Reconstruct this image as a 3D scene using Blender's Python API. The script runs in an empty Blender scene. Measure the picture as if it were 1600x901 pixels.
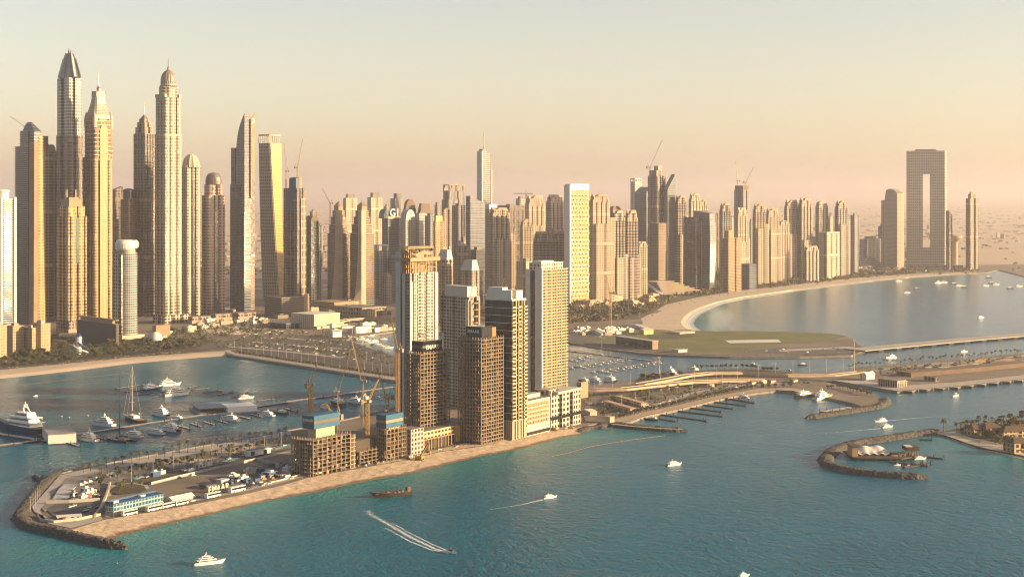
import bpy, math, random
from mathutils import Vector, Matrix, noise
from mathutils.geometry import tessellate_polygon
R = math.radians
rnd = random.Random(7)
scene = bpy.context.scene
COL = scene.collection

# ------------------------------------------------------------------ camera
F, CAMZ, YH = 2500.0, 240.0, 300.0          # focal length in pixels of the 1600 px photo, camera height, horizon row
cam_d = bpy.data.cameras.new('camera')
cam = bpy.data.objects.new('camera', cam_d); COL.objects.link(cam)
cam.location = (0, 0, CAMZ); cam.rotation_euler = (R(90), 0, 0)
cam_d.sensor_fit = 'HORIZONTAL'; cam_d.sensor_width = 36.0; cam_d.lens = 36.0 * F / 1600.0
cam_d.shift_y = -(450.5 - YH) / 1600.0
cam_d.clip_start = 1.0; cam_d.clip_end = 200000.0
scene.camera = cam

# ------------------------------------------------------------------ light
SUN_EL, SUN_AZ = 13.0, 98.0                   # azimuth measured clockwise from the view direction (+Y)
world = bpy.data.worlds.new('World'); scene.world = world; world.use_nodes = True
wn = world.node_tree
sky = wn.nodes.new('ShaderNodeTexSky'); sky.sky_type = 'NISHITA'; sky.sun_disc = False
sky.sun_elevation = R(SUN_EL); sky.sun_rotation = R(SUN_AZ)
sky.altitude = 0; sky.air_density = 1.0; sky.dust_density = 0.8; sky.ozone_density = 1.4
wn.nodes['Background'].inputs[1].default_value = 0.059
hs = wn.nodes.new('ShaderNodeHueSaturation'); hs.inputs['Saturation'].default_value = 0.72; wn.links.new(sky.outputs[0], hs.inputs['Color'])
tint = wn.nodes.new('ShaderNodeMix'); tint.data_type = 'RGBA'; tint.blend_type = 'MULTIPLY'; tint.inputs[0].default_value = 1.0
tint.inputs[7].default_value = (1.14, 0.975, 0.87, 1); wn.links.new(hs.outputs[0], tint.inputs[6])
wn.links.new(tint.outputs[2], wn.nodes['Background'].inputs[0])
sun_d = bpy.data.lights.new('sun', 'SUN'); sun_d.energy = 5.0; sun_d.angle = R(0.6); sun_d.color = (1.0, 0.68, 0.34)
sun = bpy.data.objects.new('sun', sun_d); COL.objects.link(sun)
_s = Vector((math.sin(R(SUN_AZ)) * math.cos(R(SUN_EL)), math.cos(R(SUN_AZ)) * math.cos(R(SUN_EL)), math.sin(R(SUN_EL))))
sun.rotation_euler = _s.to_track_quat('Z', 'Y').to_euler(); sun.location = (3000, 0, 2000)
scene.view_settings.view_transform = 'Standard'; scene.view_settings.look = 'None'
scene.view_settings.exposure = 1.86; scene.view_settings.gamma = 1.0
scene.cycles.volume_bounces = 2; scene.cycles.max_bounces = 6; scene.cycles.diffuse_bounces = 3
scene.cycles.use_denoising = True; scene.cycles.filter_width = 1.05
HAZE_DENSITY, HAZE_COLOR, HAZE_G = 6.0e-5, (0.90, 0.85, 0.86), 0.7
ALB = 0.62                                    # sets every wall, roof and ground colour to its true (unlit) value at this exposure

# ------------------------------------------------------------------ helpers
def G(px, py, z=0.0):
    """A point of the photo (1600 px wide) dropped on the level z."""
    y = (CAMZ - z) * F / (py - YH)
    return Vector(((px - 800.0) * y / F, y, z))
LZ = 2.5                                      # level of the quays and streets

def fresh(name, color, rough=0.7, metal=0.0, spec=0.5):
    m = bpy.data.materials.new(name); m.use_nodes = True
    b = m.node_tree.nodes['Principled BSDF']
    b.inputs['Base Color'].default_value = (*color, 1); b.inputs['Roughness'].default_value = rough
    b.inputs['Metallic'].default_value = metal; b.inputs['Specular IOR Level'].default_value = spec
    return m, m.node_tree, b
def N(nt, kind, **kw):
    n = nt.nodes.new(kind)
    for k, v in kw.items():
        if hasattr(n, k): setattr(n, k, v)
        else: n.inputs[k].default_value = v
    return n
def math_(nt, op, a, b=None):
    n = nt.nodes.new('ShaderNodeMath'); n.operation = op
    for i, x in enumerate((a, b)):
        if x is None: continue
        if isinstance(x, (int, float)): n.inputs[i].default_value = x
        else: nt.links.new(x, n.inputs[i])
    return n.outputs[0]
def mixc(nt, f, a, b, mode='MIX'):
    n = nt.nodes.new('ShaderNodeMix'); n.data_type = 'RGBA'; n.blend_type = mode
    for s, x in ((n.inputs[0], f), (n.inputs[6], a), (n.inputs[7], b)):
        if isinstance(x, (int, float)): s.default_value = x
        elif isinstance(x, tuple): s.default_value = (*x, 1)
        else: nt.links.new(x, s)
    return n.outputs[2]
_plain = {}
def mat(name, color, rough=0.7, metal=0.0, scale=0.15, amount=0.25, bump=0.0, color2=None, spec=0.4, detail=4.0):
    """A plain surface with uneven colour (wear, dust), in object space metres."""
    if name in _plain: return _plain[name]
    color = tuple(c * ALB for c in color); color2 = tuple(c * ALB for c in color2) if color2 else None
    m, nt, b = fresh(name, color, rough, metal, spec)
    geo = N(nt, 'ShaderNodeNewGeometry')
    tex = N(nt, 'ShaderNodeTexNoise'); tex.inputs['Scale'].default_value = scale; tex.inputs['Detail'].default_value = detail
    nt.links.new(geo.outputs['Position'], tex.inputs['Vector'])
    c2 = color2 or tuple(c * (1 - amount) for c in color)
    ramp = N(nt, 'ShaderNodeMapRange'); ramp.inputs[1].default_value = 0.32; ramp.inputs[2].default_value = 0.68
    nt.links.new(tex.outputs[0], ramp.inputs[0])
    nt.links.new(mixc(nt, ramp.outputs[0], c2, color), b.inputs['Base Color'])
    if bump:
        bp = N(nt, 'ShaderNodeBump'); bp.inputs['Distance'].default_value = bump; bp.inputs['Strength'].default_value = 1.0
        nt.links.new(tex.outputs[0], bp.inputs['Height']); nt.links.new(bp.outputs[0], b.inputs['Normal'])
    _plain[name] = m
    return m
_fac = {}
def facade(name, wall, glass=(0.025, 0.03, 0.035), bay=3.6, fl=3.6, wu=0.6, wv=0.55, rough=0.75, grough=0.15, gvar=0.10, bump=0.35, gmetal=0.0, period=0, vs=0, vw=0.7):
    """Wall with a grid of window openings; UV is in metres along and up the wall."""
    if name in _fac: return _fac[name]
    wall = tuple(c * ALB for c in wall); glass = tuple(c * ALB for c in glass); gvar *= ALB
    m, nt, b = fresh(name, wall, rough)
    uv = N(nt, 'ShaderNodeUVMap'); sp = N(nt, 'ShaderNodeSeparateXYZ'); nt.links.new(uv.outputs[0], sp.inputs[0])
    u = math_(nt, 'DIVIDE', sp.outputs[0], bay); v = math_(nt, 'DIVIDE', sp.outputs[1], fl)
    def inside(x, wdt):
        f = math_(nt, 'FRACT', x); c = math_(nt, 'ABSOLUTE', math_(nt, 'SUBTRACT', f, 0.5))
        return math_(nt, 'LESS_THAN', c, wdt / 2)
    mask = math_(nt, 'MULTIPLY', inside(u, wu), inside(v, wv))
    if vs:                                    # every few bays a full-height glazed strip, crossed by thin floor edges
        fu = math_(nt, 'FRACT', math_(nt, 'DIVIDE', math_(nt, 'ADD', u, vs * .25), vs))
        st = math_(nt, 'MULTIPLY', math_(nt, 'LESS_THAN', fu, vw / vs), inside(v, 0.86))
        mask = math_(nt, 'MAXIMUM', mask, st)
    if period:                                # a plain service floor every so often
        pf = math_(nt, 'FRACT', math_(nt, 'DIVIDE', v, period))
        mask = math_(nt, 'MULTIPLY', mask, math_(nt, 'GREATER_THAN', pf, 1.01 / period))
    cu = math_(nt, 'FLOOR', u); cv = math_(nt, 'FLOOR', v)
    cmb = N(nt, 'ShaderNodeCombineXYZ'); nt.links.new(cu, cmb.inputs[0]); nt.links.new(cv, cmb.inputs[1])
    wno = N(nt, 'ShaderNodeTexWhiteNoise'); wno.noise_dimensions = '3D'; nt.links.new(cmb.outputs[0], wno.inputs[0])
    r = math_(nt, 'POWER', wno.outputs[0], 3.0)
    g2 = tuple(min(1, c + gvar) for c in glass)
    gcol = mixc(nt, r, glass, g2)
    geo = N(nt, 'ShaderNodeNewGeometry'); tex = N(nt, 'ShaderNodeTexNoise'); tex.inputs['Scale'].default_value = 0.05; tex.inputs['Detail'].default_value = 5
    nt.links.new(geo.outputs['Position'], tex.inputs['Vector'])
    wcol = mixc(nt, tex.outputs[0], tuple(c * 0.78 for c in wall), tuple(min(1, c * 1.16) for c in wall))
    nt.links.new(mixc(nt, mask, wcol, gcol), b.inputs['Base Color'])
    mr = N(nt, 'ShaderNodeMapRange'); nt.links.new(mask, mr.inputs[0]); mr.inputs[3].default_value = rough; mr.inputs[4].default_value = grough
    nt.links.new(mr.outputs[0], b.inputs['Roughness'])
    if gmetal:
        mm = math_(nt, 'MULTIPLY', mask, gmetal); nt.links.new(mm, b.inputs['Metallic'])
    bp = N(nt, 'ShaderNodeBump'); bp.inputs['Distance'].default_value = bump
    nt.links.new(math_(nt, 'SUBTRACT', 1.0, mask), bp.inputs['Height']); nt.links.new(bp.outputs[0], b.inputs['Normal'])
    _fac[name] = m
    return m

class MB:
    """Collects faces; build() links them as one mesh object."""
    def __init__(s): s.v = []; s.f = []; s.uv = []; s.m = []; s.sm = []
    def face(s, pts, m=0, uv=None, smooth=False):
        i = len(s.v); s.v += [tuple(p) for p in pts]; s.f.append(tuple(range(i, i + len(pts)))); s.m.append(m); s.sm.append(smooth)
        s.uv.append(uv or [(p[0], p[1]) for p in pts])
    def poly(s, pts, m=0):
        for tri in tessellate_polygon([[Vector((p[0], p[1], 0)) for p in pts]]):
            q = [Vector(pts[i]) for i in tri]
            if (q[1] - q[0]).cross(q[2] - q[0]).z < 0: q.reverse()
            s.face(q, m)
    def loft(s, rings, m=0, cap=None, bot=None, bay=0, smooth=False, closed=True):
        """rings: lists of equal length; m one index or one per segment"""
        n = len(rings[0]); base = len(s.v); share = smooth
        for r in rings: s.v += [tuple(p) for p in r]
        for k in range(len(rings) - 1):
            mk = m[k] if isinstance(m, (list, tuple)) else m
            a, b = rings[k], rings[k + 1]
            for i in range(n if closed else n - 1):
                j = (i + 1) % n
                L = (Vector(a[j]) - Vector(a[i])).length
                U = L
                if bay and L > 0.1: U = max(1, round(L / bay)) * bay
                s.f.append((base + k * n + i, base + k * n + j, base + (k + 1) * n + j, base + (k + 1) * n + i))
                s.uv.append([(0, a[i][2]), (U, a[j][2]), (U, b[j][2]), (0, b[i][2])]); s.m.append(mk); s.sm.append(smooth)
        if cap is not None: s._cap(rings[-1], cap)
        if bot is not None: s._cap(rings[0], bot, True)
    def _cap(s, r, m, flip=False):
        n = len(r)
        if n <= 4:
            s.face(list(reversed(r)) if flip else r, m); return
        zs = r[0][2]
        for tri in tessellate_polygon([[Vector(p) for p in r]]):
            q = [Vector(r[i]) for i in tri]
            if ((q[1] - q[0]).cross(q[2] - q[0]).z < 0) != flip: q.reverse()
            s.face(q, m)
    def prism(s, fp, z0, z1, m=0, cap=1, bay=0, bot=None, top=None):
        s.loft([[(x, y, z0) for x, y in fp], [(x, y, z1) for x, y in (top or fp)]], m, cap, bot, bay)
    def box(s, x0, x1, y0, y1, z0, z1, m=0, cap=None, bay=0):
        s.prism([(x0, y0), (x1, y0), (x1, y1), (x0, y1)], z0, z1, m, m if cap is None else cap, bay, bot=m if cap is None else cap)
    def tube(s, p, q, r0, r1=None, n=6, m=0, smooth=True):
        p, q = Vector(p), Vector(q); r1 = r0 if r1 is None else r1
        ax = (q - p).normalized(); a = ax.orthogonal().normalized(); b = ax.cross(a)
        ring = lambda c, r: [c + (a * math.cos(t) + b * math.sin(t)) * r for t in [2 * math.pi * i / n for i in range(n)]]
        rings = [ring(p, r0), ring(q, max(r1, 1e-3))]
        s.loft(rings, m, None, None, 0, smooth); s.face(rings[1], m); s.face(list(reversed(rings[0])), m)
    def lathe(s, prof, n=24, m=0, cx=0, cy=0, smooth=False, ell=1.0):
        rings = [[(cx + r * math.cos(2 * math.pi * i / n), cy + ell * r * math.sin(2 * math.pi * i / n), z) for i in range(n)] for r, z in prof]
        s.loft(rings, m, m, None, 0, smooth)
    def build(s, name, mats, parent=None, loc=None, rot=0.0):
        me = bpy.data.meshes.new(name); me.from_pydata(s.v, [], s.f)
        uvl = me.uv_layers.new(name='UVMap'); flat = []
        for u in s.uv:
            for a in u: flat += [a[0], a[1]]
        uvl.data.foreach_set('uv', flat)
        for mm in (mats if isinstance(mats, (list, tuple)) else [mats]): me.materials.append(mm)
        me.polygons.foreach_set('material_index', s.m); me.polygons.foreach_set('use_smooth', s.sm)
        me.update()
        o = bpy.data.objects.new(name, me); COL.objects.link(o)
        if parent: o.parent = parent
        if loc is not None: o.location = loc
        o.rotation_euler.z = rot
        return o
def tag(o, label=None, cat=None, group=None, kind=None):
    for k, v in (('label', label), ('category', cat), ('group', group), ('kind', kind)):
        if v: o[k] = v
    return o
def thing(name, label, cat, loc=(0, 0, 0), rot=0.0, group=None):
    o = bpy.data.objects.new(name, None); COL.objects.link(o); o.location = loc; o.rotation_euler.z = rot
    return tag(o, label, cat, group)
def kids(o): return [c for c in ALLKIDS.get(o.name, [])]
ALLKIDS = {}
def index_kids():
    ALLKIDS.clear()
    for o in bpy.data.objects:
        if o.parent: ALLKIDS.setdefault(o.parent.name, []).append(o)
def dup(root, loc, rot=0.0, scale=1.0, label=None, group=None):
    c = root.copy(); COL.objects.link(c); c.location = loc; c.rotation_euler = (0, 0, rot)
    c.scale = (scale,) * 3 if isinstance(scale, (int, float)) else scale
    if label: c['label'] = label
    if group: c['group'] = group
    for k in ALLKIDS.get(root.name, []):
        d = k.copy(); COL.objects.link(d); d.parent = c
        for g in ALLKIDS.get(k.name, []):
            e = g.copy(); COL.objects.link(e); e.parent = d
    return c
def fp(w, d, rec=(), ch=0.0):
    """Footprint (counter-clockwise) of a w by d block; rec = (side, t0, t1, depth) recesses, sides 0 front, 1 right, 2 back, 3 left; ch chamfers."""
    P = []
    cs = [Vector((-w / 2, -d / 2)), Vector((w / 2, -d / 2)), Vector((w / 2, d / 2)), Vector((-w / 2, d / 2))]
    for i in range(4):
        a, b = cs[i], cs[(i + 1) % 4]; t = (b - a).normalized(); n = Vector((-t.y, t.x)); L = (b - a).length
        P.append(a + t * ch if ch else a)
        for (sd, t0, t1, dep) in sorted(r for r in rec if r[0] in (i, 9)):
            p, q = a + t * L * t0, a + t * L * t1
            P += [p, p + n * dep, q + n * dep, q]
        if ch: P.append(b - t * ch)
    return [(p.x, p.y) for p in P]
def fround(w, d, r, k=4):
    P = []
    for cx, cy, a0 in ((w/2-r, -d/2+r, -90), (w/2-r, d/2-r, 0), (-w/2+r, d/2-r, 90), (-w/2+r, -d/2+r, 180)):
        for i in range(k + 1):
            a = R(a0 + 90 * i / k); P.append((cx + r * math.cos(a), cy + r * math.sin(a)))
    return P
def fcirc(r, n=24, ry=None): return [(r * math.cos(2*math.pi*i/n), (ry or r) * math.sin(2*math.pi*i/n)) for i in range(n)]
def scl(f, k, ky=None): return [(x * k, y * (ky or k)) for x, y in f]
def banded(mb, foot, z0, z1, fh=3.6, bh=1.0, out=0.9, ms=0, mg=1, cap=0, bay=0):
    """A stack of floors: a projecting slab edge and a set-back glazed band on each."""
    n = max(1, round((z1 - z0) / fh)); fh = (z1 - z0) / n; rings = []; ms_ = []
    for k in range(n):
        z = z0 + k * fh; A, B = foot(out), foot(0)
        rings += [[(x, y, z) for x, y in A], [(x, y, z + bh) for x, y in A], [(x, y, z + bh) for x, y in B], [(x, y, z + fh) for x, y in B]]
        ms_ += [ms, ms, mg, ms]
    A = foot(out); rings += [[(x, y, z1) for x, y in A], [(x, y, z1 + bh) for x, y in A]]; ms_ += [ms]
    mb.loft(rings, ms_, cap, None, bay)
def place(x0, xs, x1, base, th, depth=None):
    """Footprint from the photo: left outline, near corner, right outline (pixels), ground row, heading of the sunlit face."""
    C = G(xs, base, LZ); c, s = math.cos(R(th)), math.sin(R(th)); k1, k0 = (x1 - 800) / F, (x0 - 800) / F
    w = (k1 * C.y - C.x) / (c - s * k1) if x1 > xs else 8.0
    d = (C.x - k0 * C.y) / (s + c * k0) if xs > x0 else 8.0
    d = depth or d
    if w <= 0 or d <= 0: print('BAD', x0, xs, x1, base, th, w, d)
    ctr = C + Vector((c, s, 0)) * (w / 2) + Vector((-s, c, 0)) * (d / 2)
    return ctr, w, d
def zpix(py, y): return CAMZ - (py - YH) * y / F - LZ     # height above the street of a row of the photo at distance y
# ------------------------------------------------------------------ coast lines (traced on the photo, dropped on the ground)
BEACH_L = [(-420, 640), (-200, 612), (0, 586), (60, 580), (120, 573), (200, 563), (270, 556.5), (330, 552), (352, 551)]
MOLE = [(358, 554), (368, 556), (450, 568.5), (530, 581), (590, 590), (616, 594), (680, 604), (740, 613)]
PEN_IN = [(700, 622), (640, 631), (612, 640), (575, 649), (540, 657), (455, 673), (400, 683), (340, 694), (300, 701), (240, 712), (180, 723), (140, 731), (110, 737), (92, 743)]
PEN_TIP = [(78, 757), (55, 783), (36, 806), (34, 812), (52, 819), (90, 825)]
SAND_TOP = [(112, 827), (160, 812), (220, 802), (240, 799), (320, 784), (380, 772), (440, 758), (480, 746), (540, 735), (586, 727), (647, 716), (684, 706), (757, 696), (790, 686), (850, 674), (900, 668)]
SAND_TOE = [(150, 851), (174, 847), (205, 838), (256, 824), (320, 809), (340, 804), (420, 785), (500, 771), (560, 757.5), (600, 750), (635, 745), (684, 733), (760, 713), (832, 700), (875, 686), (910, 679)]
PROM = [(915, 665), (935, 660), (958, 660), (985, 658), (1006, 650), (1060, 639), (1116, 625), (1150, 618), (1184, 613), (1213, 609.5), (1240, 611), (1270, 616), (1300, 622), (1335, 630), (1350, 636), (1376, 634), (1384, 627), (1374, 619), (1345, 609), (1310, 601), (1280, 594)]
CRUISE_LO = [(1300, 594), (1345, 602), (1402, 611), (1500, 603), (1600, 592), (1760, 577), (2400, 520)]
CRUISE_HI = [(2400, 498), (1760, 541), (1600, 551), (1500, 561), (1420, 568), (1345, 573), (1330, 578), (1290, 582), (1240, 581)]
CHAN_LO = [(1180, 576), (1130, 576), (1080, 579), (1065, 584), (1000, 589), (990, 596), (905, 603), (885, 605), (800, 590), (700, 573), (640, 561), (617, 556), (540, 531)]
CHAN_HI = [(552, 526), (617, 517), (700, 520), (800, 527), (885, 534), (920, 540), (960, 546), (1000, 551), (1040, 554), (1140, 557), (1250, 557), (1330, 555), (1356, 546), (1345, 540)]
GRASS_TIP = [(1325, 525), (1300, 521), (1250, 518.5), (1180, 517), (1120, 517), (1085, 516)]
BEACH_R = [(1074, 514), (1066, 508), (1064, 502), (1068, 495), (1078, 487), (1095, 479), (1120, 471), (1160, 463), (1200, 457.5), (1240, 452), (1300, 444.5), (1360, 438), (1420, 432.5), (1480, 428.5), (1540, 426)]
FAR_R = [(1560, 421), (1600, 431), (1640, 440), (1800, 446), (2200, 450)]

def g2(L, z=LZ): return [G(x, y, z) for x, y in L]
def resample(P, step):
    out = [P[0]]
    for a, b in zip(P, P[1:]):
        n = max(1, int((b - a).length / step)); out += [a.lerp(b, i / n) for i in range(1, n + 1)]
    return out

# ------------------------------------------------------------------ surfaces of the setting
def water_mat():
    m, nt, b = fresh('sea_water', (0.008, 0.05, 0.065), 0.16, 0, 0.06)
    b.inputs['IOR'].default_value = 1.33
    geo = N(nt, 'ShaderNodeNewGeometry')
    def noise_(scale, sx, sy, det, rot=0.0):
        mp = N(nt, 'ShaderNodeMapping'); mp.inputs['Scale'].default_value = (sx, sy, 1); mp.inputs['Rotation'].default_value = (0, 0, rot)
        nt.links.new(geo.outputs['Position'], mp.inputs[0])
        t = N(nt, 'ShaderNodeTexNoise'); t.inputs['Scale'].default_value = scale; t.inputs['Detail'].default_value = det
        t.inputs['Distortion'].default_value = 0.6
        nt.links.new(mp.outputs[0], t.inputs['Vector']); return t.outputs[0]
    at = N(nt, 'ShaderNodeAttribute'); at.attribute_name = 'shallow'
    broad = noise_(0.006, 1, 1, 3)
    deep = mixc(nt, broad, (0.001, 0.060, 0.114), (0.002, 0.098, 0.168))
    shal = mixc(nt, broad, (0.012, 0.15, 0.165), (0.022, 0.185, 0.19))
    nt.links.new(mixc(nt, at.outputs['Fac'], deep, shal), b.inputs['Base Color'])
    w1 = noise_(0.15, 1.1, 0.7, 3, R(28)); w2 = noise_(0.42, 1.2, 0.6, 3, R(35)); w3 = noise_(0.012, 1, 1, 3)
    calm = N(nt, 'ShaderNodeMapRange'); nt.links.new(w3, calm.inputs[0]); calm.inputs[1].default_value = 0.35; calm.inputs[2].default_value = 0.62; calm.inputs[3].default_value = 0.55; calm.inputs[4].default_value = 1.0
    at3 = N(nt, 'ShaderNodeAttribute'); at3.attribute_name = 'reflect_level'; nt.links.new(at3.outputs['Fac'], b.inputs['Specular IOR Level'])   # reflection strength set by zone: dimmed in the basin, raised in the far bay
    at2 = N(nt, 'ShaderNodeAttribute'); at2.attribute_name = 'sheltered'
    shel = N(nt, 'ShaderNodeMapRange'); nt.links.new(at2.outputs['Fac'], shel.inputs[0]); shel.inputs[3].default_value = 1.0; shel.inputs[4].default_value = 0.4
    ro = N(nt, 'ShaderNodeMapRange'); nt.links.new(at2.outputs['Fac'], ro.inputs[0]); ro.inputs[3].default_value = 0.24; ro.inputs[4].default_value = 0.12; nt.links.new(ro.outputs[0], b.inputs['Roughness'])
    h = math_(nt, 'ADD', math_(nt, 'MULTIPLY', w1, 1.0), math_(nt, 'MULTIPLY', w2, 0.6))
    h = math_(nt, 'MULTIPLY', math_(nt, 'MULTIPLY', h, calm.outputs[0]), shel.outputs[0])
    bp = N(nt, 'ShaderNodeBump'); bp.inputs['Distance'].default_value = 2.0; bp.inputs['Strength'].default_value = 1.0
    nt.links.new(h, bp.inputs['Height']); nt.links.new(bp.outputs[0], b.inputs['Normal'])
    return m
M_SAND = mat('sand', (0.70, 0.56, 0.42), 0.9, scale=0.16, amount=0.3, bump=1.0, detail=8)
_m = M_SAND.node_tree; _b = _m.nodes['Principled BSDF']; _g = N(_m, 'ShaderNodeNewGeometry'); _x = N(_m, 'ShaderNodeSeparateXYZ'); _m.links.new(_g.outputs['Position'], _x.inputs[0])
_r = N(_m, 'ShaderNodeMapRange'); _m.links.new(_x.outputs[2], _r.inputs[0]); _r.inputs[1].default_value = 0.25; _r.inputs[2].default_value = 0.6      # the wet foot of the bank
_m.links.new(mixc(_m, _r.outputs[0], (0.13, 0.085, 0.05), _b.inputs['Base Color'].links[0].from_socket), _b.inputs['Base Color'])
M_BEACH = mat('beach_sand', (0.64, 0.53, 0.42), 0.9, scale=0.03, amount=0.14, bump=0.2)
M_WET = mat('wet_sand', (0.30, 0.21, 0.14), 0.5, scale=0.1)
M_EARTH = mat('dusty_ground', (0.26, 0.215, 0.175), 0.95, scale=0.012, color2=(0.12, 0.105, 0.085), detail=9)
M_DESERT = mat('far_ground', (0.34, 0.26, 0.18), 0.95, scale=0.0018, color2=(0.16, 0.125, 0.085), detail=12)
M_QUAY = mat('quay_wall', (0.30, 0.27, 0.24), 0.85, scale=0.2, amount=0.4)
M_PAVE = mat('pale_paving', (0.48, 0.455, 0.43), 0.8, scale=0.1, amount=0.2)
M_ASPHALT = mat('asphalt', (0.075, 0.07, 0.07), 0.85, scale=0.08, amount=0.35)
M_LOT = mat('parking_asphalt', (0.125, 0.12, 0.12), 0.85, scale=0.06, amount=0.3)
M_GRASS = mat('lawn', (0.15, 0.165, 0.035), 0.95, scale=0.03, color2=(0.085, 0.105, 0.025), detail=8)
M_SOIL = mat('planted_soil', (0.085, 0.075, 0.045), 0.95, scale=0.06, color2=(0.04, 0.045, 0.022), detail=8)
M_ROCK = mat('breakwater_rock', (0.13, 0.12, 0.115), 0.9, scale=0.7, color2=(0.035, 0.034, 0.034), bump=1.6, detail=8)
M_CONC = mat('concrete', (0.36, 0.33, 0.29), 0.85, scale=0.1, amount=0.25)
M_WHITE = mat('white_paint', (0.78, 0.76, 0.73), 0.45, scale=0.3, amount=0.08)
M_DARK = mat('dark_glass', (0.02, 0.024, 0.03), 0.12, spec=0.6)
M_ROOF = mat('roof_grey', (0.27, 0.25, 0.23), 0.9, scale=0.15, amount=0.4)
M_STEEL = mat('grey_steel', (0.30, 0.30, 0.31), 0.5)
M_FOAM = None

# ------------------------------------------------------------------ water
def seg_dist(p, a, b):
    ab = b - a; t = max(0, min(1, (p - a).dot(ab) / ab.length_squared)); return (p - a - ab * t).length
_shal = [([Vector(q[:2]) for q in g2(L, 0)], w) for L, w in ((SAND_TOE, 52), (BEACH_L, 30), (BEACH_R, 110), ([(1465, 678), (1488, 692), (1530, 706), (1600, 722)], 40), ([(915, 672), (960, 668), (992, 674)], 45))]
_basin = [Vector(q[:2]) for q in g2([(-100, 595), (360, 551), (616, 596), (740, 612), (640, 640), (455, 677), (92, 748), (-100, 760)], 0)]
def in_poly(p, P):
    c = False; j = len(P) - 1
    for i in range(len(P)):
        if (P[i].y > p.y) != (P[j].y > p.y) and p.x < (P[j].x - P[i].x) * (p.y - P[i].y) / (P[j].y - P[i].y) + P[i].x: c = not c
        j = i
    return c
xs = [-60000, -20000, -6000, -2500] + [x for x in range(-1300, 1100, 16)] + [1400, 2000, 3500, 8000, 20000, 60000]
ys = [-1900, -500, 400] + [y for y in range(700, 2800, 16)] + [y for y in range(2800, 5200, 60)] + [6000, 9000, 30000, 98000]
mb = MB(); me = bpy.data.meshes.new('sea'); V = [(x, y, 0.0) for y in ys for x in xs]; nx = len(xs)
Fc = [(j * nx + i, j * nx + i + 1, (j + 1) * nx + i + 1, (j + 1) * nx + i) for j in range(len(ys) - 1) for i in range(nx - 1)]
me.from_pydata(V, [], Fc); sh = []; she = []
for x, y, z in V:
    p = Vector((x, y)); s = 0.0
    if -1400 < x < 1400 and 600 < y < 5300:
        for L, wd in _shal:
            dd = min(seg_dist(p, a, b) for a, b in zip(L, L[1:]))
            s = max(s, math.exp(-dd / wd * 1.3) * (0.9 + 0.25 * noise.noise(Vector((x * .02, y * .02, 0)))))
    sh.append(min(1, s)); she.append(1.0 if in_poly(p, _basin) else max(0.0, min(0.6, (y - 1250) / 1800.0)))
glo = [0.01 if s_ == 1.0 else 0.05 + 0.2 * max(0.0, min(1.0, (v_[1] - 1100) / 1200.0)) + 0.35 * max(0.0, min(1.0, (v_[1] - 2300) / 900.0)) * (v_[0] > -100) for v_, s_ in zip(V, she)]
for nm, arr in (('shallow', sh), ('sheltered', she), ('reflect_level', glo)):
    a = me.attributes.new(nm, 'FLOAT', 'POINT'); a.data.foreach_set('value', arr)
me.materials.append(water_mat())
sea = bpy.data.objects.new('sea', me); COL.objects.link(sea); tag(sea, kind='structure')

# ------------------------------------------------------------------ land
coast = g2(BEACH_L[0:]) + g2(MOLE) + g2(PEN_IN) + g2(PEN_TIP) + g2(SAND_TOP) + g2(PROM) + g2(CRUISE_LO) + g2(CRUISE_HI) + g2(CHAN_LO) + g2(CHAN_HI) + g2(GRASS_TIP) + g2(BEACH_R) + g2(FAR_R)
far = [Vector((55000, coast[-1].y + 200, LZ)), Vector((58000, 96000, LZ)), Vector((-58000, 96000, LZ)), Vector((-55000, coast[0].y, LZ))]
mb = MB(); mb.poly(coast + far, 0)
for a, b in zip(coast, coast[1:]):
    mb.face([a, b, (b.x, b.y, -0.8), (a.x, a.y, -0.8)], 1)
    
o = mb.build('ground', [M_EARTH, M_QUAY]); tag(o, kind='structure')
_lvl = [0]
def sheet(name, P, m, lift=None, z=LZ, kind='structure'):
    """A flat surface laid on the ground, each a few centimetres above the last."""
    _lvl[0] += 1
    zz = z + (0.03 + 0.012 * _lvl[0] if lift is None else lift)
    pts = [G(x, y, z) for x, y in P]; b = MB(); b.poly([(p.x, p.y, zz) for p in pts]); o = b.build(name, m)
    return tag(o, kind=kind)
def strip(name, A, B, za, zb, m, step=6.0, rough=0.0, rows=4, kind='structure'):
    """A sloping strip between two traced lines (top A, foot B), with uneven relief."""
    def lerp_line(L, t):
        d = [0]
        for p, q in zip(L, L[1:]): d.append(d[-1] + (q - p).length)
        t *= d[-1]
        for i in range(len(L) - 1):
            if t <= d[i + 1] or i == len(L) - 2: return L[i].lerp(L[i + 1], (t - d[i]) / max(1e-6, d[i + 1] - d[i]))
    A = [G(x, y, za) for x, y in A]; B = [G(x, y, zb) for x, y in B]
    n = int(sum((q - p).length for p, q in zip(A, A[1:])) / step); rings = []
    for k in range(rows + 1):
        r = []
        for i in range(n + 1):
            p = lerp_line(A, i / n).lerp(lerp_line(B, i / n), k / rows)
            if 0 < k < rows and rough: p = p + (1 - k / rows) * Vector((0, 0, rough * noise.noise(p * 0.11) + rough * .6 * noise.noise(p * 0.37)))
            r.append(p)
        rings.append(r)
    b = MB(); b.loft(rings[::-1], 0, None, None, 0, True, closed=False); o = b.build(name, m)
    return tag(o, kind=kind)
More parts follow.
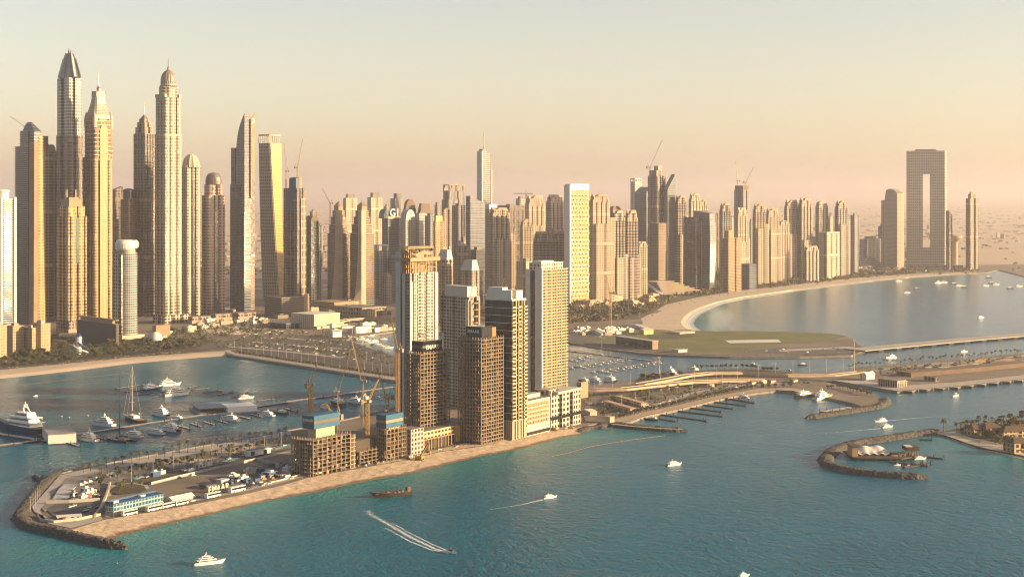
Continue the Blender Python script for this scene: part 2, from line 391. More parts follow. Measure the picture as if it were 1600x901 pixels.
def ribbon(name, L, width, m, z=LZ, lift=None, kind='structure', zs=None, thick=0.0, mats=None):
    """A road or wall of even width along a traced line."""
    _lvl[0] += 1
    P = resample([G(x, y, (z if zs is None else zs[i])) for i, (x, y) in enumerate(L)], 12.0)
    b = MB(); lf = 0.03 + 0.012 * _lvl[0] if lift is None else lift; Lf = []; Rt = []
    for i, p in enumerate(P):
        t = (P[min(i + 1, len(P) - 1)] - P[max(i - 1, 0)]); t.z = 0; t.normalize(); n = Vector((-t.y, t.x, 0)) * width / 2
        Lf.append(p + n + Vector((0, 0, lf))); Rt.append(p - n + Vector((0, 0, lf)))
    if thick:
        dz = Vector((0, 0, thick))
        b.loft([Rt, Lf], 0, closed=False); b.loft([[p - dz for p in Rt], Rt], 0, closed=False); b.loft([Lf, [p - dz for p in Lf]], 0, closed=False)
        b.face([Rt[0], Lf[0], Lf[0] - dz, Rt[0] - dz]); b.face([Lf[-1], Rt[-1], Rt[-1] - dz, Lf[-1] - dz])
    else: b.loft([Rt, Lf], 0, closed=False)
    o = b.build(name, m); return tag(o, kind=kind)
def shift(L, dx, dy): return [(x + dx, y + dy) for x, y in L]

strip('beach', BEACH_L, shift(BEACH_L, 2, 6.0), LZ, -0.4, M_BEACH, 12, 0.3, 3)
strip('sand_bank', SAND_TOP, SAND_TOE, LZ, -0.4, M_SAND, 4, 1.1, 7)
strip('beach', BEACH_R, [(x + (8 if i < 6 else 4), y + (2 if 1 < i < 9 else 1.3)) for i, (x, y) in enumerate(BEACH_R)], LZ, -0.5, M_BEACH, 30, 0.2, 3)
# sandy and planted grounds
b = MB(); P = [(-52000, 95000, LZ + .4), (-1900, 4700, LZ + .4), (-300, 4300, LZ + .4), (600, 4900, LZ + .4), (1200, 5100, LZ + .4), (2100, 5400, LZ + .4), (54000, 95000, LZ + .4)]; b.poly(P)
tag(b.build('desert', mat('far_ground_pale', (0.62, 0.50, 0.38), 0.95, scale=0.0012, color2=(0.48, 0.38, 0.28), detail=12)), kind='structure')  # far ground paled so its colour carries part of the haze
sheet('beach_sand', [(0, 577), (0, 586), (60, 580), (120, 573), (200, 563), (270, 556.5), (330, 552), (352, 550.6), (350, 548.5), (300, 551), (200, 558), (100, 568)], M_BEACH)
sheet('planted_ground', [(-300, 605), (0, 577), (100, 568), (200, 558), (300, 551), (340, 545), (330, 530), (250, 525), (120, 522), (0, 525), (-300, 530)], M_SOIL)
sheet('beach_sand', [(1074, 514), (1066, 508), (1064, 502), (1068, 495), (1078, 487), (1095, 479), (1120, 471), (1160, 463), (1200, 457.5), (1240, 452), (1300, 444.5), (1360, 438), (1420, 432.5), (1480, 428.5), (1540, 426), (1500, 425.5), (1420, 428.5), (1340, 434), (1240, 445), (1160, 454), (1100, 463), (1060, 470), (1040, 476), (1020, 482), (1035, 486), (1000, 495), (1005, 505), (990, 512), (1050, 516)], M_BEACH)
sheet('planted_ground', [(885, 505), (1000, 498), (1020, 488), (1040, 476), (1100, 462), (1160, 453), (1240, 444), (1340, 433), (1420, 427), (1420, 420), (1300, 425), (1180, 440), (1080, 452), (1000, 462), (885, 475)], M_SOIL)
sheet('lawn', [(922, 521), (1000, 517.5), (1080, 517), (1180, 517.2), (1250, 519), (1300, 521.5), (1324, 525), (1300, 531), (1240, 536), (1190, 543), (1150, 550.5), (1060, 550), (1030, 546), (1020, 539), (960, 536), (910, 528)], M_GRASS)
ribbon('path', [(930, 522), (1030, 532), (1130, 534), (1220, 532), (1300, 527)], 7, M_EARTH)
ribbon('path', [(1030, 546), (1100, 540), (1180, 541), (1240, 536)], 5, M_EARTH)
sheet('worn_grass', [(1010, 524), (1060, 521), (1100, 524), (1060, 529), (1015, 529)], M_SOIL)
sheet('drop_zone_paving', [(1133, 531.5), (1216, 530), (1221, 534.5), (1140, 536)], M_WHITE)
sheet('runway', [(1150, 551), (1200, 543.5), (1345, 539.5), (1355, 545), (1330, 553), (1240, 554)], M_LOT)
sheet('apron', [(1215, 546), (1330, 541), (1338, 543.5), (1220, 549)], M_PAVE)
sheet('airfield_yard', [(885, 517), (1000, 517), (905, 530), (940, 536), (1020, 540), (1060, 551), (980, 547), (885, 531)], M_LOT)
# harbour mole
sheet('promenade', [(350, 548), (368, 555.5), (450, 567.8), (530, 580.4), (616, 593.4), (740, 612), (740, 608), (616, 589.5), (530, 576.5), (450, 564), (368, 552), (355, 546)], M_PAVE)
sheet('asphalt_yard', [(362, 548), (380, 543), (430, 547), (500, 557), (616, 575), (740, 595), (740, 606), (616, 588), (530, 575), (450, 562.5), (372, 551)], M_ASPHALT)
sheet('parking_lot', [(300, 545), (330, 535), (420, 524), (520, 520), (540, 532), (617, 557), (700, 575), (700, 588), (616, 574), (500, 556), (430, 546), (380, 542), (350, 547)], M_LOT)
sheet('sandy_lot', [(318, 515), (335, 509), (395, 508), (425, 513), (380, 522), (330, 522)], M_SAND)
sheet('sandy_lot', [(405, 527), (440, 519), (520, 514), (500, 522), (430, 532)], M_EARTH)
for k in range(6):                            # roads and walks through the lots
    a = k * 0.16
    ribbon('harbour_road', [(352 + 20 * k, 541 - 3.6 * k), (440 + 12 * k, 548.5 - 4.2 * k), (540 + 6 * k, 559 - 6.5 * k if k < 4 else 545 - 4 * k + 3)], 8 if k % 2 else 12, M_PAVE if k % 2 == 0 else M_ASPHALT)
ribbon('street', [(250, 500), (330, 498), (440, 506), (560, 500), (700, 492), (880, 488)], 22, M_ASPHALT)
ribbon('street', [(600, 508), (560, 494), (600, 470), (640, 450)], 26, M_ASPHALT)
ribbon('street', [(330, 519), (400, 505), (470, 503), (560, 505), (614, 509)], 12, M_PAVE)
# Peninsula
sheet('promenade', [(92, 743), (140, 731), (240, 712), (340, 694), (455, 673), (455, 678), (345, 701), (245, 720), (145, 738), (100, 748)], M_PAVE)
sheet('plaza', [(100, 748), (145, 738), (245, 720), (345, 701), (455, 678), (456, 690), (345, 716), (200, 748), (175, 760), (120, 770), (90, 790), (70, 800), (62, 790)], mat('plaza_paving', (0.30, 0.27, 0.26), 0.8, scale=0.12, color2=(0.17, 0.155, 0.155), detail=7))
sheet('promenade', [(92, 744), (101, 748), (62, 797), (75, 818), (110, 825), (160, 812), (158, 807), (112, 816), (82, 811), (54, 800), (50, 792)], M_PAVE)
sheet('plaza', [(72, 796), (88, 786), (155, 781), (163, 803), (118, 813), (88, 810)], M_LOT)
sheet('garden_ground', [(250, 722), (345, 703), (395, 693), (400, 700), (330, 718), (262, 731)], M_SAND)
ribbon('road', [(455, 693), (400, 706), (340, 720), (262, 738), (215, 748), (180, 758)], 11, M_ASPHALT)
ribbon('road', [(455, 701), (400, 713), (340, 727), (270, 742), (230, 752), (196, 764)], 6, M_SOIL)
ribbon('pavement', [(455, 705), (400, 717), (340, 731), (268, 748), (236, 756)], 6, M_PAVE)
ribbon('road', [(162, 806), (240, 794), (320, 778), (380, 766), (440, 752), (480, 741), (545, 731)], 9, M_PAVE)
ribbon('road', [(166, 803), (240, 790), (320, 775), (378, 763), (430, 752)], 6.5, M_ASPHALT)
sheet('building_yard', [(330, 748), (410, 726), (455, 716), (478, 738), (440, 750), (380, 763), (350, 765)], mat('yard_earth', (0.21, 0.175, 0.14), 0.95, scale=0.15, amount=0.5, bump=0.6))
sheet('sandy_works', [(586, 727), (647, 716), (684, 706), (757, 696), (850, 674), (900, 668), (880, 662), (780, 682), (650, 709), (600, 718)], M_SAND)
# promenade east of the towers
sheet('promenade', [(958, 660), (985, 658), (1006, 650), (1060, 639), (1116, 625), (1150, 618), (1184, 613), (1213, 609.5), (1240, 611), (1270, 616), (1270, 612), (1240, 606.5), (1213, 605), (1180, 608), (1140, 615), (1110, 621), (1055, 634), (1000, 645), (958, 655)], mat('warm_paving', (0.50, 0.40, 0.30), 0.8, scale=0.15, amount=0.2))
sheet('parking_lot', [(905, 625), (960, 610), (1060, 600), (1180, 592), (1280, 596), (1310, 602), (1240, 606), (1180, 607.5), (1100, 622), (1000, 644), (960, 653), (915, 660)], mat('mixed_ground', (0.26, 0.22, 0.19), 0.9, scale=0.07, color2=(0.10, 0.09, 0.08), detail=8))
sheet('planted_ground', [(992, 596), (1002, 589.5), (1066, 584.5), (1082, 580), (1130, 577), (1180, 577), (1240, 582), (1200, 586), (1080, 588), (1000, 598)], M_SOIL)
ribbon('road', [(905, 634), (960, 626), (1040, 607), (1120, 596), (1240, 592), (1300, 596)], 11, M_ASPHALT)
ribbon('road', [(1020, 634), (1080, 615), (1140, 603), (1220, 599)], 9, M_PAVE)
sheet('cruise_quay', [(1300, 594), (1345, 602), (1402, 611), (1500, 603), (1600, 592), (1760, 577), (1760, 572), (1600, 586), (1500, 597), (1405, 603), (1350, 595)], M_PAVE)
sheet('cruise_terminal_ground', [(1350, 595), (1405, 603), (1500, 597), (1600, 586), (1760, 572), (1760, 548), (1600, 557), (1520, 562), (1400, 575), (1345, 582)], mat('terminal_ground', (0.24, 0.19, 0.15), 0.9, scale=0.03, color2=(0.15, 0.12, 0.10)))
ribbon('road', [(1240, 587), (1290, 587), (1345, 582), (1420, 573), (1520, 564), (1600, 556), (1700, 549)], 12, M_PAVE)
# palm-shaped island's frond, right
FR = [(1470, 674), (1500, 668), (1540, 659), (1600, 655), (1760, 640), (1760, 735), (1650, 722), (1600, 712), (1570, 706), (1530, 698), (1500, 688), (1487, 682), (1475, 679)]
b = MB(); P = [G(x, y, 1.5) for x, y in FR]; b.poly(P)
for p, q in zip(P, P[1:] + P[:1]): b.face([p, q, (q.x, q.y, -.5), (p.x, p.y, -.5)])
tag(b.build('island_ground', M_SOIL), kind='structure')
strip('beach', [(1462, 675), (1490, 677), (1512, 684), (1545, 690), (1600, 703), (1760, 726)], [(1462, 678), (1487, 687), (1510, 698), (1545, 707), (1600, 720), (1760, 744)], 1.8, -0.3, M_BEACH, 5, 0.25, 4)

sheet('beach_sand', [(1464, 676), (1495, 674.5), (1520, 684), (1550, 690), (1600, 701), (1760, 727), (1760, 734), (1600, 711.5), (1545, 701), (1512, 692), (1490, 684)], M_BEACH, lift=.05, z=1.5)
def foam_mat():
    m, nt, b = fresh('sea_foam', (0.80, 0.82, 0.82), 0.6)
    geo = N(nt, 'ShaderNodeNewGeometry'); t = N(nt, 'ShaderNodeTexNoise'); t.inputs['Scale'].default_value = 0.8; t.inputs['Detail'].default_value = 4
    nt.links.new(geo.outputs['Position'], t.inputs['Vector'])
    uv = N(nt, 'ShaderNodeUVMap'); sp = N(nt, 'ShaderNodeSeparateXYZ'); nt.links.new(uv.outputs[0], sp.inputs[0])
    # denser along the middle of a trail (v = 0..1 across, u = fading along)
    c = math_(nt, 'ABSOLUTE', math_(nt, 'SUBTRACT', sp.outputs[1], 0.5))
    th = math_(nt, 'ADD', math_(nt, 'ADD', 0.36, math_(nt, 'MULTIPLY', sp.outputs[0], 0.16)), math_(nt, 'MULTIPLY', c, 0.34))
    a = N(nt, 'ShaderNodeMapRange'); nt.links.new(math_(nt, 'SUBTRACT', t.outputs[0], th), a.inputs[0]); a.inputs[1].default_value = -0.12; a.inputs[2].default_value = 0.16; a.inputs[4].default_value = 0.85
    nt.links.new(a.outputs[0], b.inputs['Alpha']); return m
M_FOAM = foam_mat()
def foam(name, L, w0, w1, label=None, kind='stuff', fade=1.0):
    P = resample([G(x, y, 0) for x, y in L], 8.0); b = MB(); n = len(P); base = None; prev = None
    for i, p in enumerate(P):
        t = P[min(i + 1, n - 1)] - P[max(i - 1, 0)]; t.normalize(); nn = Vector((-t.y, t.x, 0)); w = w0 + (w1 - w0) * i / (n - 1)
        cur = (p + nn * w / 2 + Vector((0, 0, .12)), p - nn * w / 2 + Vector((0, 0, .12)), i / (n - 1) * fade)
        if prev: b.face([prev[1], cur[1], cur[0], prev[0]], 0, [(prev[2], 0), (cur[2], 0), (cur[2], 1), (prev[2], 1)])
        prev = cur
    o = b.build(name, M_FOAM); return tag(o, label, kind=kind)
foam('surf_foam', [(x + (9 if i < 6 else 5), y + (3.4 if 1 < i < 9 else 2)) for i, (x, y) in enumerate(BEACH_R[:12])], 26, 14, fade=0.3)
# ------------------------------------------------------------------ facades
FM = {
 'jbr':   facade('beige_render', (0.57, 0.45, 0.325), (0.055, 0.05, 0.048), bay=6.7, fl=5.5, wu=0.5, wv=0.6, gvar=0.12, vs=3, vw=0.9),
 'jbr3':  facade('rosy_render', (0.55, 0.42, 0.33), (0.05, 0.05, 0.055), bay=7.2, fl=6.4, wu=0.55, wv=0.62, gvar=0.12, vs=2, vw=0.7),
 'jbr4':  facade('ivory_render', (0.60, 0.51, 0.40), (0.045, 0.05, 0.06), bay=5.5, fl=5.5, wu=0.6, wv=0.6, gvar=0.12, vs=5, vw=1.6),
 'jbr2':  facade('sand_render', (0.62, 0.50, 0.37), (0.07, 0.065, 0.062), bay=6.4, fl=5.2, wu=0.5, wv=0.58, gvar=0.12, period=12, vs=4, vw=1.0),
 'tan':   facade('tan_stone', (0.40, 0.31, 0.235), (0.03, 0.028, 0.028), bay=5.8, fl=5.5, wu=0.55, wv=0.6, period=18, vs=3, vw=1.0),
 'gold':  facade('golden_render', (0.60, 0.40, 0.15), (0.05, 0.03, 0.015), bay=6.1, fl=5.5, wu=0.5, wv=0.55, grough=0.12, gvar=0.15, vs=3, vw=1.1),
 'brown': facade('brown_render', (0.22, 0.18, 0.155), (0.018, 0.02, 0.026), bay=5.5, fl=5.5, wu=0.6, wv=0.6, period=20, vs=3, vw=1.0),
 'rose':  facade('rose_stone', (0.50, 0.37, 0.30), (0.03, 0.03, 0.035), bay=6.4, fl=5.8, wu=0.5, wv=0.58, vs=4, vw=1.2),
 'cream': facade('cream_panels', (0.55, 0.47, 0.37), (0.03, 0.03, 0.033), bay=6.4, fl=5.7, wu=0.55, wv=0.6, vs=3, vw=1.1),
 'grey':  facade('grey_cladding', (0.33, 0.33, 0.345), (0.04, 0.05, 0.068), bay=5.5, fl=5.5, wu=0.62, wv=0.6, gvar=0.08, vs=4, vw=1.4),
 'steel': facade('silver_curtain_wall', (0.42, 0.41, 0.40), (0.13, 0.14, 0.16), bay=4.3, fl=5.8, wu=0.8, wv=0.72, rough=0.4, grough=0.12, gmetal=0.5),
 'glass': facade('blue_grey_glass', (0.19, 0.225, 0.255), (0.05, 0.075, 0.11), bay=4.3, fl=5.8, wu=0.86, wv=0.78, rough=0.4, grough=0.08, gvar=0.06, gmetal=0.35),
 'sail':  facade('dark_blue_glass', (0.13, 0.155, 0.19), (0.035, 0.055, 0.09), bay=4.4, fl=5.4, wu=0.8, wv=0.7, rough=0.5, grough=0.12, gvar=0.05),
 'dark':  facade('dark_glass_wall', (0.075, 0.078, 0.09), (0.014, 0.02, 0.032), bay=4.6, fl=5.5, wu=0.8, wv=0.7, grough=0.08, gvar=0.05),
 'white': facade('white_render', (0.66, 0.62, 0.56), (0.04, 0.045, 0.05), bay=5.5, fl=5.2, wu=0.5, wv=0.5),
 'bronze': facade('bronze_screen', (0.40, 0.31, 0.22), (0.10, 0.075, 0.05), bay=2.4, fl=3.8, wu=0.55, wv=0.6, rough=0.35, grough=0.15, gmetal=0.6),
 'raw':   facade('raw_concrete', (0.32, 0.25, 0.19), (0.03, 0.025, 0.02), bay=5.0, fl=3.7, wu=0.72, wv=0.72, grough=0.7, gvar=0.12, bump=1.0),
}
M_BEIGE = mat('beige_stone', (0.56, 0.45, 0.335), 0.8, scale=0.06, amount=0.2)
M_CREAM = mat('cream_stone', (0.60, 0.51, 0.39), 0.8, scale=0.06, amount=0.15)
M_TAN = mat('tan_wall', (0.42, 0.30, 0.19), 0.8, scale=0.06, amount=0.25)
M_BROWN = mat('brown_wall', (0.20, 0.14, 0.10), 0.8, scale=0.06, amount=0.25)
M_GOLD = mat('golden_wall', (0.62, 0.43, 0.17), 0.6, scale=0.06, amount=0.2)
M_METAL = mat('roof_metal', (0.42, 0.38, 0.34), 0.35, 0.6, scale=0.1, amount=0.2)
M_COPPER = mat('dome_cladding', (0.36, 0.29, 0.24), 0.45, 0.3, scale=0.1, amount=0.25)
M_GLAZ = mat('tower_glazing', (0.03, 0.035, 0.045), 0.1, spec=0.6, scale=0.3, amount=0.5)
M_MIRROR = mat('mirror_glass', (0.32, 0.31, 0.30), 0.1, 0.8, scale=0.4, amount=0.3)
M_PALEGREY = mat('pale_grey_panel', (0.52, 0.52, 0.51), 0.5, scale=0.1, amount=0.12)
M_BLUE = mat('blue_sheeting', (0.008, 0.10, 0.26), 0.55, scale=0.4, amount=0.3)
M_TEALB = mat('teal_sheeting', (0.004, 0.125, 0.26), 0.65, scale=0.4, amount=0.3)
M_YELLOW = mat('crane_yellow', (0.62, 0.34, 0.04), 0.5, scale=0.4, amount=0.2)
M_RED = mat('crane_red', (0.38, 0.10, 0.05), 0.5)
SIDE3 = [(0, .18, .26, 3.4), (0, .46, .54, 3.4), (0, .74, .82, 3.4), (3, .2, .3, 3.0), (3, .45, .55, 3.0), (3, .7, .8, 3.0)]
SIDE2 = [(0, .3, .42, 2.2), (0, .58, .7, 2.2), (3, .3, .42, 2.2), (3, .58, .7, 2.2)]
SIDE1 = [(9, .4, .6, 2.5)]

class Spot:
    """A tower's frame: an Empty at its base, its plan and a ruler from photo rows to heights."""
    def __init__(s, name, label, cat, x0, x_, x1, base, th=50, group=None, depth=None):
        s.c, s.w, s.d = place(x0, x_, x1, base, th, depth); s.th = R(th)
        s.root = thing(name, label, cat, s.c, s.th, group); s.k = s.c.y / F
    def z(s, py): return zpix(py, s.c.y)
    def part(s, name, mb, mats, parent=None, label=None):
        o = mb.build(name, mats, parent or s.root)
        if label: o['label'] = label
        return o

def vault(mb, w, d, z0, z1, m=0, along='x', n=8, r=None):
    """A barrel roof or arched gable over a w by d block."""
    prof = [(-math.cos(math.pi * i / n), math.sin(math.pi * i / n)) for i in range(n + 1)]
    if along == 'x': rings = [[(sx, p[0] * d / 2, z0 + p[1] * (z1 - z0)) for p in prof] for sx in (w / 2, -w / 2)]
    else: rings = [[(p[0] * w / 2, sy, z0 + p[1] * (z1 - z0)) for p in prof] for sy in (-d / 2, d / 2)]
    mb.loft(rings, m, None, None, 0, False, closed=False)
    mb.face(list(rings[0]) if along == 'x' else list(reversed(rings[0])), m); mb.face(list(reversed(rings[1])) if along == 'x' else list(rings[1]), m)

def luffing_crane(label, foot, mast_h, jib, ang, az, m=None, wid=2.2, name='tower_crane', group=None, parts=True):
    """foot on a roof or the ground; ang the jib's slope, az the heading it points to (0 = right of the photo)."""
    m = m or M_YELLOW
    t = thing(name, label, 'crane', foot, R(az), group); h = wid / 2
    b = MB()
    for sx in (-h, h):
        for sy in (-h, h): b.tube((sx, sy, 0), (sx, sy, mast_h), wid * .11, n=4)
    n = max(2, int(mast_h / (wid * 1.7)))
    for i in range(n):
        z0, z1 = mast_h * i / n, mast_h * (i + 1) / n
        for (ax, ay), (bx, by) in (((-h, -h), (h, -h)), ((h, -h), (h, h)), ((h, h), (-h, h)), ((-h, h), (-h, -h))):
            b.tube((ax, ay, z0), (bx, by, z1), wid * .07, n=3)
    b.build('mast', m, t)
    b = MB(); b.box(-wid * 2.6, wid * .9, -wid * .7, wid * .7, mast_h, mast_h + wid * .5); b.build('machinery_deck', m, t)
    b = MB(); b.box(-wid * 2.8, -wid * 1.7, -wid * .6, wid * .6, mast_h - wid * .5, mast_h + wid * 1.2); b.build('counterweight', M_CONC, t)
    b = MB(); b.box(wid * .2, wid * 1.1, -wid * 1.35, -wid * .72, mast_h - wid * .1, mast_h + wid * .9); b.build('cab', M_PALEGREY, t)
    b = MB(); b.tube((-wid * .3, 0, mast_h), (-wid * 1.4, 0, mast_h + wid * 3.4), wid * .16, n=4); b.tube((-wid * 2.2, 0, mast_h), (-wid * 1.4, 0, mast_h + wid * 3.4), wid * .12, n=4); b.build('apex_frame', m, t)
    b = MB(); c, s = math.cos(R(ang)), math.sin(R(ang)); P0 = Vector((wid * .6, 0, mast_h + wid * .4)); D = Vector((c, 0, s)); U = Vector((-s, 0, c))
    q = wid * .38; nn = max(3, int(jib / (wid * 1.5)))
    for off in (Vector((0, -q, 0)), Vector((0, q, 0)), U * q * 1.6): b.tube(P0 + off, P0 + off * .5 + D * jib, wid * .09, n=4)
    for i in range(nn):
        p, p2 = P0 + D * jib * i / nn, P0 + D * jib * (i + 1) / nn; k = 1 - .5 * i / nn
        b.tube(p + Vector((0, -q, 0)) * k, p2 + U * q * 1.6 * k, wid * .06, n=3); b.tube(p + Vector((0, q, 0)) * k, p2 + U * q * 1.6 * k, wid * .06, n=3)
        b.tube(p + Vector((0, -q, 0)) * k, p2 + Vector((0, q, 0)) * k, wid * .05, n=3)
    b.build('jib', m, t)
    b = MB(); tip = P0 + D * jib; b.tube(Vector((-wid * 1.4, 0, mast_h + wid * 3.4)), tip, wid * .05, n=3); b.tube(tip, tip - Vector((0, 0, min(jib * s * .5 + 4, mast_h * .6))), wid * .035, n=3); b.build('cables', M_STEEL, t)
    return t

GRP_JBR = 'beige residential towers along the beachfront'
GRP_FAR = 'hazy towers behind the front row'
def jbr(label, x0, x_, x1, base, top, shoulder=None, wing=None, m='jbr', th=46, group=GRP_JBR, cap='arch', rec=SIDE3):
    x_ = x0 + (x1 - x0) * (.20 + .02 * (int(x0) % 5)); th = 25 + int(x1) % 7
    s = Spot('residential_tower', label, 'tower', x0, x_, x1, base, th, group); w, d = s.w, s.d
    sh = shoulder or top + (base - top) * .10; zt, zs = s.z(top), s.z(sh); m = {'jbr': ('jbr', 'jbr3', 'jbr4')[int(x0) % 3], 'jbr2': ('jbr2', 'jbr4')[int(x0) % 2]}.get(m, m); mm = [FM[m], M_ROOF, M_BEIGE]
    b = MB(); b.prism(fp(w, d, rec), 0, zs, 0, 1, bay=4.4); s.part('shaft', b, mm)
    b = MB(); cw, cd = w * .84, d * .84; zc = zs + (zt - zs) * .70
    b.prism(fp(cw, cd, [(0, .38, .62, 1.5), (3, .38, .62, 1.5)]), zs, zc, 0, 1, bay=4.4); s.part('crown', b, mm)
    b = MB()
    if cap == 'arch':
        vault(b, cw * 1.02, cd * .5, zc, zt, 0, 'x'); vault(b, cw * .5, cd * 1.02, zc + .02, zt - .3, 0, 'y')
    elif cap == 'steps': b.prism(fp(cw * .7, cd * .7), zc, (zc + zt) / 2, 0, 0); b.prism(fp(cw * .35, cd * .35), (zc + zt) / 2 + .02, zt, 0, 0)
    elif cap == 'hip': b.prism(fp(cw * 1.04, cd * 1.04), zc, zt, 0, 0, top=fp(cw * .4, cd * .4))
    else: b.prism(fp(cw * .5, cd * .5), zc, zt, 0, 0)
    s.part('roof_gable', b, M_BEIGE)
    for sx in (-1, 1):                          # corner turrets on the shoulders
        for sy in (-1, 1):
            cx, cy = sx * (w / 2 - w * .07), sy * (d / 2 - d * .07); b = MB()
            b.box(cx - w * .06, cx + w * .06, cy - d * .06, cy + d * .06, zs + .02, zs + (zt - zs) * .3, 0); s.part('turret', b, M_BEIGE)
    if wing:
        zw = s.z(wing); b = MB()
        b.box(w / 2 + .02, w / 2 + w * .32, -d * .34, d * .34, 0, zw, 0, 1, 4.4); b.box(-w * .36, w * .36, -d / 2 - d * .26, -d / 2 - .02, 0, zw * .93, 0, 1, 4.4)
        s.part('wing', b, mm)
    return s
def block(label, x0, x_, x1, base, top, m='grey', th=46, name='office_tower', cat='tower', group=GRP_FAR, rec=(), cap='plant', top2=None, captop=None, capm=None, ch=0.0, capk=.55, bandm=None):
    """A straight tower; cap: plant room, slope (top2 = row of the lower edge), frame, hip, crownbox, none."""
    s = Spot(name, label, cat, x0, x_, x1, base, th, group); w, d = s.w, s.d; zt = s.z(top); mm = [FM[m], M_ROOF, capm or M_PALEGREY]
    b = MB()
    if cap == 'slope':
        z2 = s.z(top2); f = fp(w, d, rec)
        b.loft([[(x, y, 0) for x, y in f], [(x, y, zt + (z2 - zt) * (x / w + .5)) for x, y in f]], 0, 1, None, 4)
    elif bandm:
        banded(b, lambda o: fp(w + 2 * o, d + 2 * o, rec, ch), 0, zt, 3.7, 1.2, 1.0, 2, 0, 1, 4); 
    else: b.prism(fp(w, d, rec, ch), 0, zt, 0, 1, bay=4)
    s.part('shaft', b, mm)
    zc = s.z(captop) if captop else zt + 6
    if cap in ('plant', 'slope', 'none') and not captop: 
        if cap == 'plant':
            b = MB(); b.box(-w * capk / 2, w * capk / 2, -d * capk / 2, d * capk / 2, zt + .02, zc); s.part('plant_room', b, capm or M_ROOF)
    elif cap == 'plant':
        b = MB(); b.box(-w * capk / 2, w * capk / 2, -d * capk / 2, d * capk / 2, zt + .02, zc); s.part('plant_room', b, capm or M_ROOF)
    elif cap == 'hip':
        b = MB(); b.prism(fp(w, d), zt + .02, zc, 0, 0, top=fp(w * capk, d * capk)); s.part('roof', b, capm or M_ROOF)
    elif cap == 'crownbox':
        b = MB(); b.prism(fp(w * .9, d * .9), zt + .02, zc, 0, 0); s.part('crown', b, capm or M_PALEGREY)
    elif cap == 'frame':
        b = MB(); q = min(w, d) * .06
        for x in (-1, -.33, .33, 1):
            for y in (-1, 1): b.box(x * (w / 2 - q) - q, x * (w / 2 - q) + q, y * (d / 2 - q) - q, y * (d / 2 - q) + q, zt + .02, zc)
        b.box(-w / 2, w / 2, -d / 2, d / 2, zc + .02, zc + 3); s.part('roof_frame', b, capm or M_PALEGREY)
    elif cap == 'arch':
        b = MB(); vault(b, w * .9, d * .9, zt + .02, zc, 0, 'y'); s.part('roof', b, capm or M_ROOF)
    elif cap == 'dome':
        b = MB(); r = min(w, d) * capk * .9; b.lathe([(r, zt + .02), (r, zt + (zc - zt) * .35)] + [(r * math.cos(R(a)), zt + (zc - zt) * (.35 + .65 * math.sin(R(a)))) for a in (18, 36, 54, 72, 88)], 16, 0); s.part('dome', b, capm or M_ROOF)
    return s
def spire(s, z0, py, r=0.8, x=0, y=0, parent=None):
    b = MB(); b.tube((x, y, z0), (x, y, s.z(py)), r, r * .25, 6); s.part('spire', b, M_METAL, parent)

# ------------------------------------------------------------------ far background towers (rows of the photo: left, corner, right, base, top)
block('hazy beige tower left of the two stepped pyramid-topped towers, its top behind the left one', 536, 541, 558, 432, 309, 'jbr2', capk=.6, captop=303)
block('hazy beige tower with square cap behind the right stepped pyramid-topped tower', 574, 580, 598, 430, 308, 'jbr2', capk=.6, captop=301)
block('hazy tower with sunlit square head above the arched brown roof', 610, 617, 632, 426, 310, 'grey', captop=302)
block('hazy brown tower with arched roof behind the blue glass tower with white crown', 630, 634, 650, 432, 325, 'brown', cap='arch', captop=311, capm=M_BROWN)
block('hazy tower with rounded brown hip roof right of the arched roof', 652, 657, 674, 432, 333, 'brown', cap='hip', captop=318, capm=M_BROWN, capk=.72)
for i, (a, c, e, t, m_) in enumerate(((484, 488, 497, 330, 'tan'), (519, 523, 533, 345, 'grey'), (600, 603, 610, 322, 'tan'), (590, 594, 602, 335, 'grey'))):
    block(['small hazy sunlit block right of the blue-sheeted tower', 'small hazy grey block between the stepped pyramid-topped towers', 'small hazy block left of the tower with a square sunlit head', 'small hazy grey block low beside the sunlit slab'][i], a, c, e, 420, t, m_)
for i, (x, t, w_, m_) in enumerate(((500, 352, 9, 'grey'), (566, 342, 9, 'jbr2'), (588, 336, 11, 'grey'), (640, 336, 10, 'jbr2'), (668, 345, 11, 'steel'), (684, 320, 10, 'grey'), (742, 340, 12, 'glass'), (786, 336, 12, 'tan'), (800, 328, 9, 'jbr2'), (828, 322, 10, 'grey'), (848, 332, 11, 'jbr2'), (878, 322, 12, 'jbr'), (914, 330, 12, 'jbr'), (944, 336, 11, 'grey'), (978, 342, 12, 'jbr2'), (1006, 330, 13, 'glass'), (1050, 346, 13, 'grey'), (1074, 336, 12, 'jbr'), (1112, 338, 12, 'jbr2'), (1120, 352, 13, 'grey'), (1144, 340, 11, 'jbr'), (1174, 346, 11, 'grey'), (1198, 340, 10, 'jbr2'), (1214, 332, 12, 'jbr'), (1242, 338, 11, 'jbr2'), (1262, 334, 11, 'grey'), (1284, 346, 11, 'jbr2'), (1298, 338, 10, 'jbr'), (1316, 352, 10, 'grey'))):
    block('hazy small tower far behind the front row of towers', x - w_ * .5, x - w_ * .1, x + w_ * .5, 421 + i % 5 * 2, t, m_, captop=t - 3 - i % 4, capk=.4 + i % 3 * .15)
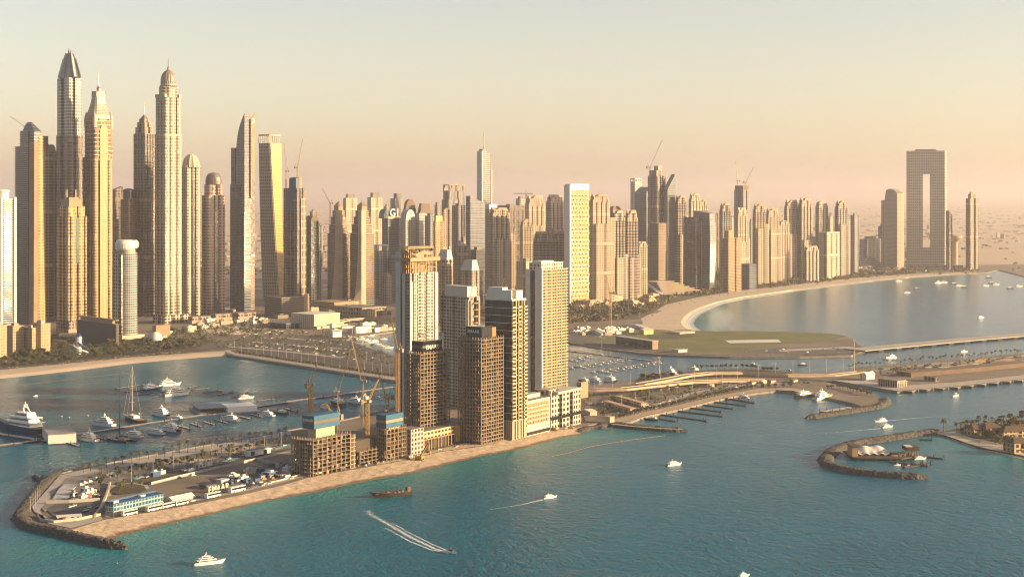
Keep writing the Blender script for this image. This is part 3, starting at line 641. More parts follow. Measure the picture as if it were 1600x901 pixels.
# stepped tower under construction, far
s = Spot('construction_tower', 'far stepped grey tower with an open bronze frame at its top', 'tower', 688, 700, 730, 436, 46, GRP_FAR)
for i, (px, k0, k1) in enumerate(((340, 1.0, 1.0), (312, .9, .9), (298, .78, .8))):
    b = MB(); z0 = 0 if i == 0 else s.z((340, 312, 298)[i - 1]) + .02
    b.prism(fp(s.w * k0, s.d * k1, SIDE1), z0, s.z(px), 0, 1, 4); s.part('shaft' if i == 0 else 'setback', b, [FM['grey'], M_ROOF])
b = MB(); q = 2.2; zz = s.z(298)
for x in (-.36, .0, .36):
    for y in (-.36, .36): b.box(x * s.w - q, x * s.w + q, y * s.d - q, y * s.d + q, zz + .02, s.z(290))
b.box(-.4 * s.w, .4 * s.w, -.4 * s.d, .4 * s.d, s.z(290) + .02, s.z(288.5)); s.part('roof_frame', b, M_TAN)
block('sunlit gold slab with tall dark window slot below the stepped grey tower', 690, 693, 706, 452, 327, 'tan', rec=[(0, .35, .65, 3)], captop=325)
block('tall grey tower right of the sunlit gold slab, behind the netted white tower', 706, 716, 730, 440, 321, 'grey', rec=SIDE2)
block('slim grey tower half hidden left of the needle-topped glass tower', 730, 738, 757, 446, 331, 'glass', cap='slope', top2=322)
# needle-topped glass tower
s = Spot('office_tower', 'tall silver glass tower with slanted top and needle spire', 'tower', 745, 753, 770, 428, 50)
b = MB(); f = fround(s.w * .8, s.d * .9, 6, 3)
b.loft([[(x, y, 0) for x, y in f], [(x, y, s.z(232) + (s.z(243) - s.z(232)) * (x / s.w + .5)) for x, y in f]], 0, 1, None, 3); s.part('shaft', b, [FM['steel'], M_ROOF])
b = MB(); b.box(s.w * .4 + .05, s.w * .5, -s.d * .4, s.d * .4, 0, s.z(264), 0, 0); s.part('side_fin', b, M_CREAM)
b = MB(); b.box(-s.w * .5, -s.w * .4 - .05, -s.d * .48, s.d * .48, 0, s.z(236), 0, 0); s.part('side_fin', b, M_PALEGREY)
b = MB(); b.tube((-s.w * .1, 0, s.z(236)), (-s.w * .1, 0, s.z(200)), 2.2, .5, 6); s.part('spire', b, M_METAL)
block('dark glass tower with sloping wedge top left of the needle-topped tower', 728, 735, 758, 462, 306, 'glass', cap='slope', top2=318)
block('grey tower with white crown in front of the needle-topped tower', 755, 764, 778, 458, 326, 'grey', cap='crownbox', captop=319, capm=M_WHITE)
jbr('beige tower pair with arched roof and sunlit right side beside the wide dark block', 762, 776, 797, 472, 324, 336, 365)
block('wide dark grey flat-topped slab behind the pair of arched beige towers', 775, 796, 820, 452, 321, 'brown', capk=.3, captop=319)
block('small white-topped hazy block left of a far flat crane', 806, 812, 821, 428, 310, 'steel')
jbr('beige tower with stepped crown under the far flat-jib crane', 820, 836, 852, 440, 305, 322, 345, 'jbr2')
jbr('beige tower with vertical notches and bright sunlit right edge left of the gold gridded tower', 853, 872, 881, 444, 304, 318, 350)
jbr('shorter beige tower with a dark flat cap in front of the wide dark slab', 812, 820, 833, 470, 342, 354, None, 'jbr2', cap='steps')
jbr('shorter beige tower with dark hollow gable left of the gold gridded tower', 833, 845, 860, 474, 361, 376, None, 'jbr')
jbr('lowest dark-gabled beige tower tucked against the gold gridded tower', 861, 872, 886, 474, 361, 377, None, 'jbr')
block('broad low beige block behind the twin-roofed beachfront tower', 807, 822, 836, 480, 408, 'jbr2', capk=.3)
# JBR row, left to right
jbr('broad beige tower with slanted stepped shoulders right of the gold gridded tower', 920, 934, 953, 474, 303, 316, 340, 'jbr2')
block('hazy dark roofed tower peeking between the broad beige tower and the twin round-topped towers', 950, 957, 972, 446, 330, 'brown', cap='hip', captop=322, capm=M_BROWN)
jbr('left one of two matching round-topped beige towers', 953, 962, 977, 470, 328, 345, 397, 'jbr')
jbr('right one of two matching round-topped beige towers', 976, 984, 997, 468, 328, 345, 397, 'jbr')
jbr('low sunlit beige block right of the two matching round-topped towers', 994, 1001, 1012, 466, 377, 386, None, 'jbr2')
block('white-framed slim tower left of the brown crane-topped tower', 985, 992, 1003, 432, 284, 'white', cap='frame', captop=280)
block('grey glass slab with sloping top under the tall crane', 992, 1010, 1018, 440, 300, 'glass', cap='slope', top2=292)
s = Spot('construction_tower', 'brown high-rise shell with bright glass cube on top beside a tall luffing crane', 'tower', 1012, 1027, 1040, 446, 48)
b = MB(); b.prism(fp(s.w, s.d, SIDE2), 0, s.z(275), 0, 1, 4); s.part('shaft', b, [FM['tan'], M_ROOF])
b = MB(); b.box(-s.w * .4, s.w * .42, -s.d * .3, s.d * .4, s.z(275) + .02, s.z(266)); s.part('upper_shaft', b, FM['tan'])
b = MB(); b.box(-s.w * .1, s.w * .4, -s.d * .25, s.d * .2, s.z(266) + .02, s.z(259)); s.part('glass_cube', b, M_MIRROR)
luffing_crane('tall luffing crane on the hazy high-rise shell right of centre', s.c + Vector((-18, 0, s.z(290))), s.z(262) - s.z(290), 75, 66, 0, M_METAL, 3.2)
s = Spot('construction_tower', 'gold-lit concrete frame tower in front of the brown high-rise shell', 'tower', 1015, 1029, 1041, 456, 48)
b = MB(); banded(b, lambda o: fp(s.w + 2 * o, s.d + 2 * o), 0, s.z(349), 3.8, .9, .8, 0, 1, 0, 4); s.part('shaft', b, [M_TAN, FM['raw']])
block('pointed blue-grey glass tower with a curved blade top', 1037, 1043, 1055, 446, 296, 'glass', cap='slope', top2=272)
jbr('slim sunlit beige tower right of the pointed glass tower', 1054, 1062, 1073, 446, 305, 318, 360, 'jbr')
jbr('hazy beige tower with sunlit cap behind the dark curved tower', 1076, 1086, 1096, 436, 302, 314, None, 'jbr2')
jbr('hazy beige tower with rounded cap behind the slanted glass hotel', 1092, 1097, 1106, 434, 312, 322, None, 'jbr2')
# dark curved slab pair
s = Spot('apartment_tower', 'dark brown bowed tower with a pale fin on its right edge', 'tower', 1066, 1086, 1097, 452, 40)
b = MB(); prof = [(-s.d / 2, 0)] + [(s.d / 2 + 3 * math.sin(math.pi * i / 8), s.z(338) * i / 8) for i in range(9)] + [(s.d * .1, s.z(336)), (-s.d / 2, s.z(345))]
b.loft([[(-s.w / 2, y, z) for y, z in prof][::-1], [(s.w * .3, y, z) for y, z in prof][::-1]][::-1], 0, None); b._cap([(-s.w / 2, y, z) for y, z in prof], 0)
b = MB(); b.prism(fp(s.w * .78, s.d), 0, s.z(339), 0, 1, 4, top=scl(fp(s.w * .78, s.d), .96)); s.part('shaft', b, [FM['dark'], M_ROOF])
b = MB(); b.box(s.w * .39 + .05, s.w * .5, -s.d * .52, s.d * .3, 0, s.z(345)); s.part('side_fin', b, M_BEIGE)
s = Spot('hotel_tower', 'green-grey glass tower with a diagonal fold and sunlit right edge', 'tower', 1084, 1108, 1118, 452, 38)
b = MB(); f0 = fp(s.w * .9, s.d); 
b.loft([[(x, y, 0) for x, y in f0], [(x, y - (3 if y < 0 else 0), s.z(380)) for x, y in f0], [(x, y, s.z(331) + (y / s.d) * 6) for x, y in f0]], 0, 1, None, 3); s.part('shaft', b, [FM['glass'], M_ROOF])
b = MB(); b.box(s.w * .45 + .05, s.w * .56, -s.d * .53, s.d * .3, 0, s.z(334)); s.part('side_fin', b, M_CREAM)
block('plain brown slab right of the folded glass tower', 1117, 1121, 1127, 438, 336, 'brown')
jbr('beige tower with rounded cap left of the small crane-topped tower', 1124, 1132, 1142, 442, 317, 330, 365, 'jbr')
s = Spot('construction_tower', 'hazy tower shell with two thin cranes on its roof', 'tower', 1147, 1161, 1171, 432, 46)
b = MB(); b.prism(fp(s.w, s.d, SIDE1), 0, s.z(297), 0, 1, 4); s.part('shaft', b, [FM['grey'], M_ROOF])
b = MB(); b.prism(fp(s.w * .9, s.d * .9), s.z(297) + .02, s.z(290), 0, 0); s.part('formwork', b, M_BROWN)
luffing_crane('left one of two thin cranes on the hazy tower shell', s.c + Vector((-12, 0, s.z(291))), 14, 55, 86, 180, M_METAL, 2.6)
luffing_crane('right one of two thin cranes on the hazy tower shell', s.c + Vector((10, 0, s.z(291))), 10, 48, 62, 0, M_METAL, 2.6)
jbr('beige tower in front of the hazy tower shell with two thin cranes', 1150, 1158, 1168, 444, 324, 338, 372, 'jbr2')
s = Spot('construction_tower', 'glowing gold unfinished tower by the beach with a ragged top', 'tower', 1126, 1138, 1158, 456, 50)
b = MB(); banded(b, lambda o: fp(s.w + 2 * o, s.d + 2 * o, SIDE1), 0, s.z(372), 3.6, .8, 1.3, 0, 1, 0, 4); s.part('frame', b, [M_GOLD, FM['raw']])
b = MB(); b.box(-s.w * .3, s.w * .1, -s.d * .2, s.d * .3, s.z(372) + 1, s.z(360)); s.part('core', b, M_TAN)
block('low green-glass office with sunlit end beside the glowing gold tower', 1156, 1171, 1182, 452, 412, 'glass', cap='none')
jbr('beige notched tower second right of the glowing gold tower', 1176, 1186, 1197, 446, 318, 331, 350, 'jbr')
jbr('beige notched tower with arched cap left of the plain sunlit slab', 1196, 1207, 1218, 442, 325, 338, 352, 'jbr2')
jbr('plain sunlit gold slab between the notched beige towers', 1216, 1221, 1234, 440, 344, 350, None, 'jbr2', cap='flat')
jbr('hazy beige tower with pinnacles on its crown, left of the tallest sunlit one', 1225, 1236, 1248, 436, 312, 326, 360, 'jbr')
jbr('tallest hazy beige tower of the right cluster with sunlit right face', 1247, 1256, 1270, 436, 309, 322, 370, 'jbr2')
jbr('hazy beige tower with pyramid cap standing behind the low square blocks', 1274, 1282, 1294, 432, 314, 324, None, 'jbr', cap='hip')
jbr('short beige block at the foot of the tallest hazy tower', 1255, 1268, 1280, 440, 384, 392, None, 'jbr2')
block('square grey block with sunlit left part below the pyramid-capped tower', 1278, 1292, 1312, 436, 362, 'jbr2', cap='none')
jbr('last beige tower of the beachfront row before the slim grey one', 1304, 1314, 1325, 432, 313, 326, 344, 'jbr')
block('slim lone grey tower in haze right of the beachfront row', 1329, 1335, 1342, 426, 336, 'grey', capk=.4)
block('wide low hotel with flat roof structures behind the stepped white hotel', 1343, 1354, 1377, 420, 373, 'grey', captop=369, name='hotel_block', cat='hotel')
# ------------------------------------------------------------------ tall towers on the left
def seg(s, part, f, z0, z1, m, top=None, bay=3.8, extra=None):
    b = MB(); b.prism(f, z0, z1, 0, 1, bay, top=top); return s.part(part, b, [m, M_ROOF])
# white banded tower at the edge
s = Spot('apartment_tower', 'dark glass tower with white floor bands and round white roof drum, at the left edge', 'tower', -16, 2, 23, 522, 50)
b = MB(); banded(b, lambda o: fround(s.w * .94 + 2 * o, s.d + 2 * o, 5 + o, 3), 0, s.z(312), 3.7, 1.3, 1.0, 0, 1); s.part('shaft', b, [M_WHITE, M_GLAZ])
b = MB(); b.box(s.w / 2 - 2, s.w / 2 + 2.5, -s.d / 2 - 2, -s.d / 2 + 3, 0, s.z(308)); b.box(-s.w / 2 - 2, -s.w / 2 + 2, -s.d / 2 - 2, -s.d / 2 + 3, 0, s.z(308)); s.part('corner_fin', b, M_WHITE)
b = MB(); b.lathe([(11, s.z(312) + 1.4), (11, s.z(300)), (12.5, s.z(300)), (12.5, s.z(298)), (9, s.z(296)), (2, s.z(295))], 20); s.part('roof_drum', b, M_WHITE)
# tower with curved sunlit flank
s = Spot('apartment_tower', 'dark balconied tower with curved tan flank, gold side and glass peak', 'tower', 24, 52, 70, 508, 52)
w, d = s.w, s.d
b = MB(); banded(b, lambda o: [(-w/2 - o, -d * .2 - o), (w * .05, -d * .2 - o), (w * .05, d * .5 + o), (-w/2 - o, d * .5 + o)], 0, s.z(230), 3.8, 1.3, 1.1, 0, 1); s.part('shaft', b, [M_STEEL, M_GLAZ])
b = MB(); banded(b, lambda o: [(-w/2 - o, -d * .2 - o), (w * .05, -d * .2 - o), (w * .05, d * .22 + o), (-w/2 - o, d * .22 + o)], s.z(230) + 1.4, s.z(206), 3.8, 1.3, 1.1, 0, 1); s.part('upper_shaft', b, [M_STEEL, M_GLAZ])
b = MB(); rings = []                         # the leaning curved flank
for k in range(15):
    t = k / 14; z = s.z(222) * t; lean = (1 - t) ** 1.6 * w * .25
    rings.append([(-w * .42 - lean * .2, -d * .5, z), (-w * .1, -d * .5 - 2, z), (-w * .06, -d * .21, z), (-w * .42 - lean * .2, -d * .21, z)])
b.loft(rings, 0, 0); s.part('curved_flank', b, M_TAN)
b = MB(); n = 66; rings = []; ms = []
def fo(t, o): lean = (1 - t) ** 1.6 * w * .22; return [(-w * .055, -d * .5 - o), (w * .3 + lean + o, -d * .5 - o), (w * .3 + lean + o, d * .3), (-w * .055, d * .3)]
for k in range(n):
    t = k / n; z = s.z(212) * t; fh = s.z(212) / n
    for zz, o in ((z, 1.3), (z + 1.2, 1.3), (z + 1.2, 0), (z + fh, 0)): rings.append([(x, y, zz) for x, y in fo(t, o)])
    ms += [0, 0, 1, 0]
b.loft(rings, ms[:-1], 0); s.part('balcony_side', b, [M_GOLD, FM['gold']])
b = MB(); b.loft([[(x, y, z) for x, y in f] for z, f in ((s.z(222) + .1, [(-w*.42, -d*.5), (w*.25, -d*.5), (w*.25, d*.2), (-w*.42, d*.2)]), (s.z(206), [(-w*.40, -d*.48), (w*.24, -d*.48), (w*.24, d*.2), (-w*.4, d*.2)]), (s.z(191), [(-w*.08, -d*.1), (w*.0, -d*.1), (w*.0, d*.1), (-w*.08, d*.1)]))], 0, 0); s.part('glass_peak', b, FM['glass'])
luffing_crane('tiny crane on the roof left of the glass peak', s.c + Vector((-16, 20, s.z(206))), 10, 30, 35, 180, M_STEEL, 2.0)
s = Spot('apartment_tower', 'brown tower with tall arched crown behind the curved-flank tower', 'tower', 58, 72, 94, 500, 46)
seg(s, 'shaft', fp(s.w, s.d, [(0, .2, .34, 2.5), (0, .66, .8, 2.5), (3, .4, .6, 2)]), 0, s.z(236), FM['tan'])
b = MB(); vault(b, s.w * .5, s.d * .8, s.z(236) + .02, s.z(226), 0, 'y'); s.part('arched_crown', b, M_TAN)
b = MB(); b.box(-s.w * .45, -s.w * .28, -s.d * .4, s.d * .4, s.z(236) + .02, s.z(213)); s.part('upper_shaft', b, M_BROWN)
# golden tower in front
s = Spot('apartment_tower', 'lower brown tower with gold lit face and thin masts in front of the crowned tower', 'tower', 88, 106, 136, 520, 46)
w, d = s.w, s.d
seg(s, 'shaft', fp(w, d, [(0, .42, .56, 2.5), (0, .1, .16, 1.5), (0, .84, .9, 1.5), (3, .3, .4, 1.5), (3, .6, .7, 1.5)]), 0, s.z(338), FM['gold'])
seg(s, 'upper_shaft', fp(w * .86, d * .86, [(0, .4, .6, 2)]), s.z(338) + .02, s.z(322), FM['gold'])
b = MB(); b.prism(fp(w * .7, d * .7), s.z(322) + .02, s.z(312), 0, 0); b.prism(fp(w * .5, d * .4), s.z(312) + .03, s.z(308), 0, 0); s.part('crown', b, M_TAN)
b = MB()
for x in (-.3, -.24, .2, .26): b.tube((w * x, 0, s.z(312)), (w * x, 0, s.z(296)), .8, .5, 5)
s.part('masts', b, M_CREAM)
b = MB(); b.box(-w * .08, w * .06, -d * .5 - 0.3, -d * .5 + 2.2, s.z(410), s.z(340)); s.part('glass_slot', b, mat('green_glass', (0.02, 0.10, 0.075), 0.15))
b = MB(); b.box(-w * .5, w * .52, -d * .56, d * .3, 0, s.z(500), 0, 0); s.part('podium', b, FM['tan'])
# pleated-crown tower
s = Spot('skyscraper', 'tallest grey tower with pleated crown of glass blades ending in points', 'tower', 87, 107, 130, 502, 48)
w, d = s.w, s.d
RC = [(0, .33, .5, 4), (3, .38, .62, 4)]
seg(s, 'lower_shaft', fp(w, d, RC, w * .06), 0, s.z(212), FM['brown'])
seg(s, 'shaft', fp(w * .93, d * .93, RC, w * .06), s.z(212) + .02, s.z(123), FM['steel'])
b = MB(); n = 16; zz = [s.z(123) + .02, s.z(108), s.z(92), s.z(84)]
rings = []
for z, r in zip(zz, (.60, .47, .32, .22)):
    rings.append([(w * r * (1.0 if i % 2 else .8) * math.cos(2 * math.pi * i / n + .2), d * r * (1.0 if i % 2 else .8) * math.sin(2 * math.pi * i / n + .2), z) for i in range(n)])
b.loft(rings, 0, 0); s.part('crown', b, M_MIRROR)
for i in range(1, 16, 2):
    a = 2 * math.pi * i / n + .2; b = MB()
    ca, sa = math.cos(a), math.sin(a); zt_ = s.z((77, 82, 95, 79)[(i // 2) % 4])
    P = [(w * .61 * ca, d * .61 * sa, s.z(121)), (w * .335 * ca, d * .335 * sa, s.z(92)), (w * .17 * ca, d * .2 * sa, zt_), (w * .2 * ca, d * .2 * sa, s.z(90)), (w * .45 * ca, d * .45 * sa, s.z(121))]
    off = Vector((-sa, ca, 0)) * w * .07
    A = [Vector(p) - off * (1 if j not in (2,) else .15) for j, p in enumerate(P)]; B_ = [Vector(p) + off * (1 if j not in (2,) else .15) for j, p in enumerate(P)]
    b.loft([A, B_], 0); b.face(list(reversed(A))); b.face(B_); s.part('crown_blade', b, M_MIRROR if i % 4 == 1 else M_PALEGREY)
# golden crowned tower
s = Spot('skyscraper', 'golden tower with flared lattice crown and thin spire right of the tallest grey one', 'tower', 132, 147, 176, 500, 46)
w, d = s.w, s.d
seg(s, 'shaft', fp(w, d, [(0, .22, .28, 2), (0, .72, .78, 2), (3, .4, .46, 2), (3, .7, .76, 2)], w * .04), 0, s.z(186), FM['gold'])
b = MB(); b.box(-w * .2, w * .2, -d * .5 - 1.6, -d * .5 - .02, 0, s.z(206), 0, 0); vb = MB(); s.part('centre_bay', b, facade('centre_bay_windows', (0.66, 0.48, 0.24), (0.30, 0.22, 0.12), bay=3, fl=3.6, wu=.55, wv=.6))
b = MB(); vault(b, w * .4, 1.6, s.z(206) + .02, s.z(196), 0, 'y'); ob = s.part('bay_arch', b, M_GOLD); ob.location.y = -d * .5 - .82
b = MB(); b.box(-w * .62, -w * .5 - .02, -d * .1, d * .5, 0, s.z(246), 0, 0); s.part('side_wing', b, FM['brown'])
b = MB(); f = fp(1, 1, (), .12); rings = []
for py, k in ((186, .98), (180, .95), (172, .78), (162, .62), (152, .52), (143, .49)): rings.append([(x * w * k, y * d * k, s.z(py) + .02) for x, y in f])
b.loft(rings, 0, 0, None, 3); s.part('crown', b, facade('crown_lattice', (0.40, 0.34, 0.27), (0.10, 0.09, 0.08), bay=3, fl=3, wu=.5, wv=.5, rough=.5))
for sx in (-1, 1):
    for sy in (-1, 1):
        b = MB(); b.tube((sx * w * .235, sy * d * .235, s.z(152)), (sx * w * .235, sy * d * .235, s.z(139)), 1.2, .3, 5); s.part('pinnacle', b, M_METAL)
b = MB(); b.lathe([(4.5, s.z(143)), (4.5, s.z(139)), (2.2, s.z(136)), (1.0, s.z(132)), (.5, s.z(125)), (.15, s.z(114))], 10); s.part('spire', b, M_METAL)
b = MB()
for sy in (-1, 1): b.lathe([(w * .09, s.z(200)), (w * .1, s.z(186)), (w * .05, s.z(180)), (.2, s.z(174))], 10, 0, w * .44, sy * d * .44); b.lathe([(w * .09, s.z(200)), (w * .1, s.z(186)), (w * .05, s.z(180)), (.2, s.z(174))], 10, 0, -w * .44, sy * d * .44)
s.part('corner_turrets', b, M_CREAM)
b = MB(); 
banded(b, lambda o: fp(w * 1.0 + 2 * o, d * 1.0 + 2 * o, (), w * .04), s.z(250), s.z(190), 3.8 * 2, 1.6, 1.0, 0, 1); s.part('upper_bands', b, [M_CREAM, FM['brown']])
# drum-topped brown tower behind the round white one
s = Spot('apartment_tower', 'brown banded tower with round glass drum on top behind the white-capped round tower', 'tower', 186, 198, 215, 494, 46)
b = MB(); banded(b, lambda o: fround(s.w + 2 * o, s.d + 2 * o, s.w * .3, 4), 0, s.z(312), 3.8, 1.4, 1.0, 0, 1); s.part('shaft', b, [M_TAN, M_GLAZ])
b = MB(); b.lathe([(s.w * .42, s.z(312) + 1.5), (s.w * .42, s.z(300)), (s.w * .46, s.z(300)), (s.w * .46, s.z(297)), (s.w * .3, s.z(295)), (1, s.z(294))], 24); s.part('roof_drum', b, mat('blue_drum_glass', (0.12, 0.15, 0.22), 0.2, 0.3))
block('plain dark brown slab with a tilted roof edge left of the drum-topped tower', 176, 180, 192, 488, 296, 'brown', cap='slope', top2=291, group=None)
# white-capped round tower
s = Spot('hotel_tower', 'round tower gridded in white with curled white discs on its roof', 'hotel', 179, 188, 218, 530, 48)
r = (s.w + s.d) * .31
b = MB(); banded(b, lambda o: [(x, y) for x, y in fcirc(r + o, 28, r * .92 + o)], 0, s.z(396), 3.8, .8, .5, 0, 1, 2, 4.4); s.part('shaft', b, [M_WHITE, facade('round_tower_glass', (0.55, 0.55, 0.55), (0.04, 0.06, 0.085), bay=4.4, fl=3.8, wu=.84, wv=.98), M_ROOF])
b = MB(); b.box(-r * 1.02, -r * .62, -r * .5, r * .9, 0, s.z(398), 0, 0); s.part('side_slab', b, FM['cream'])
b = MB(); b.prism(fcirc(r * .8, 24), s.z(396) + 1, s.z(389), 0, 0); s.part('roof_neck', b, M_CREAM)
b = MB(); b.lathe([(r * .78, s.z(391)), (r * .95, s.z(388)), (r * .98, s.z(380)), (r * .8, s.z(375)), (r * .3, s.z(374))], 24, 0, -r * .25, 0); s.part('roof_disc', b, M_WHITE)
b = MB(); b.lathe([(r * .30, s.z(388)), (r * .44, s.z(385)), (r * .44, s.z(379)), (r * .28, s.z(375)), (r * .1, s.z(375))], 20, 0, r * .62, -r * .3); s.part('roof_disc', b, M_WHITE)
b = MB(); b.prism(fp(r * 2.6, r * 2.2), 0, s.z(522), 0, 0); s.part('podium', b, M_CREAM)
# stepped-pyramid tower
s = Spot('skyscraper', 'brown tower with stepped pyramid crown and thin mast left of the domed skyscraper', 'tower', 208, 226, 243, 494, 48)
w, d = s.w, s.d
seg(s, 'shaft', fp(w, d, [(0, .2, .28, 2), (0, .46, .54, 2), (0, .72, .8, 2), (3, .2, .28, 2), (3, .46, .54, 2), (3, .72, .8, 2)], w * .05), 0, s.z(209), FM['brown'], bay=4)
for k, p0, p1 in ((.8, 209, 199), (.64, 199, 191), (.46, 191, 186)): seg(s, 'setback', fp(w * k, d * k, SIDE1), s.z(p0) + .05, s.z(p1), FM['tan'])
b = MB(); b.prism(fp(w * .4, d * .4), s.z(186) + .06, s.z(179), 0, 0, top=fp(w * .04, d * .04)); s.part('pyramid_roof', b, M_COPPER)
spire(s, s.z(180), 161, 1.0)
# domed skyscraper
s = Spot('skyscraper', 'tall beige skyscraper with large ribbed dome and spire', 'tower', 241, 257, 285, 506, 48)
w, d = s.w, s.d
RD = [(0, .28, .34, 2.5), (0, .66, .72, 2.5), (3, .3, .36, 2.5), (3, .64, .7, 2.5)]
seg(s, 'shaft', fp(w, d, RD, w * .05), 0, s.z(213), FM['cream'], bay=4)
b = MB(); b.prism(fp(w * 1.03, d * 1.03, (), w * .06), s.z(213) + .05, s.z(210), 0, 0); s.part('cornice', b, M_CREAM)
seg(s, 'upper_shaft', fp(w * .95, d * .95, RD, w * .06), s.z(210) + .05, s.z(153), FM['cream'], bay=4)
b = MB()
for sx in (-1, 1):
    for sy in (-1, 1): b.box(sx * w * .4 - w * .07, sx * w * .4 + w * .07, sy * d * .4 - d * .07, sy * d * .4 + d * .07, s.z(153) + .05, s.z(148))
s.part('corner_turrets', b, M_CREAM)
seg(s, 'crown_drum', fp(w * .84, d * .84, (), w * .2), s.z(153) + .05, s.z(136), FM['cream'])
b = MB(); rr = (w + d) * .25 * .80; b.lathe([(rr * 1.1, s.z(136) + .05), (rr * 1.1, s.z(134)), (rr, s.z(134)), (rr, s.z(127))], 24); s.part('dome_drum', b, facade('drum_windows', (0.5, .4, .3), bay=5, fl=8, wu=.5, wv=.6))
b = MB(); n = 32; rings = []; hh = s.z(109.5) - s.z(127)
for a in (0, 15, 30, 45, 60, 75, 86):
    rings.append([(rr * (1.0 if i % 2 else .95) * math.cos(R(a)) * math.cos(2 * math.pi * i / n), rr * (1.0 if i % 2 else .95) * math.cos(R(a)) * math.sin(2 * math.pi * i / n), s.z(127) + .05 + hh * math.sin(R(a))) for i in range(n)])
b.loft(rings, 0, 0); s.part('dome', b, M_COPPER)
b = MB(); b.lathe([(3.4, s.z(111)), (2.6, s.z(108)), (1.1, s.z(104)), (.8, s.z(98)), (.25, s.z(90))], 8); s.part('spire', b, M_METAL)
b = MB(); b.prism(fp(w * 1.5, d * 1.1), 0, s.z(491), 0, 0); o = s.part('podium', b, FM['cream']); o.location.x = w * .22
# ribbed dome cap tower
s = Spot('apartment_tower', 'cream tower with flattened ribbed dome right of the domed skyscraper', 'tower', 283, 291, 314, 496, 44)
w, d = s.w, s.d
seg(s, 'shaft', fp(w, d, [(0, .34, .42, 2.5), (0, .58, .66, 2.5)], w * .05), 0, s.z(262), FM['cream'], bay=4.4)
b = MB(); b.box(-w * .08, w * .08, -d * .5 - .6, -d * .5 - .02, 0, s.z(282)); s.part('glass_slot', b, M_GLAZ)
b = MB(); n = 24; rings = []; rr = w * .52
for a in (0, 18, 36, 54, 72, 86): rings.append([(rr * (1 if i % 2 else .92) * math.cos(R(a)) * math.cos(2 * math.pi * i / n), rr * (1 if i % 2 else .92) * math.cos(R(a)) * math.sin(2 * math.pi * i / n), s.z(262) + 1 + (s.z(241) - s.z(262)) * math.sin(R(a))) for i in range(n)])
b.loft(rings, 0, 0); s.part('dome', b, M_CREAM)
seg(s, 'cornice', fp(w * 1.04, d * 1.04, (), w * .08), s.z(262) + .05, s.z(259), M_CREAM)
# rose tower with egg dome
s = Spot('apartment_tower', 'rose coloured tower with egg shaped dark dome and arched gateway at its foot', 'tower', 314, 324, 353, 492, 42)
w, d = s.w, s.d
seg(s, 'shaft', fp(w, d, [(0, .36, .42, 2.5), (0, .58, .64, 2.5), (3, .4, .6, 2)], w * .07), 0, s.z(305), FM['rose'], bay=4)
seg(s, 'upper_shaft', fp(w * .82, d * .82, [(0, .4, .6, 3)], w * .1), s.z(305) + .05, s.z(288), FM['rose'])
b = MB(); rr = w * .37; b.lathe([(rr, s.z(288) + .1), (rr * 1.02, s.z(282)), (rr * .95, s.z(277)), (rr * .72, s.z(272)), (rr * .3, s.z(270)), (1, s.z(269.5))], 20); s.part('dome', b, mat('dark_dome', (0.24, 0.20, 0.19), 0.45, 0.2))
b = MB(); b.box(-w * .1, w * .1, -d * .5 - .7, -d * .5 - .02, s.z(440), s.z(330)); s.part('glass_slot', b, M_GLAZ)
b = MB(); prof = [(-w * .12, 0), (w * .12, 0), (w * .12, s.z(470))] + [(w * .12 * math.cos(R(a)), s.z(470) + w * .12 * math.sin(R(a))) for a in (30, 60, 90, 120, 150)] + [(-w * .12, s.z(470))]
b.loft([[(x, -d * .5 - .9, z) for x, z in prof], [(x, -d * .5 - .02, z) for x, z in prof]], 0); b.face([(x, -d * .5 - .9, z) for x, z in prof]); s.part('gateway', b, mat('dark_gateway', (0.07, 0.05, 0.045), 0.6))
b = MB(); b.prism(fp(w * 1.5, d), 0, s.z(484), 0, 0); o = s.part('podium', b, FM['rose']); o.location.x = w * .3
# sail tower
s = Spot('skyscraper', 'dark sail-topped skyscraper with pale blade and swirling marks on its lit side', 'tower', 361, 382, 398, 487, 46)
w, d = s.w, s.d
def prof_x(b, prof, x0, x1, m=0, bay=0):
    A = [(x0, y, z) for y, z in prof]; B_ = [(x1, y, z) for y, z in prof]
    b.loft([A, B_], m, None, None, bay); 
    for P, fl in ((A, True), (B_, False)):
        for tri in tessellate_polygon([[Vector((p[1], p[2], 0)) for p in P]]):
            q = [Vector(P[i]) for i in tri]; nx_ = (q[1] - q[0]).cross(q[2] - q[0]).x
            if (nx_ > 0) == fl: q.reverse()
            b.face(q, m, [(p.y, p.z) for p in q])
arc = [(-.5, 178), (-.36, 184), (-.24, 191), (-.1, 200), (.02, 212), (.1, 228), (.14, 250), (.16, 290), (.2, 500)]
b = MB(); prof_x(b, [(-d * .5, 0)] + [(t * d, max(0, s.z(py))) for t, py in reversed(arc)], -w * .5, w * .12); s.part('sail', b, FM['sail'])
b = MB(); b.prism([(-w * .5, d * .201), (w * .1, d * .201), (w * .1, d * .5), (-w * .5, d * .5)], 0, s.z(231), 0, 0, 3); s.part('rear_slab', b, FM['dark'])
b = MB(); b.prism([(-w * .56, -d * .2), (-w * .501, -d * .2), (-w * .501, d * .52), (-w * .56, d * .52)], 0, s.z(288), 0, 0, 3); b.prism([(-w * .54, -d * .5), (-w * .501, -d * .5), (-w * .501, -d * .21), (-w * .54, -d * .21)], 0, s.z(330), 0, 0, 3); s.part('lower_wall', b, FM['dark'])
b = MB(); prof_x(b, [(-d * .5, 0), (d * .3, 0), (d * .3, s.z(262)), (-d * .30, s.z(215)), (-d * .5, s.z(181))], w * .122, w * .5); s.part('lit_side', b, facade('pink_panels', (0.33, 0.26, 0.22), (0.05, 0.045, 0.05), bay=3.6, fl=3.8, wu=.45, wv=.5))
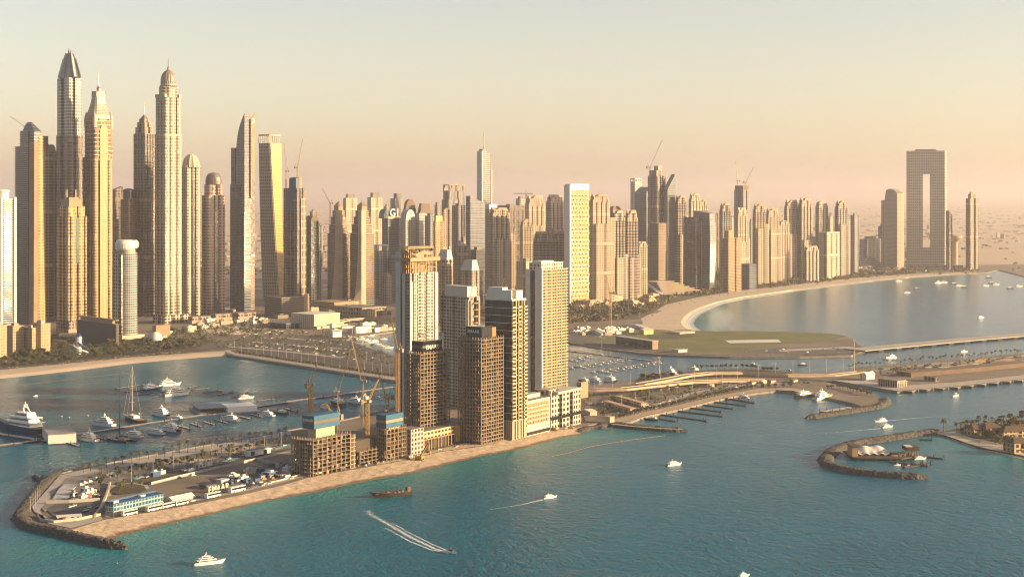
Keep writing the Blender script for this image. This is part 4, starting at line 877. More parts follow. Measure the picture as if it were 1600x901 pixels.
b = MB(); b.box(w * .02, w * .14, -d * .5 - 3, -d * .5 - .02, s.z(310), s.z(186)); s.part('blade', b, FM['sail'])
b = MB(); b.box(w * .1, w * .5, -d * .5 - 1.2, -d * .5 - .85, s.z(400), s.z(397)); s.part('ledge', b, M_WHITE)
b = MB(); b.loft([[(w * .15, y, s.z(268)), (w * .5, y, s.z(268)), (w * .5, y, s.z(176)), (w * .15, y, s.z(186))] for y in (-d * .5 - .8, -d * .5 - .02)], 0); b.face([(w * .15, -d * .5 - .8, s.z(268)), (w * .5, -d * .5 - .8, s.z(268)), (w * .5, -d * .5 - .8, s.z(176)), (w * .15, -d * .5 - .8, s.z(186))]); s.part('blade', b, M_TAN)
swm = mat('dark_marks', (0.06, 0.04, 0.035), 0.5)
for k in range(9):                            # the swirling dark marks down the lit side
    b = MB(); zc = s.z(285 + k * 13); a0 = R(40 * k)
    pts = [(w * (.31 + .15 * math.sin(a0 + t * 1.1)), zc + (t - 2) * 4.5) for t in range(5)]
    for p, q in zip(pts, pts[1:]): b.face([(p[0] - 2.2, -d * .5 - .12, p[1]), (p[0] + 2.2, -d * .5 - .12, p[1]), (q[0] + 2.2, -d * .5 - .12, q[1]), (q[0] - 2.2, -d * .5 - .12, q[1])])
    s.part('marking', b, swm)
b = MB(); n = 18; rr = 4.6; zc = s.z(189)      # ring emblem near the top
b.loft([[(w * .27 + r_ * math.cos(2 * math.pi * i / n), -d * .5 - yy, zc + r_ * math.sin(2 * math.pi * i / n)) for i in range(n)] for r_, yy in ((rr, .15), (rr, 1.2), (rr * .6, 1.2), (rr * .6, .15))], 0); s.part('emblem', b, M_WHITE)
# twisted tower
P0 = G(422, 470, LZ); kk = P0.y / F
root = thing('skyscraper', 'twisting tower with sun-glint gold coloured into one face and an open frame on top', 'tower', P0); zt = lambda py: zpix(py, P0.y)
b = MB(); n = 74; a = 25.5 * kk; rings = []; ms = []
for k in range(n + 1):
    t = k / n; ang = R(51 + 32 * (1 - t)); z = zt(224) * t; c, s_ = math.cos(ang), math.sin(ang)
    q = a; f = fp(q, q * 1.05, (), q * .06)
    shift_x = (5 * (1 - t) ** 1.3) * kk
    rings.append([(x * c - y * s_ + shift_x, x * s_ + y * c, z) for x, y in f])
b.loft(rings, 0, 1, None, 2.6)
for i_ in range(n * 8):
    if i_ % 8 == 0: b.m[i_] = 2  # the sun's golden glint is put into this face's colour
tw = b.build('shaft', [facade('twisted_screen', (0.34, 0.27, 0.21), (0.035, 0.03, 0.028), bay=5.2, fl=7.2, wu=.6, wv=.6, rough=.5, grough=.15, gmetal=.2, bump=.2), M_ROOF, facade('gold_glint_screen', (0.75, 0.52, 0.20), (0.55, 0.38, 0.14), bay=2.6, fl=3.6, wu=.5, wv=.62, rough=.3, grough=.12, gmetal=.7, bump=.2)], root)
b = MB(); top = rings[-1]
for i in range(len(top)):
    p, q = Vector(top[i]), Vector(top[(i + 1) % len(top)])
    for t in (0, .2, .4, .6, .8):
        m_ = p.lerp(q, t); b.tube(m_, m_ + Vector((0, 0, zt(211) - zt(224))), .9, n=4)
b.loft([[Vector(p) + Vector((0, 0, zt(213) - zt(224))) for p in top], [Vector(p) + Vector((0, 0, zt(210.5) - zt(224))) for p in top]], 0); b.build('crown_frame', M_CREAM, root)
# blue sheeted construction tower
s = Spot('construction_tower', 'unfinished dark tower wrapped in blue sheeting at its top, with two upright cranes', 'tower', 443, 464, 477, 494, 48)
w, d = s.w, s.d
seg(s, 'shaft', fp(w, d, SIDE2), 0, s.z(294), FM['brown'])
b = MB(); b.box(w * .5 + .02, w * .62, -d * .5, d * .4, 0, s.z(300), 0, 0, 5); b.box(-w * .1, w * .5, -d * .56, -d * .5 - .05, 0, s.z(310), 0, 0, 5); s.part('open_floors', b, facade('open_concrete_floors', (0.55, .38, .24), (0.04, .03, .025), bay=6, fl=14, wu=.7, wv=.8))
b = MB(); b.box(-w * .5 - .4, -w * .46, -d * .45, d * .1, s.z(310), s.z(292)); b.box(-w * .3, w * .05, -d * .3, d * .2, s.z(294) + .05, s.z(278)); b.box(-w * .505 - .5, -w * .5 - .05, -d * .2, d * .3, s.z(330), s.z(296)); s.part('sheeting', b, M_BLUE)
b = MB(); b.box(w * .1, w * .42, -d * .3, d * .3, s.z(294) + .05, s.z(277)); s.part('core', b, M_TAN)
luffing_crane('left upright luffing crane on the blue-sheeted tower', s.c + Vector((-16, 0, s.z(296))), s.z(268) - s.z(296), s.z(224) - s.z(268), 88, 180, M_YELLOW, 2.2)
luffing_crane('right upright luffing crane on the blue-sheeted tower', s.c + Vector((4, 10, s.z(279))), s.z(262) - s.z(279), (s.z(219) - s.z(262)) * 1.05, 80, 0, M_YELLOW, 2.2)
s2 = Spot('parking_block', 'banded open concrete block at the foot of the blue-sheeted tower', 'car park', 414, 440, 483, 496, 40)
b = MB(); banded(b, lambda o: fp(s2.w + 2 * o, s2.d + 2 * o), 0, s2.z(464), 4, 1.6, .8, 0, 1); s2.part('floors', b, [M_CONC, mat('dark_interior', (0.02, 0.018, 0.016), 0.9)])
b = MB(); b.box(s2.w * .3, s2.w * .48, -s2.d * .5 - 1.2, -s2.d * .5 - .9, 0, s2.z(458)); s2.part('stair_core', b, M_TAN)
block('dark arch-topped tower right of the blue-sheeted tower', 475, 486, 498, 480, 345, 'dark', cap='arch', captop=337, capm=M_BROWN, group=None)
block('dull brown tower against the left stepped pyramid-topped tower', 488, 494, 502, 470, 352, 'brown', group=None)
# twin stepped towers
for lab, (x0, x_, x1, base, top, pk) in (('left', (512, 529, 546, 478, 338, 314)), ('right', (547, 565, 584, 480, 338, 315))):
    s = Spot('hotel_tower', '%s one of two matching stepped towers with small pyramid tops and a pale curved spine' % lab, 'hotel', x0, x_, x1, base, 46, 'twin stepped hotel towers'); w, d = s.w, s.d
    for i, (k, py) in enumerate(((1.0, 366), (.84, 352), (.68, 340), (.54, 330))):
        z0 = 0 if i == 0 else s.z((366, 352, 340)[i - 1]) + 1.6
        b = MB(); banded(b, lambda o: [(-w * (k - .5) if False else -w / 2 * k - o, -d / 2 * k - o), (w / 2 * k + o, -d / 2 * k - o), (w / 2 * k + o, d / 2 * k + o), (-w / 2 * k - o, d / 2 * k + o)], z0, s.z(py), 4.4, 1.7, 1.0, 0, 1); s.part('shaft' if i == 0 else 'setback', b, [M_TAN, M_GLAZ])
    b = MB(); rings = []
    for t in (0, .1, .2, .3, .45, .7, 1):
        z = s.z(328) * t; e = (1 - t) ** 3 * 14 * 1.0
        rings.append([(-w * .5 - 2.2 - e, -d * .28, z), (-w * .5 - 2.4, -d * .5 - 2.4, z), (-w * .2, -d * .5 - 2.4, z), (-w * .2, -d * .28, z)])
    b.loft(rings, 0, 0); s.part('spine', b, M_BEIGE)
    b = MB(); b.prism(fp(w * .42, d * .42), s.z(330) + 2, s.z(322), 0, 0); s.part('roof_lantern', b, M_TAN)
    b = MB(); b.prism(fp(w * .46, d * .46), s.z(322) + .05, s.z(pk), 0, 0, top=fp(.6, .6)); s.part('pyramid_roof', b, M_COPPER)
    spire(s, s.z(pk) - 1, pk - 14, .5)
s = Spot('hotel_podium', 'long low beige podium under the twin stepped towers', 'hotel', 478, 566, 604, 494, 46)
b = MB(); b.prism(fp(s.w, s.d), 0, 16, 0, 1, 5); s.part('hall', b, [facade('podium_wall', (0.40, .31, .22), bay=8, fl=8, wu=.6, wv=.45), M_ROOF])
b = MB(); b.box(-s.w * .42, s.w * .42, s.d * .02, s.d * .42, 16.05, 22, 0, 0); s.part('upper_hall', b, M_TAN)

# ------------------------------------------------------------------ middle cluster
s = Spot('office_tower', 'grey glass tower with a curved fin and white rooftop letters', 'tower', 597, 606, 626, 456, 46, GRP_FAR)
seg(s, 'shaft', fp(s.w, s.d, [(0, .2, .8, 1.5)]), 0, s.z(341), FM['glass'])
b = MB(); b.box(-s.w * .5, s.w * .5, -s.d * .5, s.d * .4, s.z(341) + .05, s.z(338)); s.part('roof_slab', b, M_CREAM)
b = MB(); vault(b, s.w * .6, s.d * .9, s.z(341), s.z(326), 0, 'y'); o = s.part('curved_fin', b, FM['glass']); o.location.x = -s.w * .5
def letters(text, size, loc, rot, m, parent=None, name='lettering', depth=.3, space=1.0):
    cu = bpy.data.curves.new(name, 'FONT'); cu.body = text; cu.size = size; cu.extrude = depth; cu.align_x = 'CENTER'; cu.space_character = space; cu.offset = size * .012
    cu.materials.append(m); tmp = bpy.data.objects.new(name + '_curve', cu); COL.objects.link(tmp)
    bpy.context.view_layer.update(); me = bpy.data.meshes.new_from_object(tmp.evaluated_get(bpy.context.evaluated_depsgraph_get()))
    bpy.data.objects.remove(tmp); bpy.data.curves.remove(cu); o = bpy.data.objects.new(name, me); COL.objects.link(o); o.location = loc; o.rotation_euler = rot
    if parent: o.parent = parent
    return o
letters('G1', s.w * .62, (0, -s.d * .5, s.z(338) + .5), (R(90), 0, 0), M_WHITE, s.root, depth=2)
block('blue glass tower with white fins and a white arched crown, just above the netted tower', 624, 634, 650, 458, 342, 'white', cap='arch', captop=327, capm=M_PALEGREY, rec=[(0, .15, .42, 2), (0, .58, .85, 2), (3, .3, .7, 2)])
block('white banded tower between the white-crowned tower and the grey slab', 649, 655, 666, 456, 334, 'grey', bandm=True, captop=331)
block('plain grey tower beside the bright gold slab', 664, 672, 681, 458, 337, 'grey')
block('bright gold sunlit slab with two little roof arches', 677, 680, 693, 464, 345, 'gold', captop=337, capm=M_GOLD, capk=.8)
s = Spot('apartment_tower', 'grey blue tower with a pale open arch frame at its head', 'tower', 582, 590, 607, 470, 44, GRP_FAR)
seg(s, 'shaft', fp(s.w, s.d, [(0, .3, .7, 2)]), 0, s.z(392), FM['grey'])
b = MB(); b.box(-s.w * .5, -s.w * .34, -s.d * .5, s.d * .5, s.z(392) + .05, s.z(384)); b.box(s.w * .34, s.w * .5, -s.d * .5, s.d * .5, s.z(392) + .05, s.z(384)); b.box(-s.w * .5, s.w * .5, -s.d * .5, s.d * .5, s.z(384) + .05, s.z(382)); s.part('arch_frame', b, M_PALEGREY)
for lab, a in (('blue grey slab behind the left edge of the netted tower', (606, 612, 622, 470, 402, 'glass')), ('dim grey slab low between the arch frame tower and netted tower', (598, 604, 612, 476, 430, 'grey')), ('tan brown tower half hidden behind the netted white tower', (708, 712, 720, 470, 400, 'tan'))):
    block(lab, *a, group=GRP_FAR)
for lab, (x0, x_, x1, base, top, ct) in (('tower with sloped grey roof and gold side just behind the netted white tower', (683, 698, 708, 498, 405, 390)), ('smaller tower with sloped grey roof and gold side above the concrete tower', (719, 737, 749, 500, 422, 406))):
    s = Spot('apartment_tower', lab, 'tower', x0, x_, x1, base, 46, GRP_FAR); w, d = s.w, s.d
    seg(s, 'shaft', fp(w, d, [(0, .35, .65, 1.5)]), 0, s.z(top), FM['tan'])
    b = MB(); b.loft([[(x, y, s.z(top) + .05) for x, y in fp(w, d)], [(-w * .1, -d * .3, s.z(ct)), (w * .45, -d * .3, s.z(ct)), (w * .45, d * .4, s.z(ct)), (-w * .1, d * .4, s.z(ct))]], 0, 0); s.part('sloped_roof', b, M_PALEGREY)
block('grey tower with small stepped head in the middle of the skyline', 716, 724, 732, 456, 376, 'grey', captop=370)
block('grey brown building with pale square head left of the dark slim slabs', 711, 718, 732, 470, 384, 'tan', captop=378, capm=M_PALEGREY)
block('dark green slab behind the sloped-roof tower', 735, 744, 758, 478, 390, 'dark')

# ------------------------------------------------------------------ gold gridded tower
s = Spot('hotel_tower', 'gold gridded tower with white side strip and flat white top', 'hotel', 883, 891, 921, 476, 40); w, d = s.w, s.d
b = MB(); b.prism(fp(w * .97, d), 0, s.z(297), 0, 1, 4.2); s.part('shaft', b, [facade('irregular_gold_grid', (0.56, 0.39, 0.16), (0.04, 0.028, 0.016), bay=4.6, fl=6.6, wu=.56, wv=.5, gvar=.35, bump=1.2), M_ROOF])
b = MB(); b.box(-w * .5 - 3, -w * .5 + .4, -d * .5 - 2, d * .52, 0, s.z(289)); s.part('side_strip', b, M_WHITE)
b = MB(); b.box(-w * .5 + .5, w * .47, -d * .5 - .8, d * .5, s.z(297) + .05, s.z(287.5)); s.part('roof_box', b, M_WHITE)
bm = mat('gold_balcony', (0.60, 0.42, 0.18), 0.6, scale=.2)
for k in range(26):                           # staggered balcony trays
    b = MB(); z = 8 + k * (s.z(300) - 8) / 26
    for j in range(5):
        x = -w * .45 + (j + (.25 if k % 2 else .6)) * w * .18; b.box(x, x + w * .11, -d * .5 - 1.8, -d * .5 - .02, z, z + 2.2)
    s.part('balcony_row', b, bm)
b = MB()
for j in range(7): b.box(-w * .48 + j * w * .155, -w * .48 + j * w * .155 + 1.6, -d * .5 - 2.2, -d * .5 - .05, 0, 10)
s.part('colonnade', b, bm)

# ------------------------------------------------------------------ right end of the skyline
s = Spot('hotel_tower', 'huge twin slab tower joined at top with tall open gap between', 'hotel', 1415, 1416.5, 1479, 420, -13, depth=46.0); w = s.w; d = 46.0
RR = lambda ww, dd: fround(ww, dd, 7, 3)
gx0, gx1 = (1442 - 1447.5) * s.k, (1453 - 1447.5) * s.k
M_ADR = facade('pale_screen_wall', (0.80, 0.67, 0.54), (0.22, 0.20, 0.19), bay=6.2, fl=8.4, wu=.64, wv=.55, gvar=.12, bump=.6)
def offs(f, x): return [(a + x, b_) for a, b_ in f]
lw = gx0 + w / 2; rw = w / 2 - gx1
b = MB(); b.prism(offs(RR(lw, d), -w / 2 + lw / 2), 0, s.z(236), 0, 1, 6.2); s.part('left_slab', b, [M_ADR, M_ROOF])
b = MB(); b.prism(offs(RR(rw, d), w / 2 - rw / 2), 0, s.z(236), 0, 1, 6.2); s.part('right_slab', b, [M_ADR, M_ROOF])
b = MB(); b.box(gx0 - 6, gx1 + 6, -d * .495, d * .495, s.z(272), s.z(236.4), 0, 1, 6.2); s.part('sky_bridge', b, [M_ADR, M_ROOF])
b = MB(); b.box(gx0 - 6, gx1 + 6, -d * .495, d * .495, 0, s.z(387), 0, 1, 6.2); s.part('lower_link', b, [M_ADR, M_ROOF])
b = MB(); b.box(-w * .28, w * .24, -d * .4, d * .4, s.z(236) + .05, s.z(233.5)); s.part('roof_deck', b, M_BEIGE)
b = MB(); b.box(-w * .8, w * .9, -d * .9, d * .3, 0, 14); s.part('podium', b, FM['jbr2'])
s = Spot('hotel_tower', 'hazy tower with rounded shoulder top and glowing right edge, left of the gapped slab', 'tower', 1377, 1402, 1412, 422, 34); w, d = s.w, s.d
arc = [(-.5, 302), (-.3, 297), (0, 295), (.2, 297), (.28, 310), (.3, 314)]
b = MB(); prof_x(b, [(-d * .5, 0)] + [(d * .3, 0)] + [(t * d, s.z(py)) for t, py in reversed(arc)], -w * .5, w * .3); s.part('shaft', b, facade('bronze_grid', (0.44, .35, .27), (.13, .11, .10), bay=4, fl=4, wu=.6, wv=.6))
b = MB(); b.box(-w * .5, w * .3, d * .301, d * .5, 0, s.z(313)); s.part('rear_slab', b, FM['tan'])
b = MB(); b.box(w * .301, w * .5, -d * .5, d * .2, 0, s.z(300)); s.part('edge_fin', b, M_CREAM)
block('slim dark tower just right of the gapped slab', 1478, 1483, 1488, 422, 329, 'brown', group=None, cap='slope', top2=336)
s = Spot('apartment_tower', 'lone slender tower with stepped crown at the far right', 'tower', 1509, 1516, 1529, 422, 40); w, d = s.w, s.d
seg(s, 'shaft', fp(w, d, [(0, .35, .65, 4), (3, .3, .7, 3)]), 0, s.z(310), FM['tan'])
seg(s, 'upper_shaft', fp(w * .66, d * .66), s.z(310) + .05, s.z(303), FM['tan'])
b = MB(); b.box(-w * .2, w * .12, -d * .2, d * .2, s.z(303) + .05, s.z(300)); s.part('crown', b, M_TAN)
block('low dark block behind the rounded-shoulder tower', 1372, 1378, 1386, 416, 353, 'brown', group=None)
# stepped white hotel on the beach
s = Spot('hotel_block', 'low white hotel stepped like a terraced pyramid near the beach', 'hotel', 1342, 1350, 1386, 421, 20, depth=60.0); w, d = s.w, 60.0
for k in range(7):
    b = MB(); f = 1 - k * .125; b.box(-w * .5 * f, w * .5 * f, -d * .5 + k * 4, d * .5, k * 5.6 + .05 * k, (k + 1) * 5.6 - 1.6); b.box(-w * .5 * f - 1, w * .5 * f + 1, -d * .5 + k * 4 - 1.5, d * .5, (k + 1) * 5.6 - 1.58, (k + 1) * 5.6, 1); s.part('terrace', b, [FM['grey'], M_WHITE])
# water-tower-like pylon
P0 = G(1492, 420, LZ); root = thing('water_tower', 'hazy mushroom shaped water tower between the gapped slab and the lone slender tower', 'water tower', P0)
b = MB(); b.lathe([(12, 0), (9, 8), (9, 75), (10, 84)], 14); b.build('stem', M_BEIGE, root)
b = MB(); b.lathe([(10, 84.02), (22, 96), (22, 102), (10, 106), (1, 107)], 18); b.build('tank', M_BEIGE, root)
# ------------------------------------------------------------------ towers on the peninsula
TH = 60
M_FRAME = mat('frame_concrete', (0.34, 0.265, 0.195), 0.9, scale=0.2, amount=0.3)
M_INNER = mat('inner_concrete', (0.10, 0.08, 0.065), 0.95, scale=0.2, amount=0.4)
M_LAMP = None
def frame_building(s, z1, fh=3.5, nx_=7, ny_=4, sl=.7, parent=None, x0=None, x1=None, y0=None, y1=None, z0=0.0, core=True, cw=.95, up=2.4, partitions=True):
    """An unfinished concrete building: slab on slab, columns between, a core and some inner walls. Slabs and columns are parts."""
    w, d = s.w, s.d; x0 = -w / 2 if x0 is None else x0; x1 = w / 2 if x1 is None else x1; y0 = -d / 2 if y0 is None else y0; y1 = d / 2 if y1 is None else y1
    n = max(1, round((z1 - z0) / fh)); fh = (z1 - z0) / n
    b = MB(); b.box(x0 - .5, x1 + .5, y0 - .5, y1 + .5, -sl, 0); proto = b.build('floor_slab', M_FRAME, s.root); proto.location.z = z0 + fh
    for k in range(2, n + 1):
        c = proto.copy(); COL.objects.link(c); c.parent = s.root; c.location.z = z0 + k * fh
    b = MB(); b.box(-cw / 2, cw / 2, -cw / 2, cw / 2, z0, z1 + up); cp = None
    for i in range(nx_ + 1):
        for j in range(ny_ + 1):
            if 0 < i < nx_ and 0 < j < ny_: continue
            x = x0 + (x1 - x0) * i / nx_; y = y0 + (y1 - y0) * j / ny_
            if cp is None: cp = b.build('column', M_FRAME, s.root); c = cp
            else: c = cp.copy(); COL.objects.link(c); c.parent = s.root
            c.location = (x, y, 0)
    if core:
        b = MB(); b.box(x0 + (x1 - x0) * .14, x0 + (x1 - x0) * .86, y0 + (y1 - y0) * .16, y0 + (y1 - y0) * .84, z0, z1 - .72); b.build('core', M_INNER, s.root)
    if partitions:
        b = MB(); q = random.Random(int(abs(s.c.x) * 10))
        for k in range(n):
            z = z0 + k * fh
            for _ in range(int(nx_ * 1.2)):
                i = q.randrange(nx_); ww = (x1 - x0) / nx_; a = x0 + i * ww
                if q.random() < .6: b.box(a + ww * .15, a + ww * q.uniform(.4, .85), y0 + 1.6, y0 + 1.9, z, z + fh * q.choice((.4, .8)) - .02, q.choice((0, 1)))
                else: b.box(a, a + .3, y0 + .9, y0 + 5, z, z + fh - sl - .02)
            for _ in range(ny_):
                j = q.randrange(ny_); ww = (y1 - y0) / ny_; a = y0 + j * ww
                b.box(x0 + 1.6, x0 + 1.9, a + ww * .1, a + ww * q.uniform(.4, .9), z, z + fh - sl - .02, q.choice((0, 1)))
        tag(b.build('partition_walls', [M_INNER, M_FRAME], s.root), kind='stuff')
    return n, fh
def rows(s, name, bx, m, zs):
    """The same piece at several heights, each a part of its own."""
    b = MB(); b.box(*bx); p = None
    for z in zs:
        if p is None: p = b.build(name, m, s.root); c = p
        else: c = p.copy(); COL.objects.link(c); c.parent = s.root
        c.location.z = z
def formwork(s, x0, x1, y0, y1, z0, z1, m_, text=None, tcol=None, m2=None):
    """The box of sheeted formwork round the rising core, in two tones, carrying a name."""
    b = MB(); h = z1 - z0
    b.box(x0, x1, y0, y1, z0, z0 + h * .38, 0); b.box(x0 + .15, x1 - .15, y0 + .15, y1 - .15, z0 + h * .38, z0 + h * .6, 1); b.box(x0, x1, y0, y1, z0 + h * .6, z1, 0)
    o = s.part('formwork', b, [m_, m2 or M_BROWN])
    return o

# netted pale tower, tallest on the left
s = Spot('construction_tower', 'pale concrete tower with netting at its right edge and an open scaffolded crown', 'tower', 618, 640, 684, 650, 52); w, d = s.w, s.d
zt = s.z(425)
fm = facade('pale_tower_grid', (0.56, 0.50, 0.43), (0.045, 0.04, 0.04), bay=4.4, fl=3.5, wu=.62, wv=.68, gvar=.16, bump=.8, grough=.35)
b = MB(); b.prism(fp(w * .94, d * .94, [(0, .06, .14, 2), (0, .34, .40, 2), (0, .60, .66, 2), (3, .3, .42, 2.4), (3, .62, .74, 2.4)]), 0, zt, 0, 1, 4.4); s.part('shaft', b, [fm, M_ROOF])
pn = mat('tower_pale_panel', (0.62, 0.61, 0.58), .6, scale=.1, amount=.12)
b = MB(); b.box(-w * .5, -w * .47 - .05, d * .16, d * .5, 0, s.z(392)); b.box(-w * .5, -w * .47 - .05, -d * .16, d * .02, 0, zt * .99); s.part('side_panel', b, pn)
b = MB(); b.box(-w * .49, -w * .40, -d * .52, -d * .47 - .05, 0, s.z(438)); s.part('side_panel', b, pn)
b = MB(); b.box(w * .40, w * .50, -d * .53, -d * .47 - .05, 0, s.z(426)); s.part('side_panel', b, pn)
for u0, u1 in ((-.22, -.06), (.08, .24)): rows(s, 'balcony', (w * u0, w * u1, -d * .47 - 1.5, -d * .47 - .03, 0, 1.1), pn, [k * 3.5 + .3 for k in range(min(48, int(zt / 3.5)))])
b = MB(); z0 = zt + .1                        # raw upper floors, wider
for z in (s.z(418), s.z(411)): b.box(-w * .47, w * .47, -d * .47, d * .47, z, z + .6)
b.box(-w * .5, w * .56, -d * .56, d * .5, s.z(407.5), s.z(401.5)); b.box(-w * .34, w * .3, -d * .34, d * .34, zt, s.z(393)); s.part('upper_floors', b, mat('raw_upper_concrete', (0.50, .36, .22), .85, scale=.3, amount=.35))
b = MB()
for i in range(9):
    x = -w * .46 + w * .115 * i; b.box(x - .4, x + .4, -d * .46, -d * .44, zt, s.z(401)); b.box(x - .3, x + .3, -d * .3, -d * .28, s.z(401), s.z(386))
for i in range(7): b.box(-w * .46, -w * .44, -d * .46 + d * .15 * i - .4, -d * .46 + d * .15 * i + .4, zt, s.z(390))
for z in (s.z(397), s.z(392), s.z(388)): b.box(-w * .46, w * .42, -d * .31, -d * .29, z, z + .7); b.box(-w * .46, -w * .44, -d * .3, d * .4, z, z + .7)
b.box(-w * .48, w * .42, -d * .36, d * .4, s.z(386), s.z(384.6)); s.part('scaffold_crown', b, mat('scaffold', (0.50, .33, .16), .7, scale=.5))
rc = random.Random(3); b = MB()
for _ in range(46):
    x, z = rc.uniform(-w * .45, w * .4), rc.uniform(zt + 2, s.z(388)); b.box(x, x + rc.uniform(1.5, 5), -d * .3 + rc.uniform(-3, 0), -d * .29, z, z + rc.uniform(.8, 3))
s.part('site_panels', b, M_INNER)
# second pale tower
s = Spot('apartment_tower', 'grey gridded concrete tower with a pale flat roof box, behind the two bare frames', 'tower', 688, 733, 750, 640, 40); w, d = s.w, s.d
zt = s.z(462)
b = MB(); b.prism(fp(w, d, [(3, .05, .12, 2), (3, .46, .52, 1.5), (0, .3, .7, 2.5)]), 0, zt, 0, 1, 4.4); s.part('shaft', b, [facade('grey_tower_grid', (0.46, 0.43, 0.39), (0.035, .033, .035), bay=5, fl=3.6, wu=.68, wv=.66, gvar=.14, bump=.9), M_ROOF])
b = MB(); b.box(-w * .5 - .8, -w * .5 - .05, -d * .5, -d * .38, 0, s.z(466)); b.box(-w * .5 - .8, -w * .5 - .05, d * .36, d * .44, 0, s.z(520)); s.part('side_panel', b, pn)
b = MB(); b.box(-w * .45, w * .4, -d * .42, d * .36, zt + .05, s.z(446)); s.part('roof_box', b, mat('pale_blue_panel', (0.55, 0.58, 0.60), .55, scale=.2, amount=.1))
b = MB()
for sx in (-.42, .3): b.box(w * sx, w * (sx + .14), -d * .5 - 1.4, -d * .5 - .05, 0, zt * .97)
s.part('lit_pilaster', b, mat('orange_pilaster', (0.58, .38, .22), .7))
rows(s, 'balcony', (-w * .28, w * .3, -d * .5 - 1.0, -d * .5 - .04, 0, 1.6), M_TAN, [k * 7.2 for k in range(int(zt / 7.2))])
# first frame tower
s = Spot('construction_tower', 'bare concrete frame tower with dark formwork sign box, in front of the netted tower', 'tower', 632, 657, 702, 698, 52); w, d = s.w, s.d
frame_building(s, s.z(550), 3.5, 9, 7, .6, cw=.75)
formwork(s, -w * .34, w * .34, -d * .34, d * .34, s.z(550) + 1, s.z(531), M_DARK)
letters('EMAAR', w * .5 / 3.6, (-w * .01, -d * .34 - .2, s.z(544)), (R(90), 0, 0), M_WHITE, s.root, depth=.12)
b = MB(); b.box(-w * .3, w * .3, -d * .3, d * .3, s.z(550), s.z(550) + 1); s.part('core', b, M_TAN)
luffing_crane('short crane with raised pale jib on the bare frame tower with the dark sign box', s.c + Vector((-4, 2, s.z(533))), 6, 17, 24, 10, M_CREAM, 1.6)
# second frame tower
s = Spot('construction_tower', 'orange-lit bare concrete frame tower with black formwork sign box, between two finished towers', 'tower', 716, 752, 786, 695, 56); w, d = s.w, s.d
frame_building(s, s.z(528), 3.5, 9, 8, .6, cw=.75)
b = MB(); b.box(-w * .38, w * .1, -d * .4, d * .3, s.z(528) + .6, s.z(508)); o = s.part('formwork', b, M_DARK)
letters('EMAAR', d * .56 / 3.6, (-w * .38 - .2, -d * .05, s.z(518)), (R(90), 0, R(-90)), M_WHITE, s.root, depth=.12)
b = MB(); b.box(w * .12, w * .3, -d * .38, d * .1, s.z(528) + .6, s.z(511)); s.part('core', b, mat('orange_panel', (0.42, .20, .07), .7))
# dark banded tower
s = Spot('apartment_tower', 'dark glass tower with thin white floor lines and cream lit balconies on the peninsula', 'tower', 758, 800, 825, 687, 54); w, d = s.w, s.d
zt = s.z(468)
gl = facade('dark_banded_glass', (0.05, .05, .045), (0.022, .025, .024), bay=3.2, fl=3.5, wu=.9, wv=.98, gvar=.05, grough=.08)
b = MB(); banded(b, lambda o: [(-w * .5 - o, -d * .5 - o), (w * .38, -d * .5 - o), (w * .38, d * .5 + o), (-w * .5 - o, d * .5 + o)], 18, zt, 7.0, .4, .5, 0, 1, 2, 3.2); s.part('shaft', b, [M_WHITE, gl, M_ROOF])
bl = mat('cream_balcony', (0.60, .47, .28), .6, scale=.2, amount=.12)
for u0, u1, dp in ((-.5, -.34, 2.0), (-.14, .02, 1.6), (.2, .38, 2.0)):
    rows(s, 'balcony', (w * u0 - (1.4 if u0 < -.4 else 0), w * u1, -d * .5 - dp, -d * .5 - .72, -.1, 1.2), bl, [18 + k * 3.5 for k in range(min(33, int((zt - 18) / 3.5)))])
b = MB(); b.box(w * .381, w * .5, -d * .36, d * .4, 0, zt * .97, 0, 0); s.part('right_slab', b, facade('cream_grid', (0.60, .50, .34), (0.05, .045, .03), bay=4, fl=3.5, wu=.6, wv=.6, gvar=.12))
for u in (-.32, -.16, .04, .18):
    b = MB(); b.box(w * u, w * u + 1.0, -d * .5 - 1.3, -d * .5 - .73, 0, zt); s.part('fin', b, bl)
b = MB(); b.box(-w * .5 - .5, w * .4, -d * .5 - .5, d * .5, 0, 18, 0, 0); s.part('base', b, facade('base_fins', (0.46, .42, .36), (0.10, .09, .08), bay=2.4, fl=18, wu=.4, wv=.94, bump=.8))
b = MB(); b.box(-w * .5, w * .38, -d * .5, d * .5, zt + .6, zt + 1.6); b.box(-w * .42, -w * .1, -d * .1, d * .42, zt + 1.62, s.z(448)); b.box(-w * .05, w * .34, -d * .4, d * .44, zt + 1.62, s.z(453)); b.box(-w * .46, -w * .42, -d * .46, d * .46, zt + 1.6, s.z(452)); s.part('roof_plant', b, M_WHITE)
# tallest finished tower
s = Spot('apartment_tower', 'tallest cream tower with rows of gold-lit balconies and a dark slot on its shaded end', 'tower', 823, 847, 885, 626, 56); w, d = s.w, s.d
zt = s.z(421)
b = MB(); banded(b, lambda o: [(-w * .5, -d * .5 - o), (w * .5 + o, -d * .5 - o), (w * .5 + o, d * .5 + o), (-w * .5, d * .5 + o)], 0, zt, 3.5, 1.1, 1.5, 0, 1, 2, 3.6); s.part('shaft', b, [bl, facade('gold_tower_windows', (0.36, .27, .15), (0.045, .032, .018), bay=3.6, fl=3.5, wu=.72, wv=.9, gvar=.12, grough=.1), M_ROOF])
ew = mat('shaded_end_wall', (0.80, .76, .70), .75, scale=.1, amount=.15)
b = MB(); b.box(-w * .5 - 2, -w * .5 - .02, -d * .5 - 1, -d * .1, 0, s.z(417)); b.box(-w * .5 - 2, -w * .5 - .02, d * .22, d * .5, 0, s.z(419)); s.part('end_wall', b, ew)
